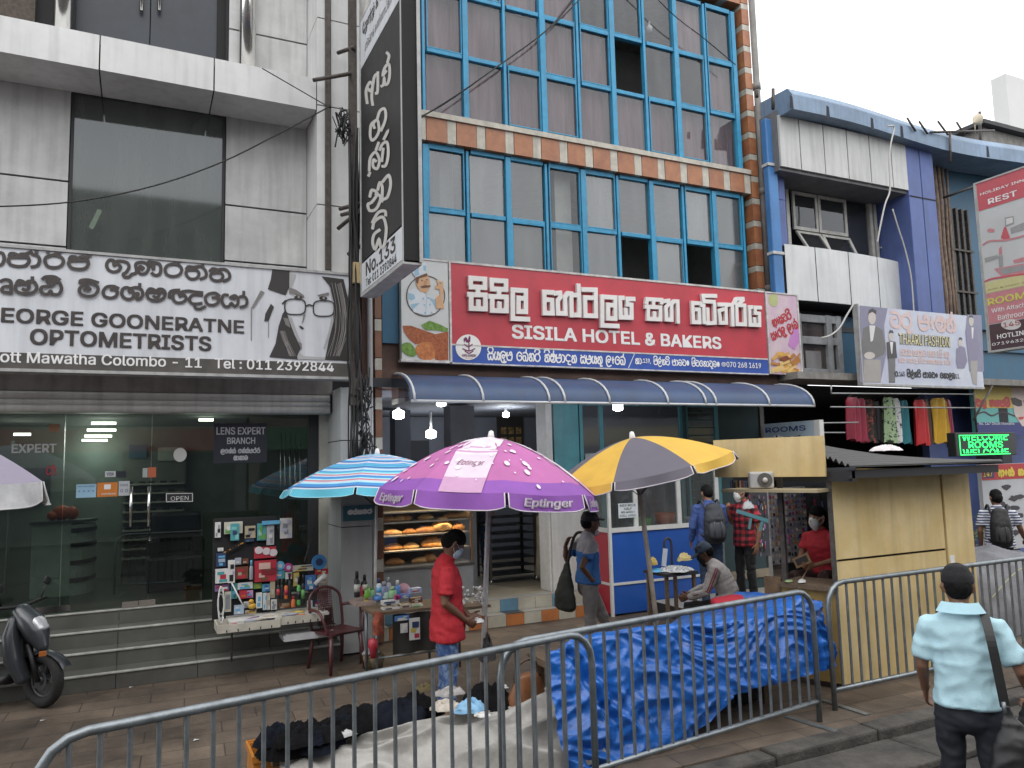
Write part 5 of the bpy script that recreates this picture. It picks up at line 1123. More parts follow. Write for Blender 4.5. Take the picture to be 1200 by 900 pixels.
k0 = MB(); st = (0, 0); letters(k0, PL_, 'WELCOME', ru0+.02, rz0-hh*.16, ru1-.02, rz0+hh*.27, .004, bold=.02); clipv(k0, PL_, st, rz0+.015, 9); m.add(k0.v, k0.f)
letters(m, PL_, 'ROOMS', ru0+(ru1-ru0)*.14, rz0+hh*.32, ru0+(ru1-ru0)*.87, rz0+hh*.70, .004, bold=.02)
m.rect(PL_, ru0-.05, ru1+.03, rz1+.005, rz1+.02, .001, .003); m.rect(PL_, ru0-.05, ru1+.03, rz0-.02, rz0-.005, .001, .003); m.rect(PL_, ru0-.05, ru0-.03, rz0-.003, rz1+.003, .001, .003)
m.build('led_lettering', GRN, LS)
# ---- poster board 147 and the colourful board behind
P147 = PY(9.2); Q = thing('spectacles_poster_board', 'poster board numbered 147 with a red heading and drawings of spectacle cases', 'signboard', (14.2, 9.25, .6))
a = P147.uv(1149, 544.5); b = P147.uv(1216, 640); hz_ = P147.uv(1150, 563)[1]
m = MB(); m.box(a[0], b[0], 9.202, 9.28, b[1], a[1]); m.build('panel', mat('greyish_poster', (.45, .46, .48), .5, var=.1), Q)
m = MB(); m.rect(P147, a[0]+.01, b[0], hz_, a[1]-.005, 0, .004, 0); m.build('red_heading', flat('poster_red', (.42, .03, .035)), Q)
m = MB(); letters_px(m, P147, '147', (1152, 559), (1162.3, 549.4), .008, bold=.02); sinhala(m, P147, 'a ae sa+hal | ka na', (1170, 557.5), (1206, 549.5), .05, .008); m.build('lettering', flat('poster_yellow', (.65, .5, .06)), Q)
m = MB(); random.seed(31); m.pface(P147, [(1152, 549), (1165, 548), (1165, 560), (1152, 561)], .005, 1)
for k in range(14):
    cx, cy = random.uniform(1165, 1206), random.uniform(570, 632); m.pface(P147, [(cx+random.uniform(.6, 1)*7*math.cos(t), cy+random.uniform(.5, 1)*4*math.sin(t)) for t in [q*.7 for q in range(9)]], .004+.0003*k, 0)
m.build('drawing', [flat('poster_ink', (.04, .035, .04)), flat('poster_purple', (.08, .03, .12))], Q)
PC = PY(9.9); Q = thing('beauty_signboard', 'yellow and turquoise signboard with a face in sunglasses, above the green LED screen', 'signboard', (15.3, 9.95, 2.5))
a = PC.uv(1139, 448); b = PC.uv(1222, 510)
m = MB(); m.box(a[0], b[0], 9.902, 9.98, b[1], a[1]); m.build('panel', flat('sign_turquoise', (.12, .42, .40)), Q)
m = MB()
def zr(y): return PC.uv(1160, y)[1]
m.rect(PC, a[0]+.01, b[0], zr(478), a[1]-.01, 0, .003, 0); m.rect(PC, a[0]+.01, b[0], b[1], zr(495), 0, .003, 1)
def fx(L): return [(1100+x/5.62, 440+y/5.62) for x, y in L]
m.pface(PC, fx([(480, 60), (620, 60), (620, 330), (550, 335), (500, 260), (478, 160)]), .005, 2); m.pface(PC, fx([(472, 150), (500, 145), (545, 165), (548, 200), (520, 205), (485, 190)]), .007, 3); m.pface(PC, fx([(555, 165), (610, 160), (615, 210), (570, 215)]), .007, 3); m.pface(PC, fx([(520, 275), (560, 270), (555, 288), (530, 292)]), .007, 4)
sinhala(m, PC, 'ta ra+u | ha na ma pa+i', fx([(245, 198)])[0], fx([(468, 165)])[0], .06, .005, 4); letters_px(m, PC, 'No. 147 Olcott Mawatha', fx([(265, 325)])[0], fx([(495, 308)])[0], .005, m=5); m.ribbon(PC, [PC.uv(*q) for q in fx(catmull([(240, 260), (300, 240), (350, 265), (420, 240), (500, 268)], 4))], .03, .005, 0, 3)
m.build('picture', [flat('sign_yellow', (.60, .48, .07)), flat('sign_navy', (.02, .03, .16)), flat('face_pale', (.62, .50, .46)), flat('sunglass_dark', (.05, .03, .03)), flat('sign_crimson', (.5, .05, .05)), WTXT], Q)
# ---- small signs
PRM = PX(9.9); Q = thing('rooms_sign', 'small pale blue projecting sign reading ROOMS above the yellow kiosk fascia', 'sign', (9.95, 9.3, 2.6))
a = PRM.uv(895, 497); b = PRM.uv(955, 519); m = MB(); m.box(9.902, 9.98, -b[0], -a[0], b[1], a[1]+.0); m.build('panel', flat('pale_blue_sign', (.42, .52, .60)), Q)
m = MB(); letters_px(m, PRM, 'ROOMS', (897.5, 507.5), (944, 498), .004, bold=.03); sinhala(m, PRM, 'ka ra', (918, 516), (940, 511), .03, .004); m.build('lettering', flat('navy_lettering', (.03, .05, .2)), Q)
m = MB(); m.box(9.895, 9.99, -b[0]-.12, -b[0]-.003, b[1], a[1]); m.build('frame', flat('sign_white_edge', (.6, .6, .58)), Q)
Q = thing('pillar_sign', 'small teal plate with white writing on the grey pillar under the striped umbrella', 'sign', (2.45, 9.52, 1.6))
a, b = on_y(402, 593, 9.52), on_y(438, 609, 9.52); m = MB(); m.box(a.x, b.x, 9.515, 9.535, b.z, a.z); m.build('panel', flat('teal_plate', (.04, .14, .18)), Q)
m = MB(); sinhala(m, PY(9.515), 'e ma+hal sa e ra', (408, 602.5), (436, 597), .022, .003); m.build('lettering', WTXT, Q)
# ---- stickers and boards on the shop glass
PG = PY(10.345)
def sticker(px0, py0, px1, py1, col, label, name='sticker', extra=None):
    a = PG.uv(px0, py1); b = PG.uv(px1, py0); t = thing(name, label, 'sticker' if name == 'sticker' else 'sign', (a[0], 10.34, a[1]))
    m = MB(); m.rect(PG, a[0], b[0], a[1], b[1], 0, .003); m.build('panel', col, t)
    if extra: m = MB(); mm = extra(m); m.build('lettering', mm, t)
NAVY = flat('navy_board', (.02, .022, .035), .5)
def e1(m):
    letters_px(m, PG, 'LENS EXPERT', (253.5, 509.5), (311, 500.5), .005, bold=.02); letters_px(m, PG, 'BRANCH', (266, 520.5), (299, 512.5), .005, bold=.02); sinhala(m, PG, 'la e na+hal sa+hal | e ka+hal sa+hal pa ra+hal ta+hal', (259, 531), (305, 526), .013, .005); sinhala(m, PG, 'ssa aa ka aa va', (274, 539), (290.5, 534), .013, .005); return flat('pale_board_lettering', (.50, .50, .52))
sticker(250, 496, 313, 543, NAVY, 'navy board reading LENS EXPERT BRANCH inside the shop glass', 'shop_board', e1)
t = thing('window_lettering', 'pale capital letters EXPERT on the shop glass beside the grey lilac umbrella', 'lettering', (-1.3, 10.34, 2.4)); m = MB(); letters_px(m, PG, 'EXPERT', (13.5, 531), (66.5, 520), .003, bold=.03); m.build('lettering', flat('pale_decal', (.42, .42, .42)), t)
t = thing('window_lettering', 'small red letters ch on the dark shop glass, just above the grey lilac umbrella', 'lettering', (-1.0, 10.34, 2.0)); m = MB(); letters_px(m, PG, 'ch', (54, 557), (66, 543), .003, bold=.01); m.build('lettering', flat('red_decal', (.35, .02, .04)), t)
sticker(89, 567, 113, 583.5, flat('pale_blue_sticker', (.30, .48, .62)), 'pale blue card sticker on the shop glass, left of the orange one', extra=lambda m: (letters_px(m, PG, 'we accept', (91, 571.5), (111, 568.5), .005), letters_px(m, PG, '*  *  *  *', (92, 577), (110, 574), .005), flat('navy_ink', (.03, .05, .15)))[-1])
sticker(113.6, 565, 138, 582.5, flat('orange_sticker', (.62, .20, .03)), 'orange sticker on the shop glass', extra=lambda m: (letters_px(m, PG, 'mintpay', (119, 580.5), (136, 577), .005, bold=.02), m.rect(PG, *(lambda a, b: (a[0], b[0], a[1], b[1]))(PG.uv(122, 573.5), PG.uv(130, 567.5)), .004, .005), WTXT)[-1])
sticker(138.8, 563.5, 152, 581, flat('grey_white_sticker', (.48, .50, .52)), 'greyish white sticker on the shop glass, right of the orange one', extra=lambda m: (letters_px(m, PG, 'ooo', (141, 570), (150, 567), .005), letters_px(m, PG, 'o o', (141, 577), (150, 573), .005), MATS['navy_ink'])[-1])
sticker(123, 552, 135.5, 559, flat('white_sticker', (.6, .6, .6)), 'small white payment card sticker above the orange one', extra=lambda m: (letters_px(m, PG, 'VISA', (125, 557.5), (133.5, 553.5), .005, bold=.02), MATS['navy_ink'])[-1])
sticker(136.5, 552, 148, 560, NAVY, 'small navy sticker right of the white payment card sticker')
sticker(167, 548.5, 173, 559.5, flat('teal_grey_sticker', (.38, .44, .42)), 'small grey sticker on the shop glass touching the red orange one')
sticker(173.3, 547.5, 183, 559.5, flat('red_orange_sticker', (.50, .13, .06)), 'small red orange sticker on the glass below the shelves')
sticker(194, 577.5, 226.5, 589, flat('black_plate', (.02, .02, .022)), 'black plate reading OPEN in white on the shop glass', 'open_sign', lambda m: (letters_px(m, PG, 'OPEN', (200, 586.8), (221, 581), .005, bold=.0), [m.ribbon(PG, [PG.uv(*q) for q in L], .008, .005) for L in ([(195, 578.5), (225.5, 578)], [(195, 588), (225.5, 587.5)], [(195, 578.5), (195, 588)], [(225.5, 578), (225.5, 587.5)])], flat('silver_letter', (.6, .6, .6)))[-1])
a = PG.uv(211, 533); m = MB(); m.prism(PG, [(a[0]+.075*math.cos(R(k*15)), a[1]+.085*math.sin(R(k*15))) for k in range(24)], 0, .003); m.solo('sticker', flat('round_sticker', (.55, .54, .52)), 'round white sticker on the shop glass above the display shelves', 'sticker')
sticker(57, 497, 70, 506, flat('brown_notice', (.30, .16, .09)), 'small brown notice at the top of the shop glass')
# ============================================================ crowd barriers
GRP = 'steel crowd barriers along the kerb'
def barrier(L, n, label):
    t = thing('crowd_barrier', label, 'barrier', (0, 0, 0), GRP); h, r, q = 1.10, .024, .20
    pts = [(0, 0, 0), (0, 0, h-q)]+[(q-q*math.cos(R(a)), 0, h-q+q*math.sin(R(a))) for a in (22, 45, 67)]+[(q, 0, h), (L-q, 0, h)]+[(L-q+q*math.sin(R(a)), 0, h-q+q*math.cos(R(a))) for a in (22, 45, 67)]+[(L, 0, h-q), (L, 0, 0)]
    MB().tube(pts, r, 12).build('frame', GREYM, t); MB().tube([(0, 0, .17), (L, 0, .17)], .02, 10).build('bottom_rail', GREYM, t)
    for i in range(n):
        x = L*(i+1)/(n+1); MB().tube([(x, 0, .17), (x, 0, h)], .0125, 8, caps=False).build('bar', GREYM, t)
    for x in (.12, L-.12): MB().box(x-.03, x+.03, -.24, .24, .003, .012).build('foot', GREYM, t); 
    return t
def set_bar(t, a, b):
    t.location = (a[0], a[1], 0); t.rotation_euler = (0, 0, math.atan2(b[1]-a[1], b[0]-a[0]))
set_bar(barrier(3.24, 25, 'steel crowd barrier in front of the heap of black clothes'), (-.38, 4.08), (2.84, 4.68))
set_bar(barrier(3.20, 25, 'steel crowd barrier in front of the blue tarpaulin'), (2.10, 4.63), (5.27, 5.06))
set_bar(barrier(3.2, 25, 'steel crowd barrier in front of the yellow kiosk wall'), (5.62, 5.21), (8.8, 5.26))
# ============================================================ cloth helpers
def rid(p, s, o=3): return 1-abs(noise.fractal(V(p)*s, .9, 2.1, o)*1.6)
TARP = mat('blue_tarpaulin', (.009, .115, .46), .33, var=.35, scale=5, bump=.25, bscale=34, spec=.6, stretch=(1, 1, 2.2))
SHEET = mat('grey_plastic_sheet', (.34, .325, .30), .4, var=.3, scale=3.5, bump=.3, bscale=22, spec=.5)
def hem(x):
    for (a, b), (c, d) in zip(HEMP, HEMP[1:]):
        if x <= c: return b+(d-b)*(x-a)/(c-a)
    return HEMP[-1][1]
HEMP = [(2.7, .02), (3.95, .03), (4.2, .13), (4.45, .31), (4.65, .31), (5.1, .31), (5.8, .36)]
def tarp_pt(u, v):
    x = 2.80+(5.76-2.80)*u; top = .87+.02*math.sin(u*7)+.11*math.exp(-((x-5.50)/.17)**2)-.05*(u < .06)
    zb = hem(x)
    if v < .35: k = v/.35; y, z = 6.25-.90*k, top-.20*(1-k)*max(.3, min(1, (4.9-x)/.5))-.02+.02*k
    else:
        k = (v-.35)/.65; y = 5.35-.10*math.sin(k*math.pi/2)-.18*k*(1-u)*(x < 4.6)*.8; z = top-(top-zb)*k
    if v < .35: x += (1-v/.35)*.75*(1-u)**2
    wq = noise.noise(V((x*1.1, z*1.6, 7)))*.35+noise.noise(V((x*2.6, z*2.6, 3)))*.30
    sl = .28+.5*noise.noise(V((x*.8, 1, z)))
    r1 = 1-abs(noise.noise(V((x*1.25+wq, (z+y*.7+x*sl)*5.2+wq*1.6, 0))))*2.4
    r2 = 1-abs(noise.noise(V((x*3.3+wq*2, (z+y*.7-x*.55)*4.4-wq, 9))))*2.4
    r3 = 1-abs(noise.noise(V((x*8+wq*3, (z+y*.7)*9+wq, 5))))*2.2
    mk = max(.15, min(1, .55+1.6*noise.noise(V((x*1.7, z*1.7, 11))))); f = (r1-.4)*.055*mk+(r2-.4)*.052*(1.1-mk*.7)+(r3-.4)*.018+noise.noise(V((x*1.4, z*1.4, y)))*.05
    e = min(1, v*6)*1.0
    if v < .35: z += f*.5*e
    else: y -= f*e; z += f*.25
    if u > .96: y += (u-.96)*4*.3
    return V((x, y, max(.012, z)))
m = MB().grid(tarp_pt, 190, 110); TP = m.solo('blue_tarpaulin', TARP, 'crumpled bright blue tarpaulin draped over a stall beside the yellow kiosk', 'tarpaulin', at=(4.2, 5.6, 0))
WOOD = mat('weathered_wood', (.16, .11, .07), .75, var=.5, scale=6, stretch=(1, 8, 8))
t = thing('stall_table', 'low wooden stall table under the blue tarpaulin', 'table', (4.4, 5.9, 0))
MB().box(3.1, 5.35, 5.62, 6.25, .54, .60).build('table_top', WOOD, t)
for x in (3.2, 5.25):
    for y in (5.68, 6.22): MB().box(x-.03, x+.03, y-.03, y+.03, 0, .538).build('leg', WOOD, t)
MB().box(3.15, 5.3, 5.64, 5.69, .40, .46).build('rail', WOOD, t)
m = MB(); m.ell([(on_z(838, 706, .83), .1, .04), (on_z(862, 703, .85), .14, .05), (on_z(885, 701, .84), .05, .03)], (0, 1, 0)); m.solo('red_cloth', flat('red_cloth', (.42, .02, .04), .8), 'red cloth on the far edge of the blue tarpaulin behind the seated man', 'cloth')
m = MB(); random.seed(3)
for k in range(5):
    x = 3.9+k*.28; m.box(x, x+.22, 5.75, 6.1, .004, .25+.1*(k % 2))
m.solo('stacked_cartons', flat('dark_carton', (.035, .03, .028), .9), 'dark cartons pushed under the stall beneath the blue tarpaulin', 'cartons', bevel=.01)
# grey sheet over a low stand and the heap of clothes
SE = [on_y(x, y, 5.75) for x, y in ((325, 893), (400, 868), (483, 846), (580, 833), (633, 808), (668, 798))]
def sheet_pt(u, v):
    a = u*(len(SE)-1); i = min(len(SE)-2, int(a)); f = a-i; p = SE[i].lerp(SE[i+1], f)
    y = 5.75-.62*v; z = p.z+.03*math.sin(v*3.1)-(p.z-.02)*max(0, (v-.35)/.65)**1.15; x = p.x-.05*v
    wq = noise.noise(V((x*.9, v*1.1, 2)))*.8
    d = (1-abs(noise.noise(V(((x+v*.8)*1.7+wq, (v*1.5-x*.5)*2.3+wq, 0))))*2.2-.4)*.105+(1-abs(noise.noise(V(((x-v)*3+wq, v*3+wq*2, 5))))*2.2-.4)*.016
    return V((x, y-d*.5, max(.01, z+d*.6*min(1, v*5+.3))))
MB().grid(sheet_pt, 110, 60).solo('plastic_sheet', SHEET, 'grey white plastic sheet spread over the low stall beside the blue tarpaulin', 'sheet', at=(2, 5.4, 0))
t = thing('low_stand', 'low wooden stand holding the heap of dark clothes', 'stand', (1.9, 6, 0))
MB().box(.85, 3.2, 5.62, 6.14, .26, .30).build('table_top', WOOD, t)
for x in (.95, 3.1):
    for y in (5.68, 6.08): MB().box(x-.03, x+.03, y-.03, y+.03, 0, .258).build('leg', WOOD, t)
def crumple(c, r, seed, amp=.35, n=44, k=14):
    """one cast-off garment: a slumped cloth with deep folds and a ragged outline"""
    c = V(c); m = MB(); rx, ry, rz = r; o = V((seed*7.3, seed*3.1, seed)); ca, sa_ = math.cos(seed*1.9), math.sin(seed*1.9)
    def fn(u, v):
        a = 2*math.pi*u; ed = 1+.35*noise.noise(V((math.cos(a)*1.5, math.sin(a)*1.5, seed*2.2)))+.12*noise.noise(V((math.cos(a)*5, math.sin(a)*5, seed)))
        x, y = v*math.cos(a)*ed, v*math.sin(a)*ed; X, Y = x*ca-y*sa_, x*sa_+y*ca
        w = noise.noise(V((x*1.2, y*1.2, 3))+o)*1.3
        f1 = 1-abs(noise.noise(V((X*1.1+w, Y*3.4+w*.8, 0))+o))*2.2; f2 = 1-abs(noise.noise(V((X*5+w, Y*2.2-w, 4))+o))*2.2
        h = math.sqrt(max(0, 1-v*v*.96)); z = h*(.62+amp*1.2*f1*.7+amp*.28*f2)
        return c+V((x*rx+.02*f2, y*ry, rz*(z*1.35-.45)))
    return m.grid(fn, n, k)
BLK = mat('black_cloth', (.006, .006, .007), .85, spec=.12, var=.5, scale=9, bump=.4, bscale=160)
NVY = mat('dark_navy_cloth', (.008, .010, .017), .85, spec=.12, var=.5, scale=9, bump=.4, bscale=160)
GARM = [((330, 868), .42, (.20, .16, .14), BLK, 'crumpled black garment at the left end of the heap, over the orange crate'), ((372, 858), .44, (.20, .18, .13), NVY, 'dark navy garment in the heap right of the crate'),
        ((412, 838), .45, (.26, .2, .15), BLK, 'large crumpled black garment in the middle of the heap'), ((460, 830), .46, (.24, .2, .15), NVY, 'dark navy garment with a peak, centre of the heap'),
        ((492, 822), .42, (.17, .16, .12), BLK, 'black garment in the heap, just left of the cream cloth'), ((565, 812), .44, (.22, .17, .17), BLK, 'black bag shaped heap of cloth below the umbrella pole'), ((590, 822), .42, (.16, .14, .12), BLK, 'flat black garment between the black heap and the brown bag')]
for i, (p, z, r, mm, lab) in enumerate(GARM):
    c = on_z(p[0], p[1], z); crumple((c.x, c.y, z-.06), r, i+2, .34).solo('crumpled_garment', mm, lab, 'garment', 'dark clothes heaped on the low stand')
random.seed(28)
for i in range(13):
    u_ = random.random(); c = on_z(318+u_*180+random.uniform(-8, 8), 872-u_*48+random.uniform(-9, 6), .46)
    crumple((c.x, c.y, c.z-.02), (random.uniform(.07, .14), random.uniform(.05, .10), random.uniform(.07, .12)), 80+i*1.3, .42, 30, 12).solo('crumpled_garment', (BLK, BLK, NVY)[i % 3], 'small crumpled dark garment on top of the heap on the low stand', 'garment', 'dark clothes heaped on the low stand')
random.seed(8)
for i, (px_, py, r, col, lab, nm) in enumerate(((520, 828, (.12, .10, .05), (.50, .44, .38), 'cream cloth lying on the heap of clothes at the red shirted man\'s feet', 'cream_cloth'), (549, 830, (.12, .10, .07), (.22, .42, .62), 'pale blue cloth on the heap, right of the cream one', 'pale_blue_cloth'), (526, 812, (.12, .08, .05), (.35, .33, .32), 'small greyish cloth before the red shirted man\'s shoes', 'greyish_cloth'), (563, 838, (.06, .05, .02), (.65, .65, .62), 'white scrap of cloth right of the pale blue cloth', 'white_scrap'), (400, 862, (.10, .03, .035), (.48, .48, .48), 'white edged label showing in the dark heap', 'white_label'), (452, 838, (.05, .06, .04), (.16, .05, .05), 'dull red cloth end in the middle of the dark heap', 'dull_red_cloth'), (345, 852, (.04, .05, .04), (.30, .31, .34), 'grey strap at the left part of the dark heap', 'grey_strap'), (585, 806, (.06, .03, .03), (.5, .5, .5), 'white stripe on the black heap by the brown bag', 'white_stripe'), (495, 808, (.09, .05, .05), (.10, .075, .03), 'brown patterned cloth on the heap left of the man\'s shoes', 'patterned_cloth'))):
    c = on_z(px_, py, .43); crumple(c, r, i+20, .5, 24, 14).solo(nm, mat(nm, col, .8, var=.35, scale=12), lab, 'cloth')
# orange crate, brown bag
t = thing('plastic_crate', 'orange yellow plastic crate at the left end of the clothes heap', 'crate', (.80, 5.95, .0)); OC = flat('orange_plastic', (.45, .17, .025), .5, .3)
q = on_z(297, 880, .24); x0_, y0_ = q.x-.03, q.y-.25
MB().box(x0_, x0_+.42, y0_, y0_+.012, .03, .27).build('side', OC, t); MB().box(x0_, x0_+.42, y0_+.338, y0_+.35, .03, .27).build('side', OC, t); MB().box(x0_, x0_+.012, y0_+.013, y0_+.337, .03, .27).build('end', OC, t); MB().box(x0_+.408, x0_+.42, y0_+.013, y0_+.337, .03, .27).build('end', OC, t); MB().box(x0_, x0_+.42, y0_, y0_+.35, .01, .029).build('base', OC, t)
m = MB()
for (a, b, c, d) in ((x0_-.012, x0_+.432, y0_-.012, y0_-.001), (x0_-.012, x0_+.432, y0_+.351, y0_+.362)): m.box(a, b, c, d, .24, .285)
m.box(x0_-.012, x0_-.001, y0_, y0_+.35, .24, .285); m.build('rim', OC, t)
q = on_z(618, 806, .50); t = thing('leather_bag', 'brown leather bag standing behind the grey plastic sheet', 'bag', (q.x, q.y, .3)); BRN = mat('brown_leather', (.20, .075, .025), .5, var=.45, scale=8, bump=.2)
m = MB(); m.ell([((q.x, q.y, .33), .19, .10), ((q.x, q.y, .45), .19, .09), ((q.x+.01, q.y, .57), .13, .05)], (1, .3, 0), 20); m.build('body', BRN, t)
MB().tube(catmull([(q.x-.12, q.y-.03, .56), (q.x-.10, q.y-.03, .68), (q.x+.04, q.y-.02, .72), (q.x+.12, q.y, .58)], 6), .012, 8).build('handle', flat('dark_leather', (.05, .025, .015)), t)
# ============================================================ umbrellas
def canopy(c, axis, Rr, drop, n, a0, flare=1.7, nr=16, sag=.03):
    M = V(axis).to_track_quat('Z', 'Y').to_matrix(); xa = M @ V((1, 0, 0)); xa.z = 0
    rot = Matrix.Rotation(-math.atan2(xa.y, xa.x), 3, 'Z'); M = M @ Matrix.Rotation(-math.atan2(xa.y, xa.x), 3, 'Z'); c = V(c)
    def f(r, ang, off=0.0, dz=0.0):
        """r 0..1 from apex to rim; ang in radians"""
        ph = ((ang-a0)/(2*math.pi/n)) % 1; half = math.pi/n
        poly = math.cos(half)/math.cos((ph-.5)*2*half)              # straight edge between rib tips
        rr = r*Rr*(poly*.75+.25); z = -drop*(r**flare)-sag*math.sin(ph*math.pi)*r*(1-r*.5)
        return c+M @ V((rr*math.cos(ang)*(1+off*.6), rr*math.sin(ang)*(1+off*.6), z+off+dz))
    return f
def umbrella(name, label, base, apex, Rr, drop, n, a0, panel_mat, val_h, val_mat, trim, pole_mat, pole_r, ring_mats=None, tilt=None, group='street umbrellas over the stalls', flare=1.7):
    base, apex = V(base), V(apex); ax = apex-base; f = canopy(apex, tilt or ax, Rr, drop, n, a0, flare)
    t = thing(name, label, 'umbrella', base, group); NR, K = 46 if ring_mats else 24, 6
    for i in range(n):
        m = MB(); mats = ring_mats if ring_mats else [panel_mat(i)]
        A = lambda u: a0+2*math.pi*(i+u)/n
        vs = [f(.02+.98*j/NR, A(k/K)) for j in range(NR+1) for k in range(K+1)]
        for j in range(NR):
            for k in range(K): pass
        b = len(m.v); m.v += vs
        for j in range(NR):
            for k in range(K): q = j*(K+1)+k; m.f.append([q, q+K+1, q+K+2, q+1]); m.m.append(j % len(mats) if ring_mats else 0); m.s.append(True)
        m.build('panel', mats, t)
        # valance flap with a rounded, trimmed hem
        h = lambda u: val_h*(.72+.28*min(1, 7*u, 7*(1-u))**.5); e = .02
        m = MB(); K2 = 12
        vs = []
        for k in range(K2+1):
            u = e+(1-2*e)*k/K2; p = f(1, A(u), .002); q = f(1.03+.02*math.sin(u*9+i), A(u)); vs += [p, V((q.x, q.y, p.z-h(u)))]
        m.add(vs, [(2*k, 2*k+1, 2*k+3, 2*k+2) for k in range(K2)], 0, True); vb = m.build('valance', val_mat(i), t)
        if trim: MB().tube([vs[0]]+[vs[2*k+1] for k in range(K2+1)]+[vs[-2]], .006, 5).build('trim', trim, vb)
        if i % 1 == 0: MB().tube([f(.03, A(0), -.012), f(.5, A(0), -.014), f(1, A(0), -.012)], .006, 5).build('rib', STEEL, t)
    d = ax.normalized(); MB().tube([base, apex-d*.02], pole_r, 10).build('pole', pole_mat, t)
    MB().lathe(apex-d*.03, [(.03, 0), (.032, .04), (.022, .09), (.0, .10)], 12, axis=ax).build('cap', WHITEP, t)
    for k in range(0, n, 1): MB().tube([apex-d*.62, f(.55, a0+2*math.pi*k/n, -.02)], .005, 4).build('stretcher', STEEL, t)
    return t, f
POLEW = mat('white_pole_paint', (.62, .60, .58), .45, var=.2, scale=8, streak=.2)
PUR = mat('pinkish_purple_canvas', (.42, .125, .32), .75, var=.12, scale=3, bump=.15, bscale=300); PUR2 = mat('deep_purple_canvas', (.23, .075, .35), .75, var=.15, scale=4, bump=.15, bscale=300)
RIM = flat('pale_trim', (.55, .50, .52)); BUB = flat('bubble_white', (.66, .58, .66), .6)
A0 = R(-151)
pb = (2.86, 6.75, .0); pa = (3.02, 6.75, 2.506)
UP, fu = umbrella('market_umbrella', 'purple umbrella with white bubbles and bottles, over the man in red', pb, pa, 1.03, .51, 8, A0, lambda i: PUR, .138, lambda i: PUR2, RIM, POLEW, .024, ring_mats=[PUR]*40+[PUR2]*6)
def patch(m, f, r0, ang, sr, sa, mi=0, n=14, off=.011):
    m.add([f(r0+sr*math.cos(2*math.pi*k/n), ang+sa*math.sin(2*math.pi*k/n)/max(.2, r0), off) for k in range(n)], [tuple(range(n))], mi)
m = MB(); random.seed(14)
for i in range(8):
    for k in range(15):
        r = random.uniform(.3, .96); a = A0+2*math.pi*(i+random.uniform(.08, .92))/8; s_ = random.choice((.008, .012, .018, .026)); patch(m, fu, r, a, s_*1.25, s_)
m.build('bubble_print', BUB, UP)
BOT = [flat('bottle_print_white', (.66, .58, .64), .6), flat('bottle_print_pink', (.48, .27, .42), .6), flat('eptinger_ink', (.20, .03, .10)), flat('bottle_print_label', (.60, .50, .58))]
def bottle_print(ac, wid):
    m = MB(); N = 30
    def hw(r): return wid*(.55 if r < .18 else (.95 if r < .42 else (.80 if r < .47 else 1.0)))*(0 if r < .0 else 1)
    for j in range(N):
        r0, r1 = .09+.91*j/N, .09+.91*(j+1)/N
        mi = 0 if r1 < .40 else (1 if j % 3 == 1 and r1 < .56 else (3 if .56 < r1 < .86 else 0 if r1 < .56 else 1))
        def P(r, s_): return fu(r, ac+s_*hw(r)*.19/max(.16, r), .007)
        for s_ in range(4):
            a, b = -1+s_*.5, -.5+s_*.5; m.add([P(r0, a), P(r1, a), P(r1, b), P(r0, b)], [(0, 1, 2, 3)], mi, True)
    return m
bottle_print(A0+R(22.5), 1.0).build('bottle_print', BOT, UP); bottle_print(A0+R(90+37), .45).build('bottle_print', BOT, UP); bottle_print(A0+R(90+180+22), 1.0).build('bottle_print', BOT, UP)
def canopy_text(m, f, txt, r, ac, width, height, mi=0, off=.011):
    vs, fs = text_mesh(txt, 0, 0, .25); x1 = max(v.x for v in vs); x0 = min(v.x for v in vs); y1 = max(v.y for v in vs); y0 = min(v.y for v in vs)
    m.add([f(r-(v.y-y0)/(y1-y0)*height, ac+((v.x-x0)/(x1-x0)-.5)*width/r, off) for v in vs], fs, mi)
m = MB(); canopy_text(m, fu, 'Eptinger', .72, A0+R(22.5), .26, .085); m.build('bottle_lettering', BOT[2], UP)
for i in (0, 1, 2, 3, 7):
    vs, fs = text_mesh('Eptinger', 0, 0, .2); x1 = max(v.x for v in vs); x0 = min(v.x for v in vs); y1 = max(v.y for v in vs); y0 = min(v.y for v in vs); m = MB()
    if i == 0: continue
    wdt = .62; P = []
    for v in vs:
        u = .5-.5*wdt+wdt*(v.x-x0)/(x1-x0); a = A0+2*math.pi*(i+u)/8; p = fu(1, a, .002); q = fu(1.03+.02*math.sin(u*9+i), a); k = .22+.60*(1-(v.y-y0)/(y1-y0)); b = V((q.x, q.y, p.z-.138)); pp = p.lerp(b, k); out_ = (V((pp.x-pa[0], pp.y-pa[1], 0))).normalized(); P.append(pp+out_*.012)
    tn = V((-out_.y, out_.x, 0))*.0045
    for q, (sx, sz) in enumerate(((-1, -1), (1, -1), (1, 1), (-1, 1))): m.add([w_+tn*sx+V((0, 0, .004*sz))+out_*.0008*q for w_ in P], fs); m.build('valance_lettering', BUB, UP)
p = V(pb).lerp(V(pa), .42); MB().tube([p+V((-.03, -.02, .06)), p+V((-.07, -.03, .05)), p+V((-.085, -.03, 0)), p+V((-.06, -.03, -.05)), p+V((-.03, -.02, -.05))], .009, 6).build('crank', POLEW, UP)
p = V(pb).lerp(V(pa), .20); m = crumple((p.x+.02, p.y-.03, p.z), (.07, .06, .20), 44, .5, 20, 24); m.solo('grey_bag', mat('grey_bag_cloth', (.07, .065, .065), .8, var=.4), 'dark grey bag tied to the purple umbrella pole', 'bag')
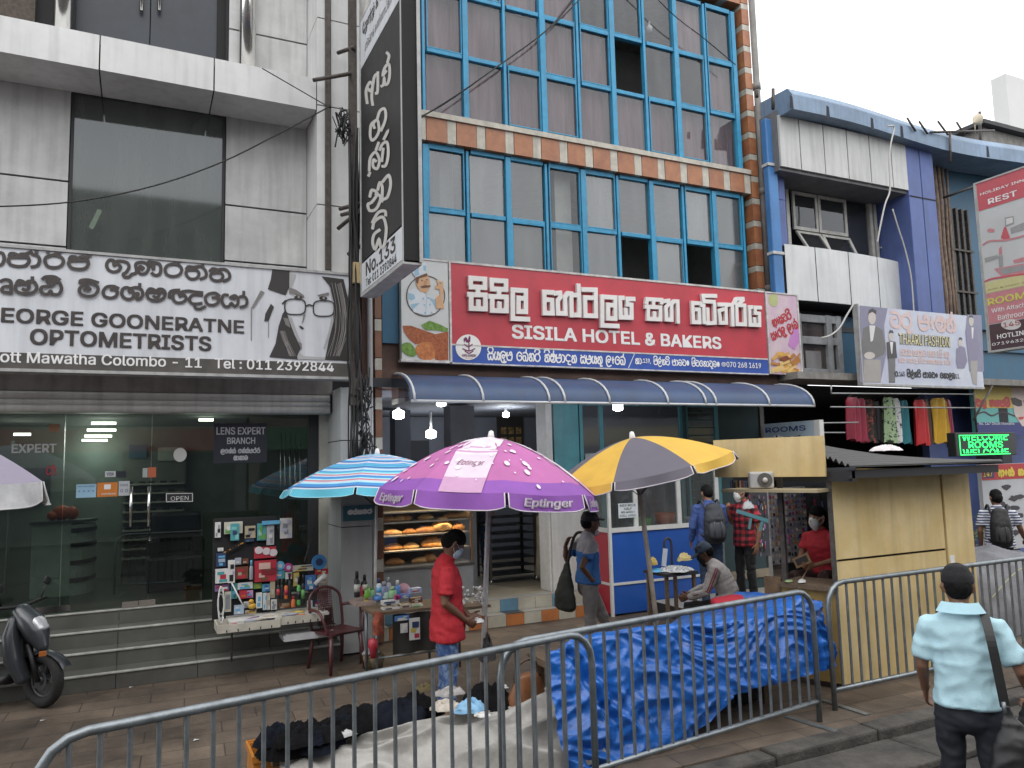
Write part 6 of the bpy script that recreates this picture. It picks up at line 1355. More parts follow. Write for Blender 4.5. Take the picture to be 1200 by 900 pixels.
# yellow and grey umbrella, tilted
YEL = mat('yellow_canvas', (.60, .37, .055), .75, var=.12, scale=4, bump=.2, bscale=250); GRY = mat('slate_canvas', (.115, .105, .13), .75, var=.12, scale=4, bump=.2, bscale=250); ORG2 = mat('orange_canvas', (.48, .16, .015), .75, var=.1)
ya = on_y(741, 513, 6.85); yb = V((4.98, 6.85, 0))
UY, fy = umbrella('market_umbrella', 'tilted umbrella of yellow and slate grey panels on a wooden pole', yb, ya, .99, .33, 8, R(-140), lambda i: GRY if i % 2 == 0 else YEL, .09, lambda i: GRY if i % 2 == 0 else YEL, RIM, mat('bare_wood_pole', (.52, .44, .34), .7, var=.3, scale=5), .026, tilt=V((-.50, .10, 2.57)))
# striped umbrella by the pillar
SC = {'b': (.05, .22, .50), 't': (.09, .40, .52), 'w': (.48, .50, .58), 'r': (.46, .13, .16), 'c': (.30, .58, .66), 'n': (.04, .10, .26)}
RM = [mat('stripe_'+k, c, .75, var=.12, scale=4) for k, c in SC.items()]; ix = {k: i for i, k in enumerate(SC)}
sa = on_y(442, 532, 9.05); sb = V((2.47, 8.95, 0))
US, fs_ = umbrella('market_umbrella', 'blue umbrella with white, red and turquoise stripes beside the grey pillar', sb, sa, 1.10, .42, 8, R(-162), None, .085, lambda i: RM[ix['t']], RM[ix['c']], POLEW, .017, ring_mats=[RM[ix[k]] for k in 'tbtnbwcbtcrwbbcrwcbbnwwb'])
# cropped umbrella at the left edge
LG = mat('lilac_grey_canvas', (.26, .235, .30), .75, var=.15, scale=3); PWH = mat('dirty_white_canvas', (.50, .50, .50), .75, var=.3, scale=5)
la = V((-1.72, 7.0, 2.72)); UL, fl = umbrella('market_umbrella', 'grey lilac umbrella with a dirty white valance before the dark shop glass', (-1.75, 7.0, 0), la, 1.12, .50, 8, R(-150), lambda i: LG, .17, lambda i: PWH, PWH, POLEW, .02)
m = MB(); q = fl(1.03, R(-80)); 
for k in range(7): p = fl(1.045, R(-88+k*2.2)); m.add([p+V((0, -.02, -.04)), p+V((.025, -.02, -.04)), p+V((.025, -.02, -.11-.01*(k % 3))), p+V((0, -.02, -.11-.01*(k % 2)))], [(0, 1, 2, 3)])
m.build('printed_mark', flat('grey_print', (.2, .2, .21)), UL)
# ============================================================ pavement stall board with its goods
random.seed(77)
SBY = 9.52; PB = PY(SBY)
def q4(x, y): return 240+x/6, 600+y/6
SBD = thing('display_board', 'dark pegboard stall leaning on the shop steps, hung with small packaged goods', 'stall board', (1.35, 9.6, .5))
a = PB.uv(*q4(62, 50)); b = PB.uv(*q4(505, 715))
MB().rect(PB, a[0], b[0], b[1], a[1], -.06, -.03).build('board', flat('black_board', (.012, .012, .014), .8), SBD)
a = PB.uv(*q4(150, 735)); b = PB.uv(*q4(812, 668)); sh_z = (a[1]+b[1])/2
MB().box(a[0], b[0]+.02, 9.14, 9.58, sh_z-.03, sh_z).build('shelf', flat('white_shelf', (.58, .57, .54), .5, .25), SBD)
MB().tube([(b[0]-.02, 9.5, .18), (b[0]-.02, 9.5, sh_z-.03)], .012, 6).build('prop', STEEL, SBD); MB().tube([(a[0]+.03, 9.2, .18), (a[0]+.03, 9.2, sh_z-.03)], .012, 6).build('prop', STEEL, SBD)
GI = 'small goods on the pavement stall board'
CM = {}
def cm(c):
    k = 'print_%02d_%02d_%02d' % tuple(int(v*99) for v in c)
    return flat(k, c, .45, .12)
def pack(x0, y0, x1, y1, cols, label, name='blister_pack', d=.0, th=.018, art=3, cat='package', pl=None, q=q4, group=GI):
    pl = pl or PB
    a = pl.uv(*q(x0, y1)); b = pl.uv(*q(x1, y0)); w, h = b[0]-a[0], b[1]-a[1]
    t = thing(name, label, cat, pl.pt(a[0]+w/2, a[1], d), group)
    MB().rect(pl, a[0], b[0], a[1], b[1], d, d+th).build('card' if th < .03 else 'box', cm(cols[0]), t)
    m = MB(); rs = random.Random(int(x0*31+y0*7))
    for i in range(art):
        c = 1+i % (len(cols)-1); ww = w*rs.uniform(.25, .7); hh = h*rs.uniform(.14, .34); u = a[0]+(w-ww)*rs.uniform(.1, .9); v = a[1]+(h-hh)*(i+.3)/max(1, art)
        m.rect(pl, u, u+ww, v, min(v+hh, b[1]-.004), d+th+.0006, d+th+.004+.001*i, c-1)
    if art: m.build('print', [cm(c) for c in cols[1:]], t)
    return t
def bottle(x, yb, yt, wpx, cols, label, name='bottle', Y=9.3, q=q4, group=GI):
    p0 = on_y(*q(x, yb), Y); p1 = on_y(*q(x, yt), Y); r = wpx/2/6*p0.length/F if q is q4 else wpx; h = p1.z-p0.z
    t = thing(name, label, 'bottle' if name == 'bottle' else name.replace('_', ' '), p0, group)
    MB().lathe(p0, [(r*.95, 0), (r, h*.05), (r, h*.62), (r*.55, h*.72)], 14).build('body', cm(cols[0]), t); MB().lathe(p0+V((0, 0, h*.721)), [(r*.56, 0), (r*.56, h*.2), (r*.45, h*.28)], 14).build('lid', cm(cols[1]), t)
    if len(cols) > 2: MB().lathe(p0+V((0, 0, h*.2)), [(r*1.02, 0), (r*1.02, h*.3)], 14).build('label_band', cm(cols[2]), t)
    return t
Wh, Cr, Tl, Nv, Rd, Yl, Lb, Bk, Gr, Or, Mg, Gn, Br, Bg = (.62, .62, .6), (.5, .48, .4), (.08, .30, .32), (.03, .05, .12), (.40, .03, .05), (.5, .38, .08), (.12, .38, .60), (.015, .015, .018), (.25, .27, .30), (.50, .13, .03), (.42, .05, .20), (.12, .32, .08), (.16, .06, .035), (.40, .34, .24)
pack(70, 70, 112, 180, (Wh, Gr, Bk), 'narrow white card pack hanging at the top left corner of the stall board')
pack(135, 65, 265, 155, (Cr, Gn, Wh), 'wide cream card hanging behind a teal blister pack, top of the stall board')
pack(178, 78, 240, 200, (Tl, (.2, .5, .5), Nv), 'round bottomed teal blister pack in front of the cream card', d=.022)
pack(280, 95, 355, 185, (Bg, Bk, Gr), 'beige headphone pack with a dark arch, top row of the board')
pack(280, 187, 345, 210, (Nv, Tl), 'small navy pack right under the beige headphone pack', art=1)
pack(366, 78, 430, 200, (Tl, Gn, (.3, .5, .4)), 'teal and green blister pack left of the clear packet')
pack(433, 92, 486, 232, ((.42, .44, .45), Gr, Wh), 'clear greyish packet of white cables below the blue strip')
pack(400, 56, 525, 90, (Lb, (.2, .5, .7)), 'bright blue header strip at the top of the board', art=1, d=.022)
pack(528, 40, 612, 186, (Wh, (.5, .5, .62), Gr), 'white card of small bottles hanging against the chains', name='hanging_card', art=5)
pl3 = Plane((0, SBY, 0), (1, 0, .47), (-.47, 0, 1)); a = pl3.uv(*q4(133, 290)); b = pl3.uv(*q4(270, 212))
t = thing('number_plate', 'tilted orange yellow plate on the dark board', 'plate', on_y(*q4(200, 260), SBY), GI); m = MB(); m.rect(pl3, a[0], b[0], a[1], b[1], .0, .014); m.build('panel', cm((.50, .24, .03)), t); m = MB(); letters(m, pl3, 'P 2651', a[0]+.04, a[1]+.035, b[0]-.04, b[1]-.03, .016, bold=.02); m.build('lettering', cm(Bk), t)
pack(90, 250, 130, 276, (Wh, Gr), 'tiny white box at the left end of the tilted plate', art=1)
pack(80, 285, 148, 385, (Nv, Lb, (.3, .4, .5)), 'navy pack with a pale blue stripe below the tilted plate')
pack(345, 240, 500, 328, (Rd, (.6, .5, .55), Lb), 'red card with three round white clocks in the middle of the board', art=0)
m = MB()
for cx, cy in ((378, 268), (432, 275), (480, 284)): u, v = PB.uv(*q4(cx, cy)); m.prism(PB, [(u+.045*math.cos(R(20*k)), v+.042*math.sin(R(20*k))) for k in range(18)], .019, .026)
ck = m; tck = [o for o in COL.objects if o.get('label', '').startswith('red card with three')][0]; ck.build('clock_face', cm((.62, .55, .58)), tck)
pack(72, 395, 160, 500, (Wh, Tl, Rd), 'white box with a teal picture at the left edge of the board', th=.05)
pack(158, 333, 208, 495, (Wh, Bk, (.4, .3, .5)), 'tall narrow white box standing beside the white and teal one', d=.05)
pack(211, 320, 255, 370, ((.35, .37, .42), Wh), 'small grey pack above the brown red box', art=1)
pack(265, 325, 305, 365, (Br, Bg), 'small dark brown pack right of the small grey one', art=1)
pack(211, 380, 302, 472, (Br, Rd, Bg), 'brown red box with a tan picture', th=.04)
bottle(326, 475, 340, 24, (Gr, Lb), 'slim grey spray bottle left of the large red box', Y=9.46)
pack(345, 333, 500, 490, (Rd, Br, (.6, .4, .35), (.2, .02, .03)), 'large red box with a pale face, biggest box on the board', th=.06, art=5)
for cx, cy, rr, c, lab in ((528, 376, 27, Lb, 'pale blue disc clock right of the large red box'), (586, 388, 26, Mg, 'magenta disc clock beside the pale blue one'), (802, 350, 46, (.05, .22, .48), 'deep blue tape ring at the right end of the stall')):
    u, v = PB.uv(*q4(cx, cy)); r = rr/6*10.3/F; t = thing('round_clock' if rr < 40 else 'tape_ring', lab, 'clock' if rr < 40 else 'tape', PB.pt(u, v-r), GI); m = MB(); m.prism(PB, [(u+r*math.cos(R(15*k)), v+r*math.sin(R(15*k))) for k in range(24)], 0, .03); m.build('body', cm(c), t); m = MB(); m.prism(PB, [(u+r*.5*math.cos(R(15*k)), v+r*.5*math.sin(R(15*k))) for k in range(24)], .031, .036); m.build('centre', cm((.45, .55, .62) if rr < 40 else Nv), t)
pack(500, 405, 560, 470, (Tl, Lb, Wh), 'teal pack hanging below the pale blue disc')
pack(565, 420, 612, 472, (Wh, Bk, Rd), 'white pack with a black stripe under the magenta disc')
pack(615, 366, 760, 420, (Cr, Yl, Nv), 'wide cream box lid with a yellow stripe, right of the discs', art=4)
pack(622, 424, 662, 520, (Yl, Bg, Wh), 'mustard yellow pack left of the dark green bottles')
pack(775, 395, 866, 440, (Rd, Yl, Wh), 'red and yellow pack under the blue tape ring')
pack(790, 442, 862, 505, ((.5, .42, .3), Wh, Gr), 'beige pack with a white roll at the right end of the stall')
pack(70, 505, 172, 560, ((.20, .12, .26), Rd, Wh), 'purple and red pack low at the left edge of the board')
t = thing('power_strip', 'white power strip with a coiled white cable, standing on the stall shelf', 'power strip', on_y(*q4(160, 700), 9.42), GI); a = on_y(*q4(140, 702), 9.42); b = on_y(*q4(184, 560), 9.42)
MB().box(a.x, b.x, 9.40, 9.44, a.z, b.z).build('body', cm(Cr), t); m = MB()
for k in range(5): m.box(a.x+.012, b.x-.012, 9.392, 9.399, a.z+.03+k*(b.z-a.z-.05)/5, a.z+.06+k*(b.z-a.z-.05)/5)
m.build('socket', cm(Gr), t); c = on_y(*q4(112, 640), 9.40); MB().tube([c+V((.032*math.cos(k*.55), -.002*k, .13*math.sin(k*.55)*(.7+.03*k))) for k in range(34)], .008, 6).build('cable', cm(Wh), t)
pack(182, 500, 228, 610, (Tl, (.02, .12, .14), Lb), 'dark teal pack behind the white pointer stick')
pack(230, 490, 336, 545, (Wh, Lb, Gn), 'white pack with blue and green print above the red pot')
pack(240, 548, 292, 606, (Rd, Or), 'small red pack like a pot, lower middle of the board', th=.06, art=1)
pack(294, 548, 338, 604, ((.5, .3, .5), Mg, Lb), 'pink and blue pack beside the small red pot')
pack(342, 496, 398, 540, (Gn, Yl), 'green pack over the toothbrush packs', art=2)
pack(402, 502, 460, 560, (Lb, (.05, .15, .4), Wh), 'blue pack of round bulbs above the brushes')
pack(355, 560, 398, 672, (Wh, Lb), 'tall white toothbrush pack with a light blue stripe', art=2, d=.05)
pack(402, 562, 428, 682, ((.5, .58, .62), Lb, Wh), 'pale pack of blue handled brushes', d=.06)
pack(430, 562, 452, 682, ((.45, .42, .36), Wh, Bg), 'tan handled brush pack left of the long beige brush', d=.06)
pack(455, 480, 490, 602, (Bg, Cr), 'long beige brush right of the blue bulbs', art=1, d=.03)
pack(458, 606, 500, 682, (Wh, Gr), 'small white pack at the foot of the long beige brush', d=.06)
pack(268, 622, 306, 668, ((.5, .5, .5), Gr), 'pale grey pack left of the yellow duck', d=.06)
t = thing('toy_duck', 'yellow orange toy duck on the stall shelf', 'toy', on_y(*q4(332, 680), 9.36), GI); c = on_y(*q4(332, 660), 9.36); m = MB(); m.ball(c, (.045, .04, .035)); m.build('body', cm((.55, .33, .03)), t); MB().ball(c+V((-.01, -.01, .05)), .028).build('head', cm((.55, .33, .03)), t); MB().ball(c+V((-.03, -.03, .047)), (.014, .012, .008)).build('beak', cm(Or), t)
pack(198, 640, 266, 710, ((.36, .46, .58), Wh, Lb), 'pale blue bubble pack at the front of the shelf', d=.10)
for i, (x, yb, yt, w, cols, lab) in enumerate(((516, 612, 470, 22, (Bk, Bk, Rd), 'black bottle with a red band, left of the pair on the shelf'), (541, 614, 468, 20, (Bk, (.05, .05, .05)), 'plain black bottle left of the orange torch'), (571, 610, 478, 26, (Or, Bk, Rd), 'orange and black torch shaped bottle'), (596, 606, 430, 22, (Bk, Bk), 'tall black bottle right of the orange torch'), (660, 655, 455, 26, ((.10, .36, .10), Bk, Bk), 'black capped bright green bottle'), (690, 650, 440, 26, (Bk, Bk, (.12, .34, .10)), 'black bottle with a green band, right of the green one'), (622, 668, 590, 28, (Or, Rd), 'short orange bottle at the shelf front'))): bottle(x, yb, yt, w, cols, lab)
pack(706, 440, 775, 545, ((.07, .16, .42), Wh, Lb), 'tall blue box at the right of the bottles', th=.05, art=4)
pack(708, 612, 742, 662, (Wh, Gr), 'small white box right of the green bottles', d=.08, th=.05, art=1)
pack(748, 608, 798, 655, (Nv, Wh, Rd), 'navy box at the right end of the shelf', d=.08, th=.05, art=2)
pack(512, 622, 596, 668, (Br, Bg, Or), 'brown tray pack of small things between the bottles', d=.10, art=5)
pack(272, 672, 350, 706, (Bg, Yl, Br), 'flat tan pack in front of the yellow duck', d=.13, art=4)
m = MB(); m.tube([on_y(*q4(190, 500), 9.36), on_y(*q4(272, 665), 9.25)], .008, 6); m.solo('pointer_stick', cm(Wh), 'thin white stick leaning across the goods on the stall board', 'stick', GI)
m = MB(); m.tube([on_y(*q4(775, 510), 9.40), on_y(*q4(850, 440), 9.40)], .03, 10); m.solo('paper_roll', cm(Wh), 'white paper roll slanting at the right end of the stall', 'roll', GI)
MB().tube([on_y(*q4(700, 350), 9.55), on_y(*q4(770, 110), 9.75)], .008, 6).solo('hook_rod', STEEL, 'thin dark rod leaning against the glass above the stall', 'rod')
# trays with tools
def tray(x0, x1, y, lab, seed, n):
    a = on_y(x0, y[0], 9.02); b = on_y(x1, y[1], 9.02); z = (a.z+b.z)/2-.02; h = .085; t = thing('goods_tray', lab, 'tray', ((a.x+b.x)/2, 9.2, z), 'white plastic trays under the stall board'); M_ = flat('ivory_plastic', (.52, .49, .42), .5, .2)
    MB().box(a.x, b.x, 9.02, 9.38, z, z+.012).build('base', M_, t)
    m = MB(); m.box(a.x, b.x, 9.005, 9.019, z, z+h); m.box(a.x, b.x, 9.381, 9.395, z, z+h); m.box(a.x-.014, a.x-.001, 9.005, 9.395, z, z+h); m.box(b.x+.001, b.x+.014, 9.005, 9.395, z, z+h); m.build('side', M_, t)
    m = MB()
    for k in range(5): x = a.x+(b.x-a.x)*(k+.7)/5.4; m.box(x-.006, x+.006, 9.001, 9.0045, z+.005, z+.03)
    m.build('slot', GAP, t); rs = random.Random(seed); ls = n
    for (nm, col, lb) in ls:
        x = rs.uniform(a.x+.08, b.x-.1); y_ = rs.uniform(9.08, 9.3); an = rs.uniform(-.7, .7); L = rs.uniform(.06, .1); zz = z+.055+rs.uniform(0, .03)
        m = MB(); dv = V((math.cos(an), math.sin(an), .1))*L; m.tube([V((x, y_, zz))-dv, V((x, y_, zz))+dv*.1, V((x, y_, zz))+dv], [.014, .02, .009], 8); m.solo(nm, cm(col), lb, nm.replace('_', ' '), 'small tools lying in the white trays')
tray(256, 327, (741, 732), 'white tray of purple, grey and tan tools, left of the pair', 5, [('screwdriver', (.25, .16, .3), 'lilac handled tool in the left white tray'), ('screwdriver', Bk, 'black tool in the left white tray'), ('tool_handle', Br, 'dark red tool at the left end of the left tray'), ('tool_handle', Gr, 'grey tool in the middle of the left tray'), ('knife', Bg, 'tan handled knife in the left tray'), ('tool_handle', Rd, 'crimson handled tool in the left tray'), ('knife', (.35, .22, .08), 'brown handled knife in the left tray')])
tray(331, 378, (731, 724), 'white tray with orange and grey things, right of the pair behind the chair', 9, [('tape_roll', Or, 'bright orange thing in the right white tray'), ('tape_roll', Yl, 'yellow thing in the right white tray'), ('scissors', Gr, 'grey tool in the right white tray'), ('scissors', (.3, .3, .36), 'bluish grey tool at the far end of the right tray')])
m = MB(); random.seed(4)
p = on_z(365, 748, .345); 
for k in range(7): dx = random.uniform(-.02, .02); m.box(p.x-.30+dx, p.x+.22+dx, p.y-.05, p.y+.25, .350+k*.010, .359+k*.010)
m.solo('paper_stack', flat('newsprint', (.56, .56, .58), .8, .15), 'stack of white papers lying on a shop step beside the maroon chair', 'papers')
# maroon plastic chair
CHM = mat('maroon_plastic', (.085, .018, .022), .4, var=.3, scale=6, coat=.2); CHX, CHY = 2.06, 9.02
ch = thing('plastic_chair', 'maroon plastic chair with a perforated back on the pavement beside the pillar', 'chair', (CHX, CHY, 0))
rz = Matrix.Rotation(R(18), 3, 'Z')
def cp(x, y, z): return V((CHX, CHY, 0))+rz @ V((x, y, z))
m = MB(); m.grid(lambda u, v: cp((u-.5)*.42*(1-.08*v), (v-.5)*.42, .43-.014*math.sin(u*math.pi)*math.sin(v*math.pi)), 8, 8); m.grid(lambda u, v: cp((u-.5)*.42*(1-.08*v), (v-.5)*.42, .405), 8, 8)
m.tube([cp(-.21, -.21, .418), cp(.21, -.21, .418), cp(.195, .21, .418), cp(-.195, .21, .418)], .017, 8, closed=True); m.build('seat', CHM, ch)
for sx, sy in ((-1, -1), (1, -1), (1, 1), (-1, 1)): m = MB(); m.tube([cp(sx*.185, sy*.19, .41), cp(sx*.20, sy*.215, .2), cp(sx*.215, sy*.235+.02*(sy > 0), 0)], [.026, .022, .017], 8); m.build('leg', CHM, ch)
m = MB(); fr = catmull([cp(-.20, .20, .40), cp(-.205, .235, .62), cp(-.18, .27, .80), cp(0, .29, .88), cp(.18, .27, .80), cp(.205, .235, .62), cp(.20, .20, .40)], 5); m.tube(fr, .017, 8); bk = m.build('backrest', CHM, ch)
m = MB()
for i in range(9): x = -.085+.17*i/8; m.tube([cp(x, .205, .42), cp(x*1.05, .245, .62), cp(x*1.05, .283, .86)], .0055, 5)
for k in range(16): z = .46+.40*k/16; y = .21+.07*(z-.42)/.44; m.tube([cp(-.09, y+.004, z), cp(.09, y+.004, z)], .0055, 5)
m.build('mesh_panel', CHM, bk); m = MB(); m.tube(catmull([cp(-.21, .22, .66), cp(-.27, .12, .67), cp(-.27, -.1, .65), cp(-.22, -.19, .42)], 5), .017, 8); m.build('armrest', CHM, ch); m = MB(); m.tube(catmull([cp(.21, .22, .66), cp(.27, .12, .67), cp(.27, -.1, .65), cp(.22, -.19, .42)], 5), .017, 8); m.build('armrest', CHM, ch)
# cosmetics table
def q5(x, y): return 340+x/6, 650+y/6
t = thing('goods_table', 'narrow table of bottles and boxes beside the man in red', 'table', (2.7, 8.6, 0)); TZ = .70
MB().box(2.28, 3.12, 8.28, 8.78, TZ-.03, TZ).build('table_top', WOOD, t)
for x, y in ((2.33, 8.32), (3.07, 8.32), (2.33, 8.74), (3.07, 8.74)): MB().tube([(x, y, 0), (x, y, TZ-.031)], .016, 8).build('leg', GREYM, t)
MB().tube([(2.33, 8.32, .22), (3.07, 8.32, .22)], .012, 6).build('rail', GREYM, t)
m = MB(); m.grid(lambda u, v: V((2.5+.55*u, 8.30+.02*math.sin(u*14), TZ-.04-.42*v)), 20, 4); m.build('hanging_cloth', flat('dark_table_cloth', (.03, .028, .025), .9), t)
t2 = thing('wall_ledge', 'small ledge with bottles on the grey pillar, behind the white pole', 'ledge', (2.35, 8.95, .72)); p0 = on_y(*q5(450, 330), 8.98); p1 = on_y(*q5(575, 330), 8.98); MB().box(p0.x, p1.x, 8.9, 9.2, p0.z-.05, p0.z).build('board', flat('pinkish_board', (.40, .30, .26), .7, .3), t2); MB().tube([((p0.x+p1.x)/2, 9.1, 0), ((p0.x+p1.x)/2, 9.1, p0.z-.05)], .015, 6).build('leg', STEEL, t2)
GB = 'bottles and packs on the goods table'; rr = .022
for x, yb, yt, w, c, lab in ((470, 298, 115, .034, (Bk, Bk, (.5, .5, .45)), 'tall black bottle on the ledge, leftmost'), (505, 292, 190, .02, (Rd, Bk), 'thin dark red bottle between the two black ones'), (524, 275, 140, .032, (Bk, Bk, (.5, .5, .45)), 'black bottle with a pale band, right of the taller black one'), (538, 300, 215, .045, ((.18, .42, .06), (.2, .45, .08)), 'bright lime green bottle on the ledge'), (534, 365, 300, .03, (Yl, Yl), 'yellow pot below the lime green bottle'), (575, 290, 230, .03, ((.25, .5, .3), Gn), 'pale green pot beside the white pole')): bottle(x, yb, yt, w, c, lab, Y=8.95, q=q5, group=GB)
for x, yb, yt, w, c, lab in ((625, 290, 165, .03, ((.5, .55, .6), Nv, Lb), 'white and navy bottle right of the white pole'), (660, 290, 190, .045, ((.16, .2, .3), Gr), 'dark grey blue jar on the goods table'), (692, 280, 160, .028, ((.35, .36, .4), Gr), 'slim grey bottle on the goods table'), (668, 305, 240, .05, ((.36, .5, .42), Wh), 'pale mint jar at the front of the goods table'), (715, 300, 225, .06, ((.22, .42, .22), (.3, .5, .3)), 'round green tub on the goods table'), (755, 295, 180, .035, ((.08, .2, .48), Wh), 'small blue bottle with white cap on the goods table'), (620, 318, 275, .05, ((.06, .18, .45), (.06, .18, .45)), 'short deep blue pot at the left of the goods table')): bottle(x, yb, yt, w, c, lab, Y=8.55, q=q5, group=GB)
p = on_y(*q5(797, 250), 8.6); m = MB(); m.lathe(p, [(.0, -.02), (.075, -.02), (.078, .02), (.0, .025)], 20, axis=(-.3, -1, .25)); m.solo('round_box', cm((.50, .28, .32)), 'round pinkish box standing among the bottles on the goods table', 'box', GB)
PT8 = PY(8.40)
for (x0_, y0_, x1_, y1_, cols, lab, th) in ((655, 318, 768, 360, (Wh, Nv, Gr), 'long white box, upper of two in the table front row', .1), (655, 364, 770, 402, (Wh, Bk, Gr), 'long white box, lower of two in the table front row', .1), (775, 345, 852, 402, (Cr, Br, Gr), 'cream box in the table front row', .1), (858, 348, 935, 392, ((.55, .6, .55), Gn, Wh), 'pale box with green print beside the cream box', .1), (780, 275, 850, 310, ((.12, .2, .45), Wh), 'blue pack lying behind the cream box', .08), (842, 232, 925, 275, ((.35, .38, .55), Wh, Rd), 'lilac blue box at the back of the goods table', .08), (850, 300, 930, 340, (Br, Wh, Bg), 'brown and white flat pack on the goods table', .08), (740, 285, 775, 318, (Mg, Bk), 'small crimson pack among the jars', .06)):
    pack(x0_, y0_, x1_, y1_, cols, lab, 'goods_box', -th, th, 3, 'box', PT8, q5, GB)
for (x0_, y0_, x1_, y1_, cols, lab) in ((735, 422, 835, 470, ((.08, .2, .45), Wh), 'blue and white card hung along the table edge'), (838, 440, 910, 602, (Wh, Rd, Yl, Nv), 'white card with red, yellow and blue squares hanging from the table'), (775, 480, 825, 552, ((.5, .5, .48), Wh), 'oval white tag hanging from the table edge')): pack(x0_, y0_, x1_, y1_, cols, lab, 'hanging_card', .0, .008, 3, 'card', PY(8.24), q5, 'cards hanging from the goods table')
p0 = on_y(*q5(615, 400), 8.25); m = MB(); m.grid(lambda u, v: on_y(*q5(578+75*u+(1-v)*14*(.5-u)+6*math.sin(v*9), 400+165*v), 8.25)+V((0, -.05*math.sin(u*3.14)*math.sin(v*2+.6), 0)), 14, 14); m.solo('net_bag', mat('orange_red_net', (.33, .075, .04), .8, var=.6, scale=60), 'orange red net bag hanging at the corner of the goods table', 'bag')
p = on_y(*q5(583, 625), 8.3); m = MB(); m.lathe((p.x, p.y, p.z-.05), [(.03, -.10), (.035, -.02), (.055, .02), (.05, .09), (.0, .11)], 14); m.solo('red_lamp', cm(Rd), 'red topped lantern below the orange red net bag', 'lantern')
p = on_z(438, 782, .0); t = thing('wicker_basket', 'small straw basket on the pavement below the goods table', 'basket', (p.x, p.y, 0)); m = MB(); m.lathe((p.x, p.y, .002), [(.10, 0), (.13, .15), (.122, .15), (.095, .01)], 18); m.build('body', mat('straw', (.26, .21, .13), .9, var=.6, scale=50, bump=.6, bscale=70), t)
m = crumple((p.x-.05, p.y+.02, .17), (.09, .08, .06), 61, .5, 20, 12); m.solo('plastic_bag', flat('clear_grey_plastic', (.35, .36, .38), .3), 'crumpled clear bag in the straw basket', 'bag')
# white trinkets by the umbrella pole
t = thing('trinket_stand', 'little stand crowded with small white trinkets behind the red shirted man', 'stand', (3.15, 8.35, 0)); m = MB(); random.seed(66)
for k in range(46): p = on_y(random.uniform(533, 570), random.uniform(687, 708), random.uniform(8.2, 8.5)); m.ball(p, random.uniform(.012, .022), 8, 0, 5)
tr = m.build('trinkets', cm((.58, .56, .56)), t); tr['kind'] = 'stuff'; p = on_y(552, 708, 8.35); MB().box(p.x-.18, p.x+.18, 8.2, 8.5, p.z-.03, p.z).build('table_top', WOOD, t)
for x in (p.x-.15, p.x+.15): MB().tube([(x, 8.35, 0), (x, 8.35, p.z-.031)], .014, 6).build('leg', STEEL, t)
# ============================================================ bakery show case, rack
def q1(x, y): return 430+x/5.217, 590+y/5.217
SC_ = thing('bakery_showcase', 'glass fronted bakery case with lit shelves of bread', 'showcase', (3.8, 10.9, .344)); Y0 = 10.66
a = on_y(*q1(92, 400), Y0); b = on_y(*q1(650, 400), Y0); xa, xb = a.x, b.x; zs = [on_y(*q1(100, y), Y0).z for y in (395, 300, 205, 122, 60)]
MB().box(xa, xb, Y0, Y0+.6, .346, zs[0]-.05).build('base', mat('grey_laminate', (.22, .225, .23), .4), SC_); MB().box(xa-.02, xb+.02, Y0-.02, Y0+.6, zs[0]-.048, zs[0]-.02).build('counter_edge', CHROME, SC_)
SHW = flat('shelf_steel', (.26, .24, .21), .35)
for z in zs: MB().box(xa+.03, xb-.03, Y0+.04, Y0+.55, z-.018, z).build('shelf', SHW, SC_)
MB().box(xa, xb, Y0+.56, Y0+.6, zs[0], zs[-1]+.32).build('back_panel', flat('showcase_back', (.10, .075, .05), .7), SC_)
m = MB(); 
for x in (xa, xb-.03): m.box(x, x+.03, Y0, Y0+.03, zs[0], zs[-1]+.32)
m.box(xa, xb, Y0, Y0+.55, zs[-1]+.321, zs[-1]+.36); m.build('frame', mat('brown_frame', (.14, .075, .04), .5), SC_)
MB().add([(xa+.03, Y0+.012, zs[0]), (xb-.03, Y0+.012, zs[0]), (xb-.03, Y0+.012, zs[-1]+.32), (xa+.03, Y0+.012, zs[-1]+.32)], [(0, 1, 2, 3)]).build('pane', glass('clean_glass', (.92, .93, .92), .035, .01, dirt=.02), SC_)
lm = MB(); 
lm.box(xa+.05, xb-.05, Y0+.06, Y0+.09, zs[-1]+.27, zs[-1]+.29); lm.build('strip_lamp', emit('warm_strip', (1, .78, .45), 5), SC_)
for zz in (zs[-1]+.24, zs[2]+.13, zs[1]+.08):
    l = bpy.data.lights.new('case_light', 'AREA'); l.shape = 'RECTANGLE'; l.size = xb-xa-.2; l.size_y = .05; l.energy = 3.0; l.color = (1, .74, .42); o = bpy.data.objects.new('case_light', l); COL.objects.link(o); o.parent = SC_; o.location = V(((xa+xb)/2, Y0+.1, zz))-org(SC_); o.rotation_euler = (R(-20), 0, 0)
BRD = mat('bread_crust', (.50, .24, .06), .6, var=.5, scale=12, col2=(.24, .085, .02)); BRD2 = mat('pale_bread', (.58, .38, .16), .6, var=.4, scale=12, col2=(.40, .19, .06))
def bread(x, y, L, r, shelf, mm, lab, yy=.2, lift=1):
    p = on_y(*q1(x, y), Y0+yy); z = zs[shelf]+.001; m = MB(); m.ell([((p.x-L, Y0+yy, z+r*.75), r*.6, r*.6), ((p.x-L*.4, Y0+yy, z+r), r, r*1.0), ((p.x+L*.4, Y0+yy, z+r), r, r), ((p.x+L, Y0+yy, z+r*.7), r*.55, r*.5)], (0, 1, 0), 12)
    m.v = [V((q.x, q.y, max(q.z, z))) for q in m.v]; m.solo('bread_loaf', mm, lab, 'bread', 'breads on the lit bakery shelves')
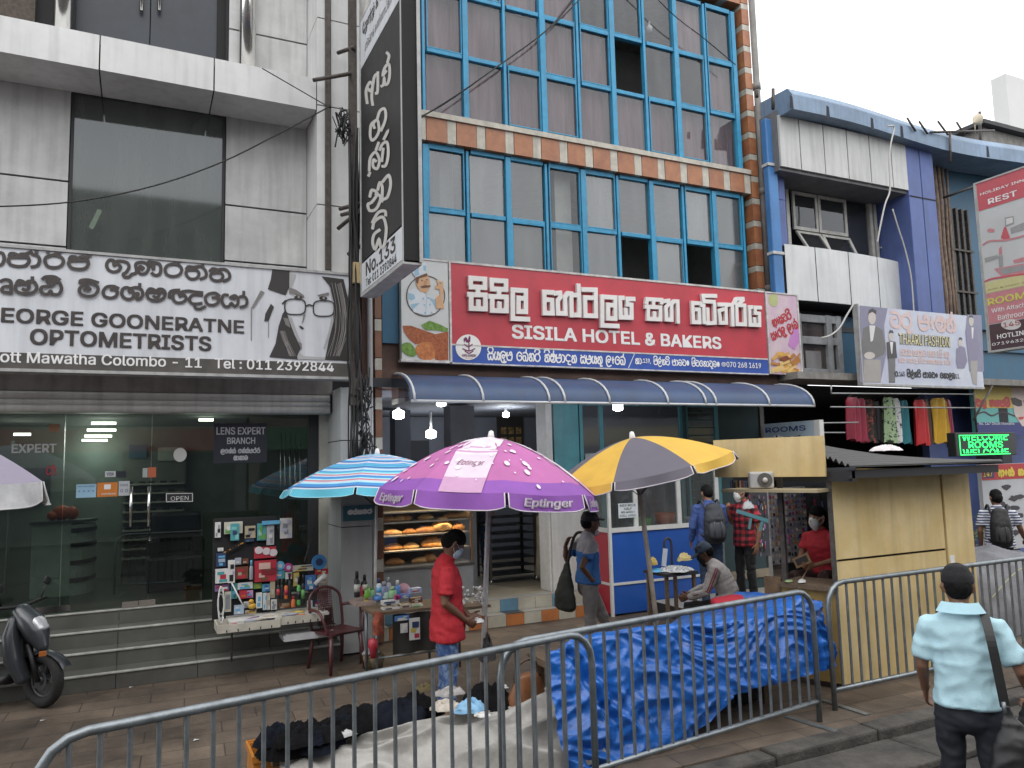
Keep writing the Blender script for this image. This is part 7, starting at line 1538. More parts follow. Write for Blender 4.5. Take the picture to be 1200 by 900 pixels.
for x, y, L, r, s_, mm, lab in ((150, 195, .14, .04, 2, BRD2, 'flat pale loaf at the left of the second shelf from the top'), (365, 185, .15, .05, 2, BRD, 'split golden loaf in the middle of the second shelf'), (460, 175, .10, .11, 2, BRD2, 'tall round golden loaf at the right of the second shelf'), (400, 265, .13, .075, 1, BRD, 'pile of golden pastry left of the man\'s head'), (450, 255, .08, .06, 1, BRD2, 'small pale roll right of the golden pastry pile'), (330, 360, .12, .045, 0, BRD2, 'yellow glazed loaf on the lowest shelf'), (385, 330, .08, .07, 0, BRD, 'small brown loaf behind the yellow glazed one'), (130, 110, .10, .05, 3, BRD, 'dark pastry at the left of the top shelf'), (205, 108, .09, .045, 3, BRD2, 'reddish pastry next to the dark one on the top shelf'), (530, 95, .14, .05, 3, BRD, 'long flaky pastry at the right of the top shelf'), (600, 100, .10, .05, 3, BRD2, 'pale pastry at the right end of the top shelf'), (240, 100, .06, .05, 3, BRD, 'small brown bun in the middle of the top shelf'), (260, 190, .09, .04, 2, BRD, 'brown loaf right of the pale flat one on the second shelf'), (160, 265, .12, .05, 1, BRD, 'dark loaf at the left of the shelf below the flat pale loaf'), (270, 268, .10, .045, 1, BRD2, 'pale roll left of the golden pastry pile'), (170, 360, .12, .05, 0, BRD, 'brown loaf at the left of the lowest shelf'), (560, 190, .08, .06, 2, BRD, 'brown bun at the right end of the second shelf'), (540, 262, .09, .06, 1, BRD, 'brown bun right of the small pale roll'), (360, 98, .10, .045, 3, BRD2, 'pale twist in the middle of the top shelf')): bread(x, y, L, r, s_, mm, lab)
RK = thing('tray_rack', 'black tray rack on castors inside the bakery, right of the umbrella pole', 'rack', (5.5, 11.6, .344)); a = on_y(*q1(745, 120), 11.5); b = on_y(*q1(1035, 120), 11.5)
m = MB()
for x in (a.x, b.x-.04):
    for y in (11.5, 12.0): m.box(x, x+.04, y, y+.04, .42, 1.55)
m.build('frame', mat('brown_black_frame', (.06, .045, .035), .5), RK)
for k in range(8): MB().box(a.x+.041, b.x-.041, 11.5, 12.03, .47+k*.13, .485+k*.13).build('shelf', flat('black_tray', (.015, .015, .015), .35), RK)
for x in (a.x+.02, b.x-.02): MB().lathe((x, 11.52, .385), [(.0, -.015), (.04, -.015), (.04, .015), (0, .015)], 12, axis=(1, 0, 0)).build('castor', CHROME, RK)
MB().box(a.x-.01, b.x+.01, 11.49, 12.05, 1.551, 1.6).build('top_tray', CHROME, RK)
p = on_y(*q1(1085, 455), 11.4); m = MB(); m.ell([((p.x, 11.45, .45), .13, .10), ((p.x+.02, 11.45, .85), .12, .08), ((p.x+.05, 11.45, 1.35), .14, .07)], (1, 0, 0), 14); m.solo('flour_sack', mat('pale_sack', (.40, .36, .28), .8, var=.3, scale=5), 'tall pale sack leaning against the right side of the tray rack', 'sack')
MB().tube([(a.x+.5, 11.45, 1.7), (a.x+.5, 11.45, 1.72)], .02, 6).solo('spark_bulb', emit('warm_glint', (1, .7, .35), 4), 'tiny warm light above the tray rack', 'light')
# ============================================================ food booth
BOO = thing('food_booth', 'blue and red food booth with white framed glass, selling mixed rice', 'booth', (7.2, 10.1, 0)); bx0, bx1, by0, by1 = 6.25, 8.35, 9.78, 10.38
BBL = mat('booth_blue', (.018, .085, .36), .35, var=.12, scale=2, coat=.15); BRD_ = mat('booth_red', (.36, .022, .04), .35, var=.12, scale=2, coat=.15); WFR = mat('booth_white_frame', (.60, .60, .58), .45, var=.15)
m = MB(); m.box(bx0+.02, bx1, by0+.01, by0+.03, .03, 1.20); m.build('front_panel', BBL, BOO); m = MB(); m.box(bx0+.005, bx0+.02, by0+.035, by1, .03, 1.20); m.build('side_panel', BRD_, BOO)
m = MB(); m.box(bx0-.012, bx0+.03, by0-.012, by0+.03, 0, 2.30); m.box(bx0, bx1, by0-.004, by0+.009, .44, .475); m.box(bx0-.006, bx0+.0049, by0+.04, by1, .44, .475); m.box(bx0+.031, bx1, by0-.015, by0+.04, 1.205, 1.27); m.box(bx0-.015, bx0+.02, by0+.04, by1, 1.205, 1.27)
for q in (745, 796, 841): x = on_y(q, 600, by0).x; m.box(x-.035, x+.035, by0-.012, by0+.03, 1.271, 2.30)
m.box(bx0-.01, bx1, by0-.012, by0+.03, 2.301, 2.38); m.box(bx0-.01, bx0+.02, by0+.031, by1, 2.301, 2.38); m.box(bx0-.011, bx0+.02, by1-.04, by1, 0.01, 2.30); m.build('frame', WFR, BOO)
BG_ = glass('booth_glass', (.60, .63, .62), .07, .02, film=.05, filmcol=(.4, .4, .38), dirt=.08)
m = MB(); m.add([(bx0+.03, by0+.01, 1.27), (bx1, by0+.01, 1.27), (bx1, by0+.01, 2.3), (bx0+.03, by0+.01, 2.3)], [(0, 1, 2, 3)]); m.build('front_window', BG_, BOO); m = MB(); m.add([(bx0+.005, by1-.04, 1.27), (bx0+.005, by0+.03, 1.27), (bx0+.005, by0+.03, 2.3), (bx0+.005, by1-.04, 2.3)], [(0, 1, 2, 3)]); m.build('side_window', BG_, BOO)
MB().box(bx0+.03, bx1, by0+.05, by1, 1.12, 1.20).build('counter', flat('booth_counter', (.35, .36, .36), .4), BOO)
for x_, c, nm, lb, h in ((700, (.05, .28, .05), 'green_tub', 'green tub on the counter inside the booth, behind the rice notice', .16), (780, (.38, .07, .02), 'orange_pot', 'orange red pot inside the booth window', .22), (815, (.45, .46, .44), 'steel_pan', 'pale wide pan inside the booth window, right of the orange pot', .12)):
    p = on_y(x_ if x_ > 720 else 752, 615, 10.1); m = MB(); m.lathe((p.x, 10.1, 1.202), [(.13, 0), (.17, h), (.16, h), (.12, .01)], 16); m.solo(nm, cm(c), lb, 'pot')
PM = PY(9.765); a = PM.uv(725, 607.5); b = PM.uv(746.5, 589); t = thing('price_notice', 'white notice MIX RICE with half and full prices on the booth window', 'notice', (a[0], 9.765, a[1])); m = MB(); m.rect(PM, a[0], b[0], a[1], b[1], 0, .003); m.build('card', cm((.62, .66, .68)), t); m = MB(); H_ = b[1]-a[1]; W_ = b[0]-a[0]
for k, (s_, w0) in enumerate((('MIX RICE', .08), ('HALF', .3), ('RS 400/=', .14), ('FULL 600/=', .08))): letters(m, PM, s_, a[0]+W_*w0, a[1]+H_*(.78-.235*k), b[0]-W_*w0, a[1]+H_*(.94-.235*k), .005, bold=.01)
m.build('lettering', cm((.02, .05, .05)), t)
# goods table by the booth
p = on_z(780, 668, .80); GX, GY = p.x, p.y; t = thing('goods_table', 'dark table with packets in front of the blue booth', 'table', (GX, GY, 0)); MB().box(GX-.18, GX+.34, GY-.25, GY+.25, .75, .79).build('table_top', DARK, t)
for x, y in ((GX-.14, GY-.2), (GX+.30, GY-.2), (GX-.14, GY+.2), (GX+.30, GY+.2)): MB().box(x-.02, x+.02, y-.02, y+.02, 0, .749).build('leg', WOOD, t)
m = crumple((GX+.08, GY-.08, .81), (.24, .2, .05), 71, .5, 40, 14); m.solo('clear_packets', mat('clear_packets', (.50, .51, .52), .25, var=.7, scale=30), 'layer of clear plastic packets on the dark table', 'packets')
for px_, py, r, c, lab in ((764, 660, (.07, .05, .09), (.42, .30, .06), 'yellow packet at the left of the booth table'), (800, 655, (.12, .06, .09), (.40, .32, .12), 'yellow patterned packets at the right of the booth table'), (768, 669, (.11, .08, .04), (.06, .30, .50), 'pale blue packet at the front of the booth table'), (800, 665, (.08, .06, .03), (.03, .03, .035), 'black packet before the yellow patterned ones')):
    c_ = on_y(px_, py, GY-.02); crumple((c_.x, c_.y, c_.z), r, px_, .4, 22, 10).solo('packet', cm(c), lab, 'packet', 'packets on the booth table')
pl5 = Plane((0, GY, 0), (1, 0, -.18), (.18, 0, 1)); a = pl5.uv(775, 663); b = pl5.uv(781, 643); m = MB(); m.rect(pl5, a[0], b[0], a[1], b[1], 0, .03); m.solo('toothpaste_box', [cm((.5, .55, .62))], 'white and navy box standing upright on the booth table', 'box'); m = MB()
c_ = on_y(783, 652, GY+.1); m.tube(catmull([c_+V((-.055, 0, -.12)), c_+V((-.06, 0, .15)), c_+V((-.03, 0, .23)), c_+V((.03, 0, .23)), c_+V((.06, 0, .15)), c_+V((.055, 0, -.12))], 5), .016, 8); m.solo('black_hoop', DARK, 'black hoop handle standing on the booth table against the blue panel', 'handle')
# ============================================================ yellow kiosk
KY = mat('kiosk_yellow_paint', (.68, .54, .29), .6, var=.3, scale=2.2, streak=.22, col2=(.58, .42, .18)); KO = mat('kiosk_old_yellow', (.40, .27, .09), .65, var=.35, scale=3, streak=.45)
KS = thing('yellow_kiosk', 'yellow plywood street kiosk with an open side counter and corrugated roof', 'kiosk', (7, 6.2, 0)); FY = 5.56
xl, xm, xr = on_y(983, 700, FY).x, on_y(1107, 620, FY).x, on_y(1139, 620, FY).x; zm = on_y(1050, 650, FY).z
m = MB(); m.box(xl, xm-.01, FY, FY+.03, zm+.012, 2.06); m.box(xl, xm-.01, FY, FY+.03, .06, zm-.012); m.box(xm+.012, xr, FY-.012, FY+.03, .06, 2.08); m.build('front_panel', KY, KS)
m = MB(); m.box(xl+.01, xr-.01, FY+.032, FY+.05, .05, 2.06); m.build('backing', GAP, KS)
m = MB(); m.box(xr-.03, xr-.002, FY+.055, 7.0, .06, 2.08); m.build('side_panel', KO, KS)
a = on_y(1100, 676, FY-.013); m = MB(); m.box(xm+.03, xm+.10, FY-.017, FY-.0125, 1.05, 1.16); m.build('notice', WHITEP, KS)
D = V((-.346, .938, 0)); A_ = V((xl, FY+.02, 0)); N_ = V((-.938, -.346, 0))
def kp(t, z, d=0.0): return A_+D*t+N_*d+V((0, 0, z))
PK = Plane(A_, -D)   # side opening, seen from the pavement
zc = 0.98
def kbox(m, t0, t1, z0, z1, d0, d1, mi=0):
    vs = [kp(t0, z0, d0), kp(t1, z0, d0), kp(t1, z0, d1), kp(t0, z0, d1), kp(t0, z1, d0), kp(t1, z1, d0), kp(t1, z1, d1), kp(t0, z1, d1)]
    m.add(vs, [(0, 3, 2, 1), (4, 5, 6, 7), (0, 1, 5, 4), (1, 2, 6, 5), (2, 3, 7, 6), (3, 0, 4, 7)], mi); return m
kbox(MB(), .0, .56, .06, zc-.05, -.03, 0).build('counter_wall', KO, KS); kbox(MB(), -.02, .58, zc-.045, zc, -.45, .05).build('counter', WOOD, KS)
kbox(MB(), .50, .55, zc+.002, 2.05, -.04, 0).build('post', STEEL, KS); kbox(MB(), -.02, .03, zc+.002, 2.1, -.03, .01).build('post', STEEL, KS)
kbox(MB(), -.02, 1.18, 2.05, 2.45, .10, .13).build('fascia', KY, KS); kbox(MB(), .0, 1.02, 1.90, 1.93, -.10, .30).build('awning_board', mat('pale_board', (.40, .33, .20), .7, var=.2), KS)
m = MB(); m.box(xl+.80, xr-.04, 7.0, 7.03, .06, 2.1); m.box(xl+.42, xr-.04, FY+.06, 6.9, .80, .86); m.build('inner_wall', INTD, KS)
RO = mat('corrugated_roof', (.055, .053, .052), .6, var=.35, scale=4, streak=.3)
c00, c10, c11, c01 = V((xl-.12, 5.22, 2.15)), V((xr+.10, 5.22, 2.15)), V((xr+.2, 6.75, 2.17)), V((xl+.45, 6.75, 2.50))
m = MB().grid(lambda u, v: c00.lerp(c10, u).lerp(c01.lerp(c11, u), v)+V((0, 0, .018*math.sin(v*2*math.pi*15))), 12, 150); m.grid(lambda u, v: c00.lerp(c10, 1-u).lerp(c01.lerp(c11, 1-u), v)+V((0, 0, -.012+.018*math.sin(v*2*math.pi*15))), 12, 150); m.build('roof', RO, KS)
m = MB(); m.box(xl-.1, xr+.08, 5.26, 5.30, 2.03, 2.11); m.box(xl-.05, xl-.01, 5.26, 6.9, 2.0, 2.1)
for x in (xl+.3, xl+1.2, xr-.1): m.box(x, x+.04, 5.305, FY, 2.04, 2.09)
m.build('roof_beam', DARK, KS)
c = on_y(1040, 528, 6.0); crumple((c.x-.02, c.y, c.z+.01), (.22, .12, .055), 91, .5, 40, 14).solo('white_cloth', flat('crumpled_white', (.62, .58, .58), .8), 'crumpled white cloth lying on the corrugated kiosk roof', 'cloth')
# loudspeaker
p = kp(.60, 2.02, .22); t = thing('horn_loudspeaker', 'greyish white horn loudspeaker on the kiosk awning board', 'loudspeaker', p-V((0, 0, .09))); ax = V((-.6, -.8, 0)); sd = V((.8, -.6, 0))
pl6 = Plane(p, sd); pl6.n = pl6.u.cross(pl6.v); m = MB(); m.rect(pl6, -.12, .12, -.085, .085, -.16, 0); m.build('body', flat('loudspeaker_plastic', (.45, .44, .42), .5), t, bevel=.02)
m = MB(); m.lathe(p+pl6.n*.002+sd*.03, [(.075, .004), (.06, -.0), (.0, .002)], 18, axis=pl6.n); m.build('horn', flat('horn_dark_grey', (.10, .095, .09), .6), t); MB().ball(p+pl6.n*.02+sd*.03, (.028, .028, .028)).build('driver', flat('loudspeaker_cone', (.5, .48, .45), .5), t)  # horn mouth in its own dark colour
# accessories board in the kiosk
PJ = PY(6.90); JB = thing('accessory_board', 'white board crowded with earrings and hair clips inside the yellow kiosk', 'display board', (7.0, 6.9, .95)); a = PJ.uv(905, 662); b = PJ.uv(943, 570)
MB().rect(PJ, a[0], b[0], a[1], b[1], -.02, 0).build('board', flat('card_white', (.42, .42, .44), .6, .4), JB); random.seed(99)
JC = [cm(c) for c in ((.03, .03, .04), (.3, .04, .08), (.10, .12, .3), (.5, .45, .4), (.4, .2, .05), (.02, .02, .02), (.2, .2, .22), (.45, .15, .35))]
m = MB(); rows = 13
for r in range(rows):
    v = a[1]+(b[1]-a[1])*(r+.5)/rows
    for k in range(12):
        u = a[0]+(b[0]-a[0])*(k+.5)/12+random.uniform(-.006, .006); s_ = random.uniform(.007, .014); vv = v+random.uniform(-.008, .008); m.rect(PJ, u-s_, u+s_, vv-s_*1.6, vv+s_*1.6, .001, .008+.004*(k % 3), random.randrange(8) if r > 2 else random.choice((3, 0, 6, 3)))
o = m.build('trinkets', JC, JB); o['kind'] = 'stuff'
m = MB(); random.seed(98); PJ2 = PY(9.45)
for k in range(120):
    x, y = random.uniform(868, 897), random.uniform(580, 650); u, v = PJ2.uv(x, y); s_ = random.uniform(.008, .018); m.rect(PJ2, u-s_*.6, u+s_*.6, v-s_*2, v+s_*2, .001+.0005*(k % 9), .01+.001*(k % 7), random.randrange(8))
JB2 = thing('accessory_board', 'dark rack of hair bands and chains left of the kiosk post', 'display board', PJ2.px(883, 655)); o = m.build('trinkets', JC, JB2); o['kind'] = 'stuff'; a = PJ2.uv(866, 655); b = PJ2.uv(899, 575); MB().rect(PJ2, a[0], b[0], a[1], b[1], -.03, -.005).build('board', INTD, JB2)
m = MB(); random.seed(97); PJ3 = PY(6.98)
for k in range(60): x, y = random.uniform(946, 979), random.uniform(572, 660); u, v = PJ3.uv(x, y); s_ = random.uniform(.01, .02); m.rect(PJ3, u-s_*.6, u+s_*.6, v-s_*3, v+s_*3, .001+.0005*(k % 9), .01+.001*(k % 7), random.choice((0, 0, 5, 6, 1, 2)))
JB3 = thing('accessory_board', 'dark hanging strings of trinkets behind the woman in red', 'display board', PJ3.px(962, 662)); o = m.build('trinkets', JC, JB3); o['kind'] = 'stuff'
PJ4 = PJ; m = MB(); random.seed(95); PJ5 = Plane(kp(.55, 0, .02), -D)
for k in range(22): t_ = -.5+.022*k; m.rect(PJ5, t_, t_+.014, 1.935, 1.99+random.uniform(0, .035), .02, .03, random.randrange(8))
JB4 = thing('trinket_row', 'row of small cards and trinkets along the awning board beside the loudspeaker', 'trinkets', kp(.3, 1.93, .02)); o = m.build('trinkets', JC, JB4); o['kind'] = 'stuff'
c = kp(.62, .75, .0); m = MB(); kbox(m, .57, .76, .45, 1.02, -.05, -.02); m.solo('carton_sheet', mat('brown_carton', (.22, .14, .08), .8, var=.5, scale=5), 'stained brown carton sheet beside the kiosk counter', 'carton')
crumple(kp(.35, zc+.02, .0), (.05, .04, .03), 33, .4, 16, 8).solo('white_packet', cm(Wh), 'small white packet on the kiosk counter edge', 'packet'); crumple(kp(.48, zc+.015, .03), (.05, .04, .02), 34, .4, 16, 8).solo('green_packet', cm((.3, .4, .2)), 'pale green packet on the kiosk counter', 'packet')
# ============================================================ dresses, rails
PD = PY(9.62); RAILM = mat('rail_steel', (.30, .31, .31), .4, metal=.5)
t = thing('clothes_rail', 'long horizontal steel rails in front of the hanging dresses', 'rail', (12.5, 9.4, 2.9))
for pts in (((974, 461), (1143, 462)), ((973, 477), (1145, 478)), ((955, 496), (1006, 495)), ((950, 507), (990, 507))): MB().tube([on_y(*pts[0], 9.35), on_y(*pts[1], 9.35)], .014, 6).build('rail', RAILM, t)
MB().tube([on_y(974, 452, 9.35), on_y(974, 461, 9.35)], .014, 6).build('hanger', RAILM, t); MB().tube([on_y(1140, 450, 9.35), on_y(1145, 510, 9.35)], .02, 6).build('post', STEEL, t); MB().tube([on_y(1163, 452, 9.35), on_y(1141, 492, 9.35)], .02, 6).build('brace', STEEL, t)
def dress(x0, x1, y0, y1, mt, lab, i):
    a = PD.uv(x0, y1); b = PD.uv(x1, y0); w, h = b[0]-a[0], b[1]-a[1]; cu = (a[0]+b[0])/2; rs = i*1.7
    def pt(u, v, sg):
        sh = .62+.38*min(1, (v/.12))**.7 if v < .12 else (.86+.14*abs(v-.35)); x = cu+(u-.5)*w*sh*(1+.06*math.sin(v*4+rs)); f = .03*math.sin(u*13+rs+v*1.5)*min(1, v*3+.2)
        return V((x, PD.o.y+sg*(.05+.02*math.sin(u*3.14))*math.sin(max(.05, min(.95, u))*3.14)+f+.06*(i % 3), b[1]-h*v*(1-.03*math.sin(u*9+rs))))
    m = MB().grid(lambda u, v: pt(u, v, -1), 22, 14); m.grid(lambda u, v: pt(1-u, v, 1), 22, 14)
    t = thing('hanging_dress', lab, 'dress', (cu, PD.o.y, a[1]), 'dresses hanging in the shop front'); m.build('body', mt, t); MB().tube([(cu-w*.3, PD.o.y+.06*(i % 3), b[1]+.0), (cu, PD.o.y+.06*(i % 3), b[1]+.05), (cu+w*.3, PD.o.y+.06*(i % 3), b[1])], .008, 5).build('hanger', STEEL, t)
FLO = mat('floral_cloth', (.30, .07, .06), .8, scale=9, col2=(.03, .03, .025), lo=.48, hi=.56, detail=3); GPR = mat('green_print_cloth', (.33, .44, .26), .8, scale=14, col2=(.03, .06, .05), lo=.40, hi=.46, detail=2); WPR = mat('white_print_cloth', (.60, .60, .60), .8, scale=14, col2=(.04, .04, .04), lo=.38, hi=.44, detail=2)
for i, (x0, x1, y0, y1, mt, lab) in enumerate(((993, 1007, 466, 516, cm((.26, .02, .045)), 'plain maroon dress at the left end of the rail'), (1004, 1018, 467, 517, cm((.30, .025, .06)), 'crimson maroon dress second from the left'), (1015, 1032, 468, 518, FLO, 'dark dress with a rusty floral print'), (1036, 1048, 466, 518, GPR, 'pale green dress with dark print'), (1046, 1058, 467, 518, WPR, 'white dress with black print'), (1061, 1071, 469, 519, cm((.03, .20, .24)), 'teal dress between the white and red ones'), (1072, 1085, 469, 521, cm((.48, .025, .03)), 'bright red dress on the rail'), (1083, 1092, 468, 520, cm((.10, .05, .02)), 'brown dress right of the bright red one'), (1090, 1100, 478, 516, cm((.06, .10, .35)), 'blue dress half behind the yellow one'), (1093, 1110, 467, 519, cm((.55, .32, .02)), 'bright yellow dress on the rail'), (1107, 1117, 468, 512, cm((.28, .02, .07)), 'purple crimson dress right of the yellow one'), (1031, 1038, 470, 517, cm(Bk), 'narrow black dress left of the pale green one'), (1112, 1118, 508, 524, cm((.10, .16, .15)), 'grey green garment end below the crimson dress'))): dress(x0, x1, y0, y1, mt, lab, i)
# ============================================================ motor scooter at the left edge
c = on_z(55, 829, 0); SX, SY = c.x-.04, c.y+.02
MS = thing('motor_scooter', 'dark grey motor scooter parked before the steps of the glass fronted shop', 'scooter', (SX-.6, SY, 0)); SGM = mat('scooter_grey', (.035, .040, .046), .3, var=.15, coat=.5); SBK = flat('scooter_black', (.012, .012, .013), .5)
hd = V((math.cos(R(-34)), math.sin(R(-34)), 0)); sd = V((-hd.y, hd.x, 0)); B0 = V((SX, SY, 0))
def sp(f, l, z): return B0+hd*f+sd*l+V((0, 0, z))
def wheel(f, st=0.0):
    ax = (sd*math.cos(st)+hd*math.sin(st)).normalized(); fw = V((ax.y, -ax.x, 0)); c0 = sp(f, 0, .262)
    w = MB().lathe(c0, [(.10, 0), (.10, .001)], 3).build('wheel', SBK, MS)
    m = MB(); m.tube([c0+fw*.21*math.cos(k*.2618)+V((0, 0, .21*math.sin(k*.2618))) for k in range(24)], .052, 10, closed=True); m.build('tyre', mat('tyre_rubber', (.022, .021, .02), .85, var=.5, scale=30), w)
    m = MB(); m.tube([c0+fw*.155*math.cos(k*.2618)+V((0, 0, .155*math.sin(k*.2618))) for k in range(24)], .016, 8, closed=True)
    for k in range(5): a_ = k*1.2566; m.bar(c0, c0+fw*.15*math.cos(a_)+V((0, 0, .15*math.sin(a_))), .03, .03)
    m.lathe(c0-ax*.05, [(.04, 0), (.04, .1)], 12, axis=ax); m.lathe(c0-ax*.035, [(.09, 0), (.09, .004)], 18, axis=ax); m.build('rim', flat('dark_alloy', (.05, .052, .055), .35), w)
wheel(0, .25); wheel(-1.25)
m = MB()
for s_ in (-.075, .075): m.tube([sp(0, s_, .262), sp(-.12, s_, .62)], .022, 8)
m.build('fork', SBK, MS)
m = MB(); m.grid(lambda u, v: sp(.29*math.cos(R(28+115*u))*1.0, (v-.5)*.13, .262+.29*math.sin(R(28+115*u))-.02*(2*v-1)**2), 14, 6); m.build('mudguard', SGM, MS)
m = MB(); m.ell([(sp(-.02, 0, .58), .07, .05), (sp(-.08, 0, .70), .13, .10), (sp(-.16, 0, .82), .15, .10), (sp(-.26, 0, .92), .11, .07)], sd, 18); m.build('front_cowl', SGM, MS)
m = MB(); m.ell([(sp(-.02, 0, .76), .075, .03), (sp(-.07, 0, .83), .085, .035), (sp(-.13, 0, .88), .06, .02)], sd, 14); m.build('headlight', mat('headlight_glass', (.55, .56, .58), .08, metal=.3), MS)
m = MB(); m.ell([(sp(-.14, .10, .30), .05, .09), (sp(-.22, .13, .5), .055, .12), (sp(-.24, .14, .72), .05, .12), (sp(-.26, .10, .85), .04, .07)], hd, 12); m.ell([(sp(-.14, -.10, .30), .05, .09), (sp(-.22, -.13, .5), .055, .12), (sp(-.24, -.14, .72), .05, .12), (sp(-.26, -.10, .85), .04, .07)], hd, 12); m.ell([(sp(-.22, 0, .35), .05, .12), (sp(-.26, 0, .6), .05, .14), (sp(-.28, 0, .85), .05, .1)], hd, 12); m.build('leg_shield', SGM, MS)
m = MB(); m.tube([sp(-.27, -.32, 1.0), sp(-.28, -.1, .97), sp(-.28, .1, .97), sp(-.27, .32, 1.0)], .018, 8); m.build('handlebar', SBK, MS)
for s_ in (-.26, .26): m = MB(); m.tube([sp(-.27, s_, 1.0), sp(-.25, s_*1.15, 1.16)], .008, 6); m.ell([(sp(-.25, s_*1.15, 1.15), .05, .012), (sp(-.25, s_*1.25, 1.20), .05, .012)], V((0, 0, 1)), 12); m.build('mirror', SBK, MS)
m = MB(); m.ell([(sp(-.35, 0, .28), .13, .06), (sp(-.7, 0, .27), .13, .06)], sd, 12); m.build('footboard', SBK, MS)
m = MB(); m.ell([(sp(-.72, 0, .5), .12, .2), (sp(-1.0, 0, .6), .16, .18), (sp(-1.5, 0, .72), .09, .10)], sd, 16); m.build('tail_body', SGM, MS); m = MB(); m.ell([(sp(-.72, 0, .79), .11, .05), (sp(-1.05, 0, .80), .14, .06), (sp(-1.45, 0, .84), .11, .05)], sd, 14); m.build('seat', SBK, MS)
m = MB(); m.box(*(lambda p: (p.x-.03, p.x+.03, p.y-.02, p.y+.02, p.z-.02, p.z+.02))(sp(.08, -.12, .54))); m.build('indicator', cm((.4, .12, .02)), MS)
m = MB(); m.tube([sp(-.6, -.14, .26), sp(-.66, -.24, .006)], .012, 6); m.build('stand', SBK, MS)
# litter on the pavement
random.seed(41)
for px_, py in ((50, 845), (154, 806), (230, 868)):
    p = on_z(px_, py, 0); m = MB(); a_ = random.uniform(0, 3); m.add([p+V((.03*math.cos(a_+k*1.57), .02*math.sin(a_+k*1.57), .006+.006*(k % 2))) for k in range(4)], [(0, 1, 2, 3)])
    m.solo('paper_scrap', cm((.5, .5, .48)), 'white paper scrap on the pavement '+{50: 'below the scooter wheel', 154: 'in front of the lowest step', 230: 'near the left barrier'}[px_], 'litter', 'paper scraps on the pavement')
# ============================================================ people
def remesh(mb, vox, it=2, wr=0.0, seed=0, ws=9.0):
    me = bpy.data.meshes.new('r'); me.from_pydata([tuple(p) for p in mb.v], [], mb.f); ob = bpy.data.objects.new('r', me); COL.objects.link(ob)
    q = ob.modifiers.new('r', 'REMESH'); q.mode = 'VOXEL'; q.voxel_size = vox; q.use_smooth_shade = True
    s = ob.modifiers.new('s', 'SMOOTH'); s.iterations = it; s.factor = .5
    m2 = bpy.data.meshes.new_from_object(ob.evaluated_get(bpy.context.evaluated_depsgraph_get())); o = MB()
    o.v = [v.co.copy() for v in m2.vertices]; o.f = [list(p.vertices) for p in m2.polygons]; o.m = [0]*len(o.f); o.s = [True]*len(o.f)
    if wr:
        nn = [v.normal.copy() for v in m2.vertices]
        for i, p in enumerate(o.v):
            w_ = noise.noise(V((p.x*3+seed, p.y*3, p.z*3)))
            k = (1-abs(noise.noise(V((p.x*ws*.7+w_, p.y*ws*.7+seed, p.z*ws*1.5+w_*1.5))))*2.2-.35)+.5*(1-abs(noise.noise(V((p.x*ws*1.6, p.y*ws*1.6+seed, p.z*ws*1.2-w_))))*2.2-.35)
            o.v[i] = p+nn[i]*wr*k
    bpy.data.objects.remove(ob); bpy.data.meshes.remove(me); bpy.data.meshes.remove(m2); return o
def hand(m, w, d, nrm, curl, side):
    d = V(d).normalized(); nrm = V(nrm); nrm = (nrm-d*nrm.dot(d)).normalized(); lat = d.cross(nrm)*side
    m.ell([(w-d*.02, .026, .021), (w+d*.02, .031, .018), (w+d*.055, .039, .016), (w+d*.085, .038, .013)], lat, 12)
    for off, L in ((-.031, .058), (-.011, .070), (.010, .076), (.030, .068)):
        p = w+d*.085+lat*off; dd = d.copy(); P = [(p-d*.02, .009, .009), (p, .0092, .0092)]
        for k in range(3): a = curl*(.6+.35*k); dd = (dd*math.cos(a)+nrm*math.sin(a)).normalized(); nl = dd; p = p+dd*L*(.45, .32, .23)[k]; P.append((p, .0088-.0008*k, .0088-.0008*k))
        m.ell(P, lat, 8)
    p = w+d*.025+lat*.03; dd = (d*.65+lat*.65+nrm*.35).normalized(); P = [(w+d*.01+lat*.012, .013, .013), (p, .012, .012)]
    for k in range(2): p = p+dd*.032; P.append((p, .0105-.001*k, .0105-.001*k)); dd = (dd+d*.35-lat*.25+nrm*.2*curl).normalized()
    m.ell(P, nrm, 8)
SK1 = mat('brown_skin', (.20, .098, .058), .5, var=.15, scale=12); SK2 = mat('dark_brown_skin', (.155, .074, .044), .5, var=.15, scale=12); SK3 = mat('light_brown_skin', (.27, .13, .075), .5, var=.15, scale=12)
HAIR = mat('black_hair', (.006, .005, .005), .75, spec=.2, var=.5, scale=40, bump=.5, bscale=140)
MASKB = flat('pale_blue_mask', (.42, .52, .60), .7); MASKW = flat('white_mask', (.64, .63, .61), .7)
DEN = mat('denim', (.035, .07, .15), .8, var=.5, scale=9, col2=(.10, .16, .28), lo=.4, hi=.62); BTR = mat('black_trousers', (.010, .010, .012), .8, var=.4)
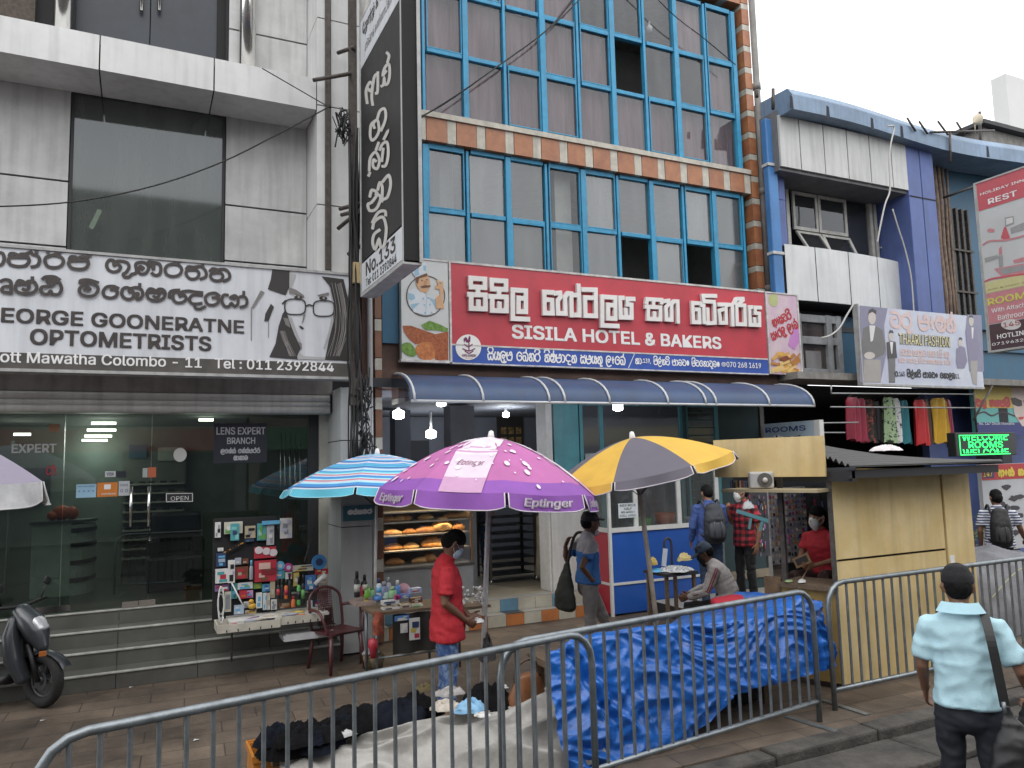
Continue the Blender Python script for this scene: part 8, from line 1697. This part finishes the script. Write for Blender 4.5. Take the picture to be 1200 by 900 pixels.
def person(label, loc, th, J, skin, shirt, trousers, hair='short', mask=None, cap=None, sleeve=.55, hem=.0, shoes=(.02, .015, .012), seed=1, build=1.0, wr=.007, tuck=False, hands=((.5, .5)), bare_leg=False, shirt_extra=None):
    t = thing('person', label, 'person', loc); M = Matrix.Rotation(th, 3, 'Z'); L0 = V(loc)
    def W_(p): return L0+M @ V(p)
    X, Yf = M @ V((1, 0, 0)), M @ V((0, 1, 0)); g = {k: W_(v) for k, v in J.items() if k not in ('face', 'hr', 'hl', 'hrn', 'hln')}; face = (M @ V(J['face'])).normalized()
    b = build; hc = g['head']; up = (hc-g['neck']).normalized(); up = (V((0, 0, 1))*.55+up*.45).normalized(); up = (up-face*up.dot(face)).normalized(); rt = face.cross(up).normalized()
    def H(a, f, u): return hc+rt*a+face*f+up*u
    # head, neck, arms, hands
    m = MB(); m.ell([(g['neck']-V((0, 0, .03)), .056, .056), (g['neck'].lerp(hc, .45), .050, .054), (H(0, -.02, -.04), .055, .06)], X, 12)
    m.ell([(H(0, .035, -.112), .030, .030), (H(0, .022, -.085), .050, .058), (H(0, .010, -.045), .064, .080), (H(0, .0, .005), .072, .093), (H(0, -.006, .055), .071, .090), (H(0, -.01, .095), .045, .058)], rt, 16, 0, 1, .45)
    m.ell([(H(0, .088, .012), .010, .008), (H(0, .106, -.022), .014, .012), (H(0, .098, -.035), .017, .010)], rt, 8)
    for s in (-1, 1): m.ell([(H(s*.074, -.01, -.035), .007, .013), (H(s*.079, -.012, -.005), .009, .019), (H(s*.077, -.012, .02), .006, .012)], face, 8)
    m.ell([(H(-.03, .088, .022), .010, .008), (H(.03, .088, .022), .010, .008)], up, 8); m.ell([(H(-.02, .083, -.068), .006, .007), (H(.02, .083, -.068), .006, .007)], up, 8)
    for s, k in ((1, 'r'), (-1, 'l')):
        a, e, w = g['sh'+k], g['el'+k], g['wr'+k]; q = a.lerp(e, .35)
        m.ell([(q, .044*b, .044*b), (a.lerp(e, .75), .039*b, .039*b), (e, .037*b, .037*b), (e.lerp(w, .3), .037*b, .036*b), (e.lerp(w, .75), .028*b, .027*b), (w, .025, .022)], X, 12)
        d = M @ V(J['h'+k]) if 'h'+k in J else (w-e); n_ = M @ V(J['h'+k+'n']) if 'h'+k+'n' in J else -X*s
        hand(m, w, d, n_, hands[0] if k == 'r' else hands[1], s if k == 'r' else s)
    if bare_leg:
        for k in 'rl': m.ell([(g['kn'+k], .055, .055), (g['kn'+k].lerp(g['an'+k], .35), .05, .05), (g['an'+k], .033, .036)], X, 10)
    body = remesh(m, .0085, 1).build('body', skin, t)
    for s in (-1, 1): MB().ball(H(s*.030, .082, .008), (.011, .011, .008), 8, 0, 6).build('eye', flat('dark_eye', (.02, .015, .012), .25), body)
    # hair
    if hair:
        m = MB(); m.ball(H(0, -.006, .048), .085, 16, 0, 12); m.ball(H(0, -.036, .0), .080, 14, 0, 10)
        m.v = [H(0, -.02, .03)+(lambda q: rt*q.dot(rt)*.93+face*q.dot(face)*1.08+up*q.dot(up)*1.0)(p-H(0, -.02, .03)) for p in m.v]
        if hair == 'long': m.ell([(H(.02, -.06, .02), .10, .07), (H(.03, -.09, -.08), .12, .07), (H(.05, -.10, -.20), .10, .06), (H(.05, -.10, -.28), .05, .04)], rt, 14)
        remesh(m, .011, 1, .004, seed, 22).build('hair', HAIR, t)
    if cap:
        cm_, brim = cap; m = MB(); m.ell([(H(0, -.012, .025), .087, .108), (H(0, -.014, .06), .084, .103), (H(0, -.012, .098), .066, .084)], rt, 18, 0, .25, .5); c_ = remesh(m, .010, 2).build('cap', cm_, t)
        if brim: m = MB(); m.grid(lambda u, v: H((u-.5)*.15*(1-.35*v*v), .085+.085*v-.035*(2*u-1)**2, .052-.02*v-.014*(2*u-1)**2), 10, 6); m.grid(lambda u, v: H((.5-u)*.15*(1-.35*v*v), .085+.085*v-.035*(2*u-1)**2, .046-.02*v-.014*(2*u-1)**2), 10, 6); m.build('brim', cm_, c_)
    if mask:
        m = MB(); m.ell([(H(0, .052, -.105), .036, .040), (H(0, .060, -.075), .058, .048), (H(0, .064, -.040), .064, .050), (H(0, .066, -.012), .050, .044)], rt, 16); mk = m.build('face_mask', mask, t)
        for s in (-1, 1): MB().tube([H(s*.055, .075, -.02), H(s*.078, .01, .012), H(s*.083, -.016, .0), H(s*.079, .005, -.04), H(s*.052, .07, -.085)], .0025, 5).build('ear_loop', mask, mk)
    # shirt
    pel, ch, nk = g['pelvis'], g['chest'], g['neck']; hb = pel-V((0, 0, hem))-Yf*0; m = MB(); mid = pel.lerp(ch, .5)
    if 'waist' in g: mid = g['waist']
    yoke = g['shr'].lerp(g['shl'], .5)
    m.ell([(hb, .192*b, .150*b), (pel.lerp(mid, .15), .186*b, .146*b), (pel.lerp(mid, .5), .176*b, .134*b), (mid, .168*b, .126*b), (ch, .182*b, .128*b), (ch.lerp(yoke, .7), .175*b, .108*b), (yoke+(nk-yoke)*.35, .120*b, .078*b), (nk+(nk-yoke)*.05, .062*b, .060*b)], X, 22, 0, .12, .5)
    for k in 'rl':
        a, e, w = g['sh'+k], g['el'+k], g['wr'+k]; base = yoke.lerp(a, .55)
        if sleeve <= 1: a = a-V((0, 0, .036)); P = [(base-V((0, 0, .03)), .062*b, .062*b), (a, .060*b, .062*b), (a.lerp(e, .35), .062*b, .064*b), (a.lerp(e, sleeve), .070*b, .068*b)]
        else: a = a-V((0, 0, .018)); P = [(base-V((0, 0, .015)), .062*b, .062*b), (a, .060*b, .062*b), (a.lerp(e, .5), .058*b, .058*b), (e, .053*b, .053*b), (e.lerp(w, .5), .046*b, .046*b), (e.lerp(w, .93), .040*b, .040*b)]
        m.ell(P, X, 14, 0, 1, .15)
    sh = remesh(m, .0125, 2, wr, seed*3.7).build('shirt', shirt, t)
    m = MB(); m.tube([nk+X*(.062*math.cos(k*.5236))+Yf*(.06*math.sin(k*.5236))+V((0, 0, -.005-.012*math.sin(k*.5236))) for k in range(12)], .012, 6, closed=True); m.build('collar', shirt_extra or shirt, sh)
    # trousers and shoes
    if trousers:
        m = MB(); m.ell([(pel-V((0, 0, .06)), .155*b, .118*b), (pel+V((0, 0, .02)), .158*b, .118*b), (pel+V((0, 0, .10)), .15*b, .112*b)], X, 18)
        for k in 'rl':
            h, n_, a = g['hip'+k], g['kn'+k], g['an'+k]; P = [(h, .080*b, .086*b), (h.lerp(n_, .4), .078*b, .084*b), (n_, .064*b, .068*b)]
            if not bare_leg: P += [(n_.lerp(a, .4), .062*b, .064*b), (n_.lerp(a, .85), .056, .062), (a-V((0, 0, .01)), .058, .068)]
            m.ell(P, X, 14)
        remesh(m, .0145, 2, wr*1.1, seed*5.1+2).build('trousers', trousers, t)
    sm = cm(shoes)
    for k in 'rl':
        if 'an'+k not in g: continue
        a = g['an'+k]; f = (M @ V(J.get('toe'+k+'_', (0, 1, 0)))); m = MB(); z0 = a.z-.055; p0 = V((a.x, a.y, z0))
        m.ell([(p0-f*.055, .036, .035), (p0+f*.03, .042, .042), (p0+f*.11, .043, .030), (p0+f*.165, .032, .020)], f.cross(V((0, 0, 1))), 12); m.v = [V((q.x, q.y, max(q.z, a.z-.078))) for q in m.v]; m.build('shoe', sm, t)
    return t, W_, H, g, M
def stand(**k):
    J = dict(pelvis=(0, 0, .93), chest=(0, .01, 1.24), neck=(0, .0, 1.455), head=(0, .03, 1.575), face=(0, 1, 0), shr=(.19, 0, 1.39), shl=(-.19, 0, 1.39), elr=(.235, -.02, 1.10), ell=(-.235, -.02, 1.10), wrr=(.23, .08, .87), wrl=(-.23, .08, .87),
             hipr=(.09, 0, .88), hipl=(-.09, 0, .88), knr=(.10, .02, .48), knl=(-.10, .02, .48), anr=(.11, -.01, .08), anl=(-.11, -.01, .08)); J.update(k); return J
# 1 man in red
RED = mat('red_shirt', (.42, .012, .022), .75, var=.28, scale=45, bump=.2, bscale=120); ACID = mat('acid_wash_jeans', (.025, .06, .17), .8, var=.5, scale=16, col2=(.15, .22, .34), lo=.38, hi=.56)
J = stand(head=(0, .085, 1.565), neck=(0, .03, 1.45), chest=(0, .02, 1.24), face=(-.1, .80, -.60), elr=(.22, -.03, 1.10), wrr=(.12, .16, .93), ell=(-.21, .04, 1.11), wrl=(-.04, .22, .93), hr=(-.25, .8, -.5), hrn=(-.8, -.1, .3), hl=(.3, .9, -.3), hln=(.7, 0, .3), pelvis=(0, .02, .90))
PM1, w1, h1, g1, M1 = person('man in a red T-shirt and washed jeans, pale blue mask, looking down at his hands', (2.42, 6.47, 0), R(-103), J, SK2, RED, ACID, mask=MASKB, hem=.14, seed=3, hands=(.75, .6), build=1.04, sleeve=.72)
m = MB(); p = g1['wrr']+M1 @ V((-.05, .10, -.03)); crumple(p, (.05, .04, .035), 13, .5, 16, 8).solo('white_tissue', cm(Wh), 'crumpled white thing held in both hands of the man in red', 'tissue')
# 2 walking man
def twotone(name, c1, c2, zsplit, rough=.75):
    m = bpy.data.materials.new(name); m.use_nodes = True; t = m.node_tree; b = t.nodes['Principled BSDF']; b.inputs['Roughness'].default_value = rough
    tc = _n(t, 'ShaderNodeTexCoord'); sx = _n(t, 'ShaderNodeSeparateXYZ'); t.links.new(tc.outputs['Object'], sx.inputs[0])
    nz = _n(t, 'ShaderNodeTexNoise'); nz.inputs['Scale'].default_value = 40; t.links.new(tc.outputs['Object'], nz.inputs['Vector'])
    gt = _n(t, 'ShaderNodeMath', operation='GREATER_THAN'); gt.inputs[1].default_value = zsplit; t.links.new(sx.outputs[2], gt.inputs[0])
    mx = _n(t, 'ShaderNodeMix', data_type='RGBA'); mx.inputs[6].default_value = (*c1, 1); mx.inputs[7].default_value = (*c2, 1); t.links.new(gt.outputs[0], mx.inputs[0])
    m2 = _n(t, 'ShaderNodeMix', data_type='RGBA', blend_type='MULTIPLY'); m2.inputs[0].default_value = .35; t.links.new(mx.outputs[2], m2.inputs[6]); t.links.new(nz.outputs[0], m2.inputs[7]); t.links.new(m2.outputs[2], b.inputs['Base Color']); return m
J = stand(elr=(.25, -.17, 1.13), wrr=(.17, -.02, .97), hr=(-.4, .5, -.5), hrn=(-.9, .2, 0), ell=(-.25, -.16, 1.15), wrl=(-.18, -.18, 1.32), hl=(.2, .3, .8), hln=(.6, .5, 0), head=(0, .06, 1.58), neck=(0, .02, 1.46), knr=(.10, -.03, .47), anr=(.10, -.36, .14), knl=(-.10, .22, .50), anl=(-.10, .34, .08), hipr=(.09, -.02, .88), hipl=(-.09, .03, .88))
PM2, w2, h2, g2, M2 = person('walking man in a dark cap and a blue shirt with grey shoulders', (4.50, 7.52, 0), R(-98), J, SK2, twotone('blue_grey_shirt', (.04, .17, .46), (.42, .40, .42), 1.27), mat('grey_trousers', (.20, .18, .175), .8, var=.35, scale=4), cap=(flat('dark_cap', (.022, .020, .024), .7), True), seed=5, hands=(.4, .9), sleeve=.62, build=.94)
m = MB(); m.ell([(h2(0, .052, -.125), .035, .03), (h2(0, .055, -.10), .05, .035)], M2 @ V((1, 0, 0)), 12); m.build('face_mask', MASKW, PM2)
t = thing('shoulder_bag', 'dark green shoulder bag on the back of the walking man in blue', 'bag', w2((-.20, -.20, .72))); BGM = mat('dark_green_bag', (.022, .026, .018), .7, var=.4, scale=5)
m = MB(); m.ell([(w2((-.10, -.24, .68)), .19, .07), (w2((-.10, -.24, .80)), .17, .075), (w2((-.10, -.22, .98)), .10, .05), (w2((-.12, -.19, 1.12)), .035, .03)], M2 @ V((1, .2, 0)), 16); remesh(m, .014, 2, .008, 4).build('body', BGM, t)
m = MB(); m.tube(catmull([w2((-.12, -.19, 1.10)), w2((-.14, -.135, 1.30)), w2((-.13, -.06, 1.455)), w2((-.11, .06, 1.43)), w2((-.08, .14, 1.28))], 5), .016, 6); m.build('strap', BGM, t)
# 3 man with backpack
J = stand(elr=(.24, .06, 1.12), wrr=(.20, .24, 1.02), ell=(-.25, .0, 1.10), wrl=(-.24, .12, .90), head=(0, .05, 1.575), face=(-.15, .95, -.25))
PM3, w3, h3, g3, M3 = person('man in a blue long sleeved shirt facing the booth, wearing a dark backpack', (7.38, 8.90, .182), R(-20), J, SK3, mat('blue_long_shirt', (.055, .10, .30), .8, var=.3, scale=6), mat('blue_jeans', (.03, .055, .11), .8, var=.4), seed=7, sleeve=2, build=1.03, hem=.04)
def backpack(w, M, c1, c2, label, s=1.0):
    t = thing('backpack', label, 'backpack', w((0, -.24, 1.0))); m = MB(); m.ell([(w((0, -.20, .95)), .155*s, .075), (w((0, -.225, 1.02)), .165*s, .10), (w((0, -.225, 1.22)), .16*s, .10), (w((0, -.19, 1.38)), .12*s, .07)], M @ V((1, 0, 0)), 18); remesh(m, .014, 2, .006, 8).build('body', c1, t)
    m = MB(); m.ell([(w((0, -.30, 1.00)), .11*s, .045), (w((0, -.31, 1.10)), .115*s, .05), (w((0, -.30, 1.17)), .10*s, .03)], M @ V((1, 0, 0)), 14); m.build('front_pocket', c2, t)
    for sx in (-1, 1): m = MB(); m.tube(catmull([w((sx*.10, -.14, 1.36)), w((sx*.12, -.05, 1.475)), w((sx*.13, .09, 1.42)), w((sx*.145, .15, 1.22)), w((sx*.15, -.02, 1.02)), w((sx*.13, -.15, .98))], 5), .017, 6); m.build('strap', c1, t)
    for sx in (-1, 1): m = MB(); m.tube([w((sx*.05*s, -.345, 1.0)), w((sx*.055*s, -.36, 1.1)), w((sx*.05*s, -.33, 1.2))], .008, 5); m.build('trim', c2, t)
    return t
backpack(w3, M3, mat('charcoal_nylon', (.028, .032, .042), .6, var=.4, scale=7), flat('slate_nylon', (.07, .075, .09), .6, .3), 'charcoal backpack with grey trim on the man in blue at the booth')
# 4 plaid man
def plaid():
    m = bpy.data.materials.new('red_black_plaid'); m.use_nodes = True; t = m.node_tree; b = t.nodes['Principled BSDF']; b.inputs['Roughness'].default_value = .8; tc = _n(t, 'ShaderNodeTexCoord'); sx = _n(t, 'ShaderNodeSeparateXYZ'); mp = _n(t, 'ShaderNodeMapping'); mp.inputs['Rotation'].default_value = (0, 0, R(-100)); t.links.new(tc.outputs['Object'], mp.inputs[0]); t.links.new(mp.outputs[0], sx.inputs[0]); fs = []
    for ch in (0, 2):
        w = _n(t, 'ShaderNodeMath', operation='MULTIPLY'); w.inputs[1].default_value = 11; t.links.new(sx.outputs[ch], w.inputs[0]); f = _n(t, 'ShaderNodeMath', operation='FRACT'); t.links.new(w.outputs[0], f.inputs[0]); g_ = _n(t, 'ShaderNodeMath', operation='GREATER_THAN'); g_.inputs[1].default_value = .5; t.links.new(f.outputs[0], g_.inputs[0]); fs.append(g_)
    a = _n(t, 'ShaderNodeMath', operation='ADD'); t.links.new(fs[0].outputs[0], a.inputs[0]); t.links.new(fs[1].outputs[0], a.inputs[1]); h = _n(t, 'ShaderNodeMath', operation='MULTIPLY'); h.inputs[1].default_value = .5; t.links.new(a.outputs[0], h.inputs[0])
    cr = _n(t, 'ShaderNodeValToRGB'); e = cr.color_ramp.elements; e[0].color = (.36, .02, .03, 1); e[1].color = (.012, .008, .010, 1); k = e.new(.5); k.color = (.13, .012, .018, 1); t.links.new(h.outputs[0], cr.inputs[0]); t.links.new(cr.outputs[0], b.inputs['Base Color']); return m
J = stand(face=(.35, .9, -.1), elr=(.24, .0, 1.13), wrr=(.16, .17, 1.30), hr=(-.3, .3, .9), hrn=(-.5, -.7, 0), ell=(-.25, -.04, 1.10), wrl=(-.24, .02, .86))
PM4, w4, h4, g4, M4 = person('man in a red and black plaid shirt with a white mask, facing left', (7.84, 8.70, .182), R(95), J, SK3, plaid(), BTR, mask=MASKW, seed=9, hem=.10, hands=(.8, .4), build=.96, sleeve=.75)
# 5 seated man
J = dict(pelvis=(0, 0, .55), waist=(0, -.03, .72), chest=(0, .06, .90), neck=(0, .16, 1.05), head=(0, .22, 1.15), face=(0, .85, -.5), shr=(.185, .11, 1.0), shl=(-.185, .11, 1.0), elr=(.23, .19, .74), ell=(-.23, .22, .74), wrr=(.12, .42, .66), wrl=(-.10, .43, .66), hipr=(.10, .02, .52), hipl=(-.10, .02, .52), knr=(.15, .44, .50), knl=(-.15, .44, .50), anr=(.15, .42, .085), anl=(-.15, .42, .085))
def stripes(name, ca, cb, ax, k, duty=.5):
    m = bpy.data.materials.new(name); m.use_nodes = True; t = m.node_tree; b = t.nodes['Principled BSDF']; b.inputs['Roughness'].default_value = .8; tc = _n(t, 'ShaderNodeTexCoord'); sx = _n(t, 'ShaderNodeSeparateXYZ'); t.links.new(tc.outputs['Object'], sx.inputs[0]); w = _n(t, 'ShaderNodeMath', operation='MULTIPLY'); w.inputs[1].default_value = k; t.links.new(sx.outputs[ax], w.inputs[0]); f = _n(t, 'ShaderNodeMath', operation='FRACT'); t.links.new(w.outputs[0], f.inputs[0]); g_ = _n(t, 'ShaderNodeMath', operation='GREATER_THAN'); g_.inputs[1].default_value = duty; t.links.new(f.outputs[0], g_.inputs[0]); mx = _n(t, 'ShaderNodeMix', data_type='RGBA'); mx.inputs[6].default_value = (*ca, 1); mx.inputs[7].default_value = (*cb, 1); t.links.new(g_.outputs[0], mx.inputs[0]); t.links.new(mx.outputs[2], b.inputs['Base Color']); return m
SLX, SLY = 6.17, 7.22
PM5, w5, h5, g5, M5 = person('seated man in a blue grey cap and grey long sleeved shirt with red sleeve stripes', (SLX, SLY, 0), R(52), J, SK2, mat('grey_marl_shirt', (.44, .41, .40), .85, var=.18, scale=30), BTR, cap=(flat('blue_grey_cap', (.05, .075, .11), .8, .3), True), seed=11, sleeve=2, build=1.02, hem=.02, wr=.006)
m = MB()
for dx in (-.012, .012):
    P = [g5['shl'].lerp(g5['ell'], q) for q in (0, .3, .6, .95)]+[g5['ell'].lerp(g5['wrl'], q) for q in (.3, .7)]; rr_ = (.070, .064, .060, .056, .051, .046); o_ = M5 @ V((-1, -.25, .1)).normalized(); s_ = M5 @ V((0, 1, .4)).normalized()
    m.tube([p+o_*(r_+.006)+s_*dx for p, r_ in zip(P, rr_)], .006, 6)
m.build('sleeve_stripe', cm((.30, .03, .05)), PM5)
MB().ell([(h5(0, .055, -.105), .04, .045), (h5(0, .06, -.06), .062, .05), (h5(0, .06, -.02), .06, .045)], M5 @ V((1, 0, 0)), 14).build('face_mask', flat('black_mask', (.012, .012, .013), .7), PM5)
t = thing('plastic_stool', 'low dark stool under the seated man in the cap', 'stool', (SLX, SLY, 0)); MB().lathe((SLX, SLY, .42), [(.17, 0), (.18, .03), (.16, .045)], 18).build('seat', SBK, t)
for k in range(4): a_ = k*1.571+.6; MB().tube([(SLX+.13*math.cos(a_), SLY+.13*math.sin(a_), .42), (SLX+.17*math.cos(a_), SLY+.17*math.sin(a_), 0)], .016, 6).build('leg', SBK, t)
# 6 woman in the kiosk
J = dict(pelvis=(0, 0, .98), waist=(0, -.01, 1.13), chest=(0, .03, 1.30), neck=(0, .04, 1.475), head=(0, .07, 1.595), face=(.25, .93, -.15), shr=(.165, .03, 1.415), shl=(-.165, .03, 1.415), elr=(.22, .08, 1.16), ell=(-.25, .06, 1.17), wrr=(.10, .28, 1.12), wrl=(-.06, .27, 1.10), hipr=(.09, .02, .94), hipl=(-.09, .02, .94), knr=(.16, .40, .97), knl=(-.20, .38, 1.00), anr=(.10, .30, .93), anl=(-.12, .25, .93))
WX, WY = 6.86, 6.38
PM6, w6, h6, g6, M6 = person('woman with long dark hair, red blouse and white mask sitting in the yellow kiosk', (WX, WY, -.02), R(103), J, SK3, mat('red_blouse', (.42, .018, .03), .75, var=.2, scale=20), mat('dark_skirt', (.05, .022, .02), .8, var=.3), hair='long', mask=MASKW, seed=13, build=.93, hands=(.8, .8), sleeve=.6)
pl7 = Plane(g6['wrr']+M6 @ V((-.06, .08, .03)), M6 @ V((-1, 0, .45)), M6 @ V((.45, 0, 1))); m = MB(); m.rect(pl7, -.10, .10, -.055, .055, 0, .012); m.rect(pl7, -.075, .075, -.035, .035, .013, .016, 1); m.solo('hand_mirror', [mat('pale_wood', (.36, .22, .11), .6), flat('dark_mirror', (.05, .05, .05), .2)], 'small wooden framed mirror in the hand of the woman in red', 'mirror')
a = on_z(937, 683, .98); m = MB(); m.tube([g6['wrl']+M6 @ V((.03, .10, -.02)), on_y(938, 682, 5.95)], .007, 6); m.solo('thin_stick', cm((.3, .22, .14)), 'thin stick slanting down from the hand of the woman in red', 'stick')
# 7 man in pale blue polo, near right
POLO = mat('pale_blue_polo', (.40, .60, .67), .8, var=.10, scale=5, bump=.2, bscale=160)
PX7, PY7 = 4.30, 3.02
J = stand(pelvis=(0, 0, .95), neck=(0, .02, 1.49), head=(0, .06, 1.60), face=(-.05, 1, -.1), shr=(.178, 0, 1.42), shl=(-.178, 0, 1.42), chest=(0, 0, 1.27), elr=(.27, -.04, 1.16), wrr=(.33, .14, .99), ell=(-.218, .0, 1.15), wrl=(-.21, .17, .97), hr=(.0, .7, -.6), hrn=(-.9, .2, 0), hipr=(.10, 0, .90), hipl=(-.10, 0, .90))
PM7, w7, h7, g7, M7 = person('man in a pale blue polo shirt and black flat cap walking away, seen from behind', (PX7, PY7, -.13), R(-52), J, SK1, POLO, mat('navy_black_trousers', (.010, .012, .020), .75, var=.4, scale=4), cap=(mat('black_wool_cap', (.012, .012, .014), .9, var=.5, scale=60, bump=.4, bscale=200), False), seed=15, build=.93, hem=.0, wr=.009, hands=(.9, .5), sleeve=.80)
m = MB(); m.grid(lambda u, v: g7['neck']+M7 @ V((.10*math.cos(R(200+140*u))*(1+.35*v), -.02+.085*math.sin(R(200+140*u))*(1+.35*v), .035-.055*v)), 14, 4); m.grid(lambda u, v: g7['neck']+M7 @ V((.096*math.cos(R(340-140*u))*(1+.35*v), -.02+.08*math.sin(R(340-140*u))*(1+.35*v), .035-.055*v)), 14, 4); m.build('polo_collar', flat('polo_collar_blue', (.40, .62, .70), .8), PM7)
q = g7['shr'].lerp(g7['elr'], .55); m = MB(); o_ = M7 @ V((.8, -.6, .1)).normalized(); s_ = M7 @ V((.6, .8, 0)).normalized(); pl8 = Plane(q+o_*.087, s_, V((0, 0, 1))); pl8.n = o_; m.prism(pl8, [(-.022, .012), (.024, .008), (.018, -.004), (.002, -.002), (-.004, -.022), (-.010, -.002)], 0, .003); m.build('chest_mark', cm((.05, .25, .45)), PM7)
t = thing('shoulder_bag', 'black sling bag with a wide strap on the man in the pale blue polo', 'bag', w7((.20, -.24, .60))); BKN = mat('black_nylon', (.011, .011, .012), .5, var=.4, scale=6)
P = catmull([w7((.11, .02, 1.475)), w7((.115, -.06, 1.46)), w7((.13, -.145, 1.34)), w7((.15, -.172, 1.15)), w7((.165, -.185, 1.00))], 6); m = MB(); lat = M7 @ V((1, .1, 0)).normalized(); K_ = len(P); bk_ = M7 @ V((0, -1, 0)); 
vs = [V(p)+lat*.024*sg+bk_*.004 for p in P for sg in (-1, 1)]+[V(p)+lat*.024*sg for p in P for sg in (-1, 1)]; N2 = 2*K_
m.add(vs, [(2*i, 2*i+1, 2*i+3, 2*i+2) for i in range(K_-1)]+[(N2+2*i, N2+2*i+2, N2+2*i+3, N2+2*i+1) for i in range(K_-1)]); m.build('strap', BKN, t)
m = MB(); m.ell([(w7((.165, -.188, 1.0)), .02, .012), (w7((.18, -.20, .92)), .05, .03), (w7((.20, -.225, .82)), .115, .05), (w7((.21, -.235, .68)), .15, .06), (w7((.21, -.235, .57)), .14, .05)], lat, 16); remesh(m, .012, 2, .008, 3).build('body', BKN, t); MB().tube([w7((.158, -.19, 1.03)), w7((.165, -.195, .97))], .012, 6).build('clip', GREYM, t)
m = MB(); m.ell([(w7((.36, .16, .98)), .05, .05), (w7((.33, .07, .86)), .09, .07), (w7((.36, .03, .66)), .10, .08), (w7((.42, .0, .46)), .07, .05), (w7((.43, .0, .42)), .03, .03)], lat, 14); mm_ = remesh(m, .014, 2, .014, 9); mm_.solo('folded_jacket', mat('black_jacket', (.014, .014, .016), .7, var=.4), 'black jacket or bag hanging from the right hand of the man in pale blue', 'jacket')
# 8 man in striped shirt
J = stand(face=(-.3, .95, -.05), elr=(.27, .05, 1.15), wrr=(.33, .22, 1.0))
PM8, w8, h8, g8, M8 = person('man in a navy and white striped shirt seen from behind by the grey tarpaulin', (11.25, 7.2, 0), R(-50), J, SK1, stripes('striped_shirt', (.55, .56, .60), (.035, .05, .12), 2, 26), BTR, seed=17, build=1.02, hem=.05, sleeve=.7)
backpack(w8, M8, flat('black_pack', (.012, .012, .014), .6), flat('black_pack_trim', (.03, .03, .032), .6), 'black backpack on the man in the striped shirt', .85)
# 9 person inside the bakery
p = on_y(561, 640, 12.4); person('person in a dark top and blue jeans standing inside the bakery behind the umbrella pole', (p.x, 12.4, .342), R(150), stand(), SK1, flat('dark_top', (.03, .03, .045), .8), mat('bright_jeans', (.05, .10, .20), .8, var=.3), seed=19)
# covered stall at the right, teal bracket, plants
def mound(u, v):
    x = 9.35+1.9*u; y = 6.1+1.3*v; e = math.sin(math.pi*min(1, max(0, u)))**.35*math.sin(math.pi*min(1, max(0, v)))**.35; z = .98*e
    f = (1-abs(noise.noise(V((x*2.2+y*.6, y*2.4-x, 3))))*2.2-.4)*.07; return V((x, y-f*.4, max(.01, z+f*e)))
MB().grid(mound, 60, 50).solo('grey_tarpaulin', mat('grey_tarpaulin', (.16, .16, .175), .55, var=.35, scale=4, bump=.2, bscale=30), 'grey tarpaulin tied over a stall before the man in the striped shirt', 'tarpaulin', at=(10.3, 6.7, 0))
m = MB(); m.tube(catmull([V((9.4, 6.2, .45)), V((9.9, 6.12, .78)), V((10.6, 6.15, .83)), V((11.2, 6.3, .55))], 6), .008, 5); m.solo('tie_rope', cm((.35, .35, .2)), 'thin rope across the grey tarpaulin', 'rope')
m = MB(); a, b = on_y(864, 599, 8.2), on_y(901, 611, 8.2); m.bar(a, b, .03, .05); m.bar(on_y(880, 606, 8.2), on_y(878, 620, 8.2), .02, .03); m.bar(on_y(893, 610, 8.2), on_y(891, 622, 8.2), .02, .03); m.solo('teal_hanger', flat('teal_plastic', (.09, .25, .29), .5), 'teal plastic hanger arm in front of the dark rack of hair bands', 'hanger')
c = on_y(876, 594, 8.3); crumple(c, (.09, .06, .09), 57, .5, 20, 10).solo('clear_bag', cm((.4, .42, .42)), 'pale plastic bag hanging behind the shoulder of the plaid shirt man', 'bag')
random.seed(71); t = thing('small_plant', 'small leafy plant beside the poster board numbered 147', 'plant', on_y(1141, 640, 8.6)); m = MB(); c = on_y(1142, 622, 8.6)
for k in range(90):
    p = c+V((random.gauss(0, .10), random.gauss(0, .10), random.gauss(0, .16))); d = V((random.uniform(-1, 1), random.uniform(-1, 1), random.uniform(-.6, .6))).normalized()*.05; e = d.orthogonal().normalized()*.018; m.add([p-d, p+e, p+d, p-e], [(0, 1, 2, 3)])
m.build('leaves', mat('leaf_green', (.05, .10, .025), .6, var=.6, scale=12), t); MB().tube([V((c.x, c.y, 0)), c], .012, 6).build('stem', WOOD, t)
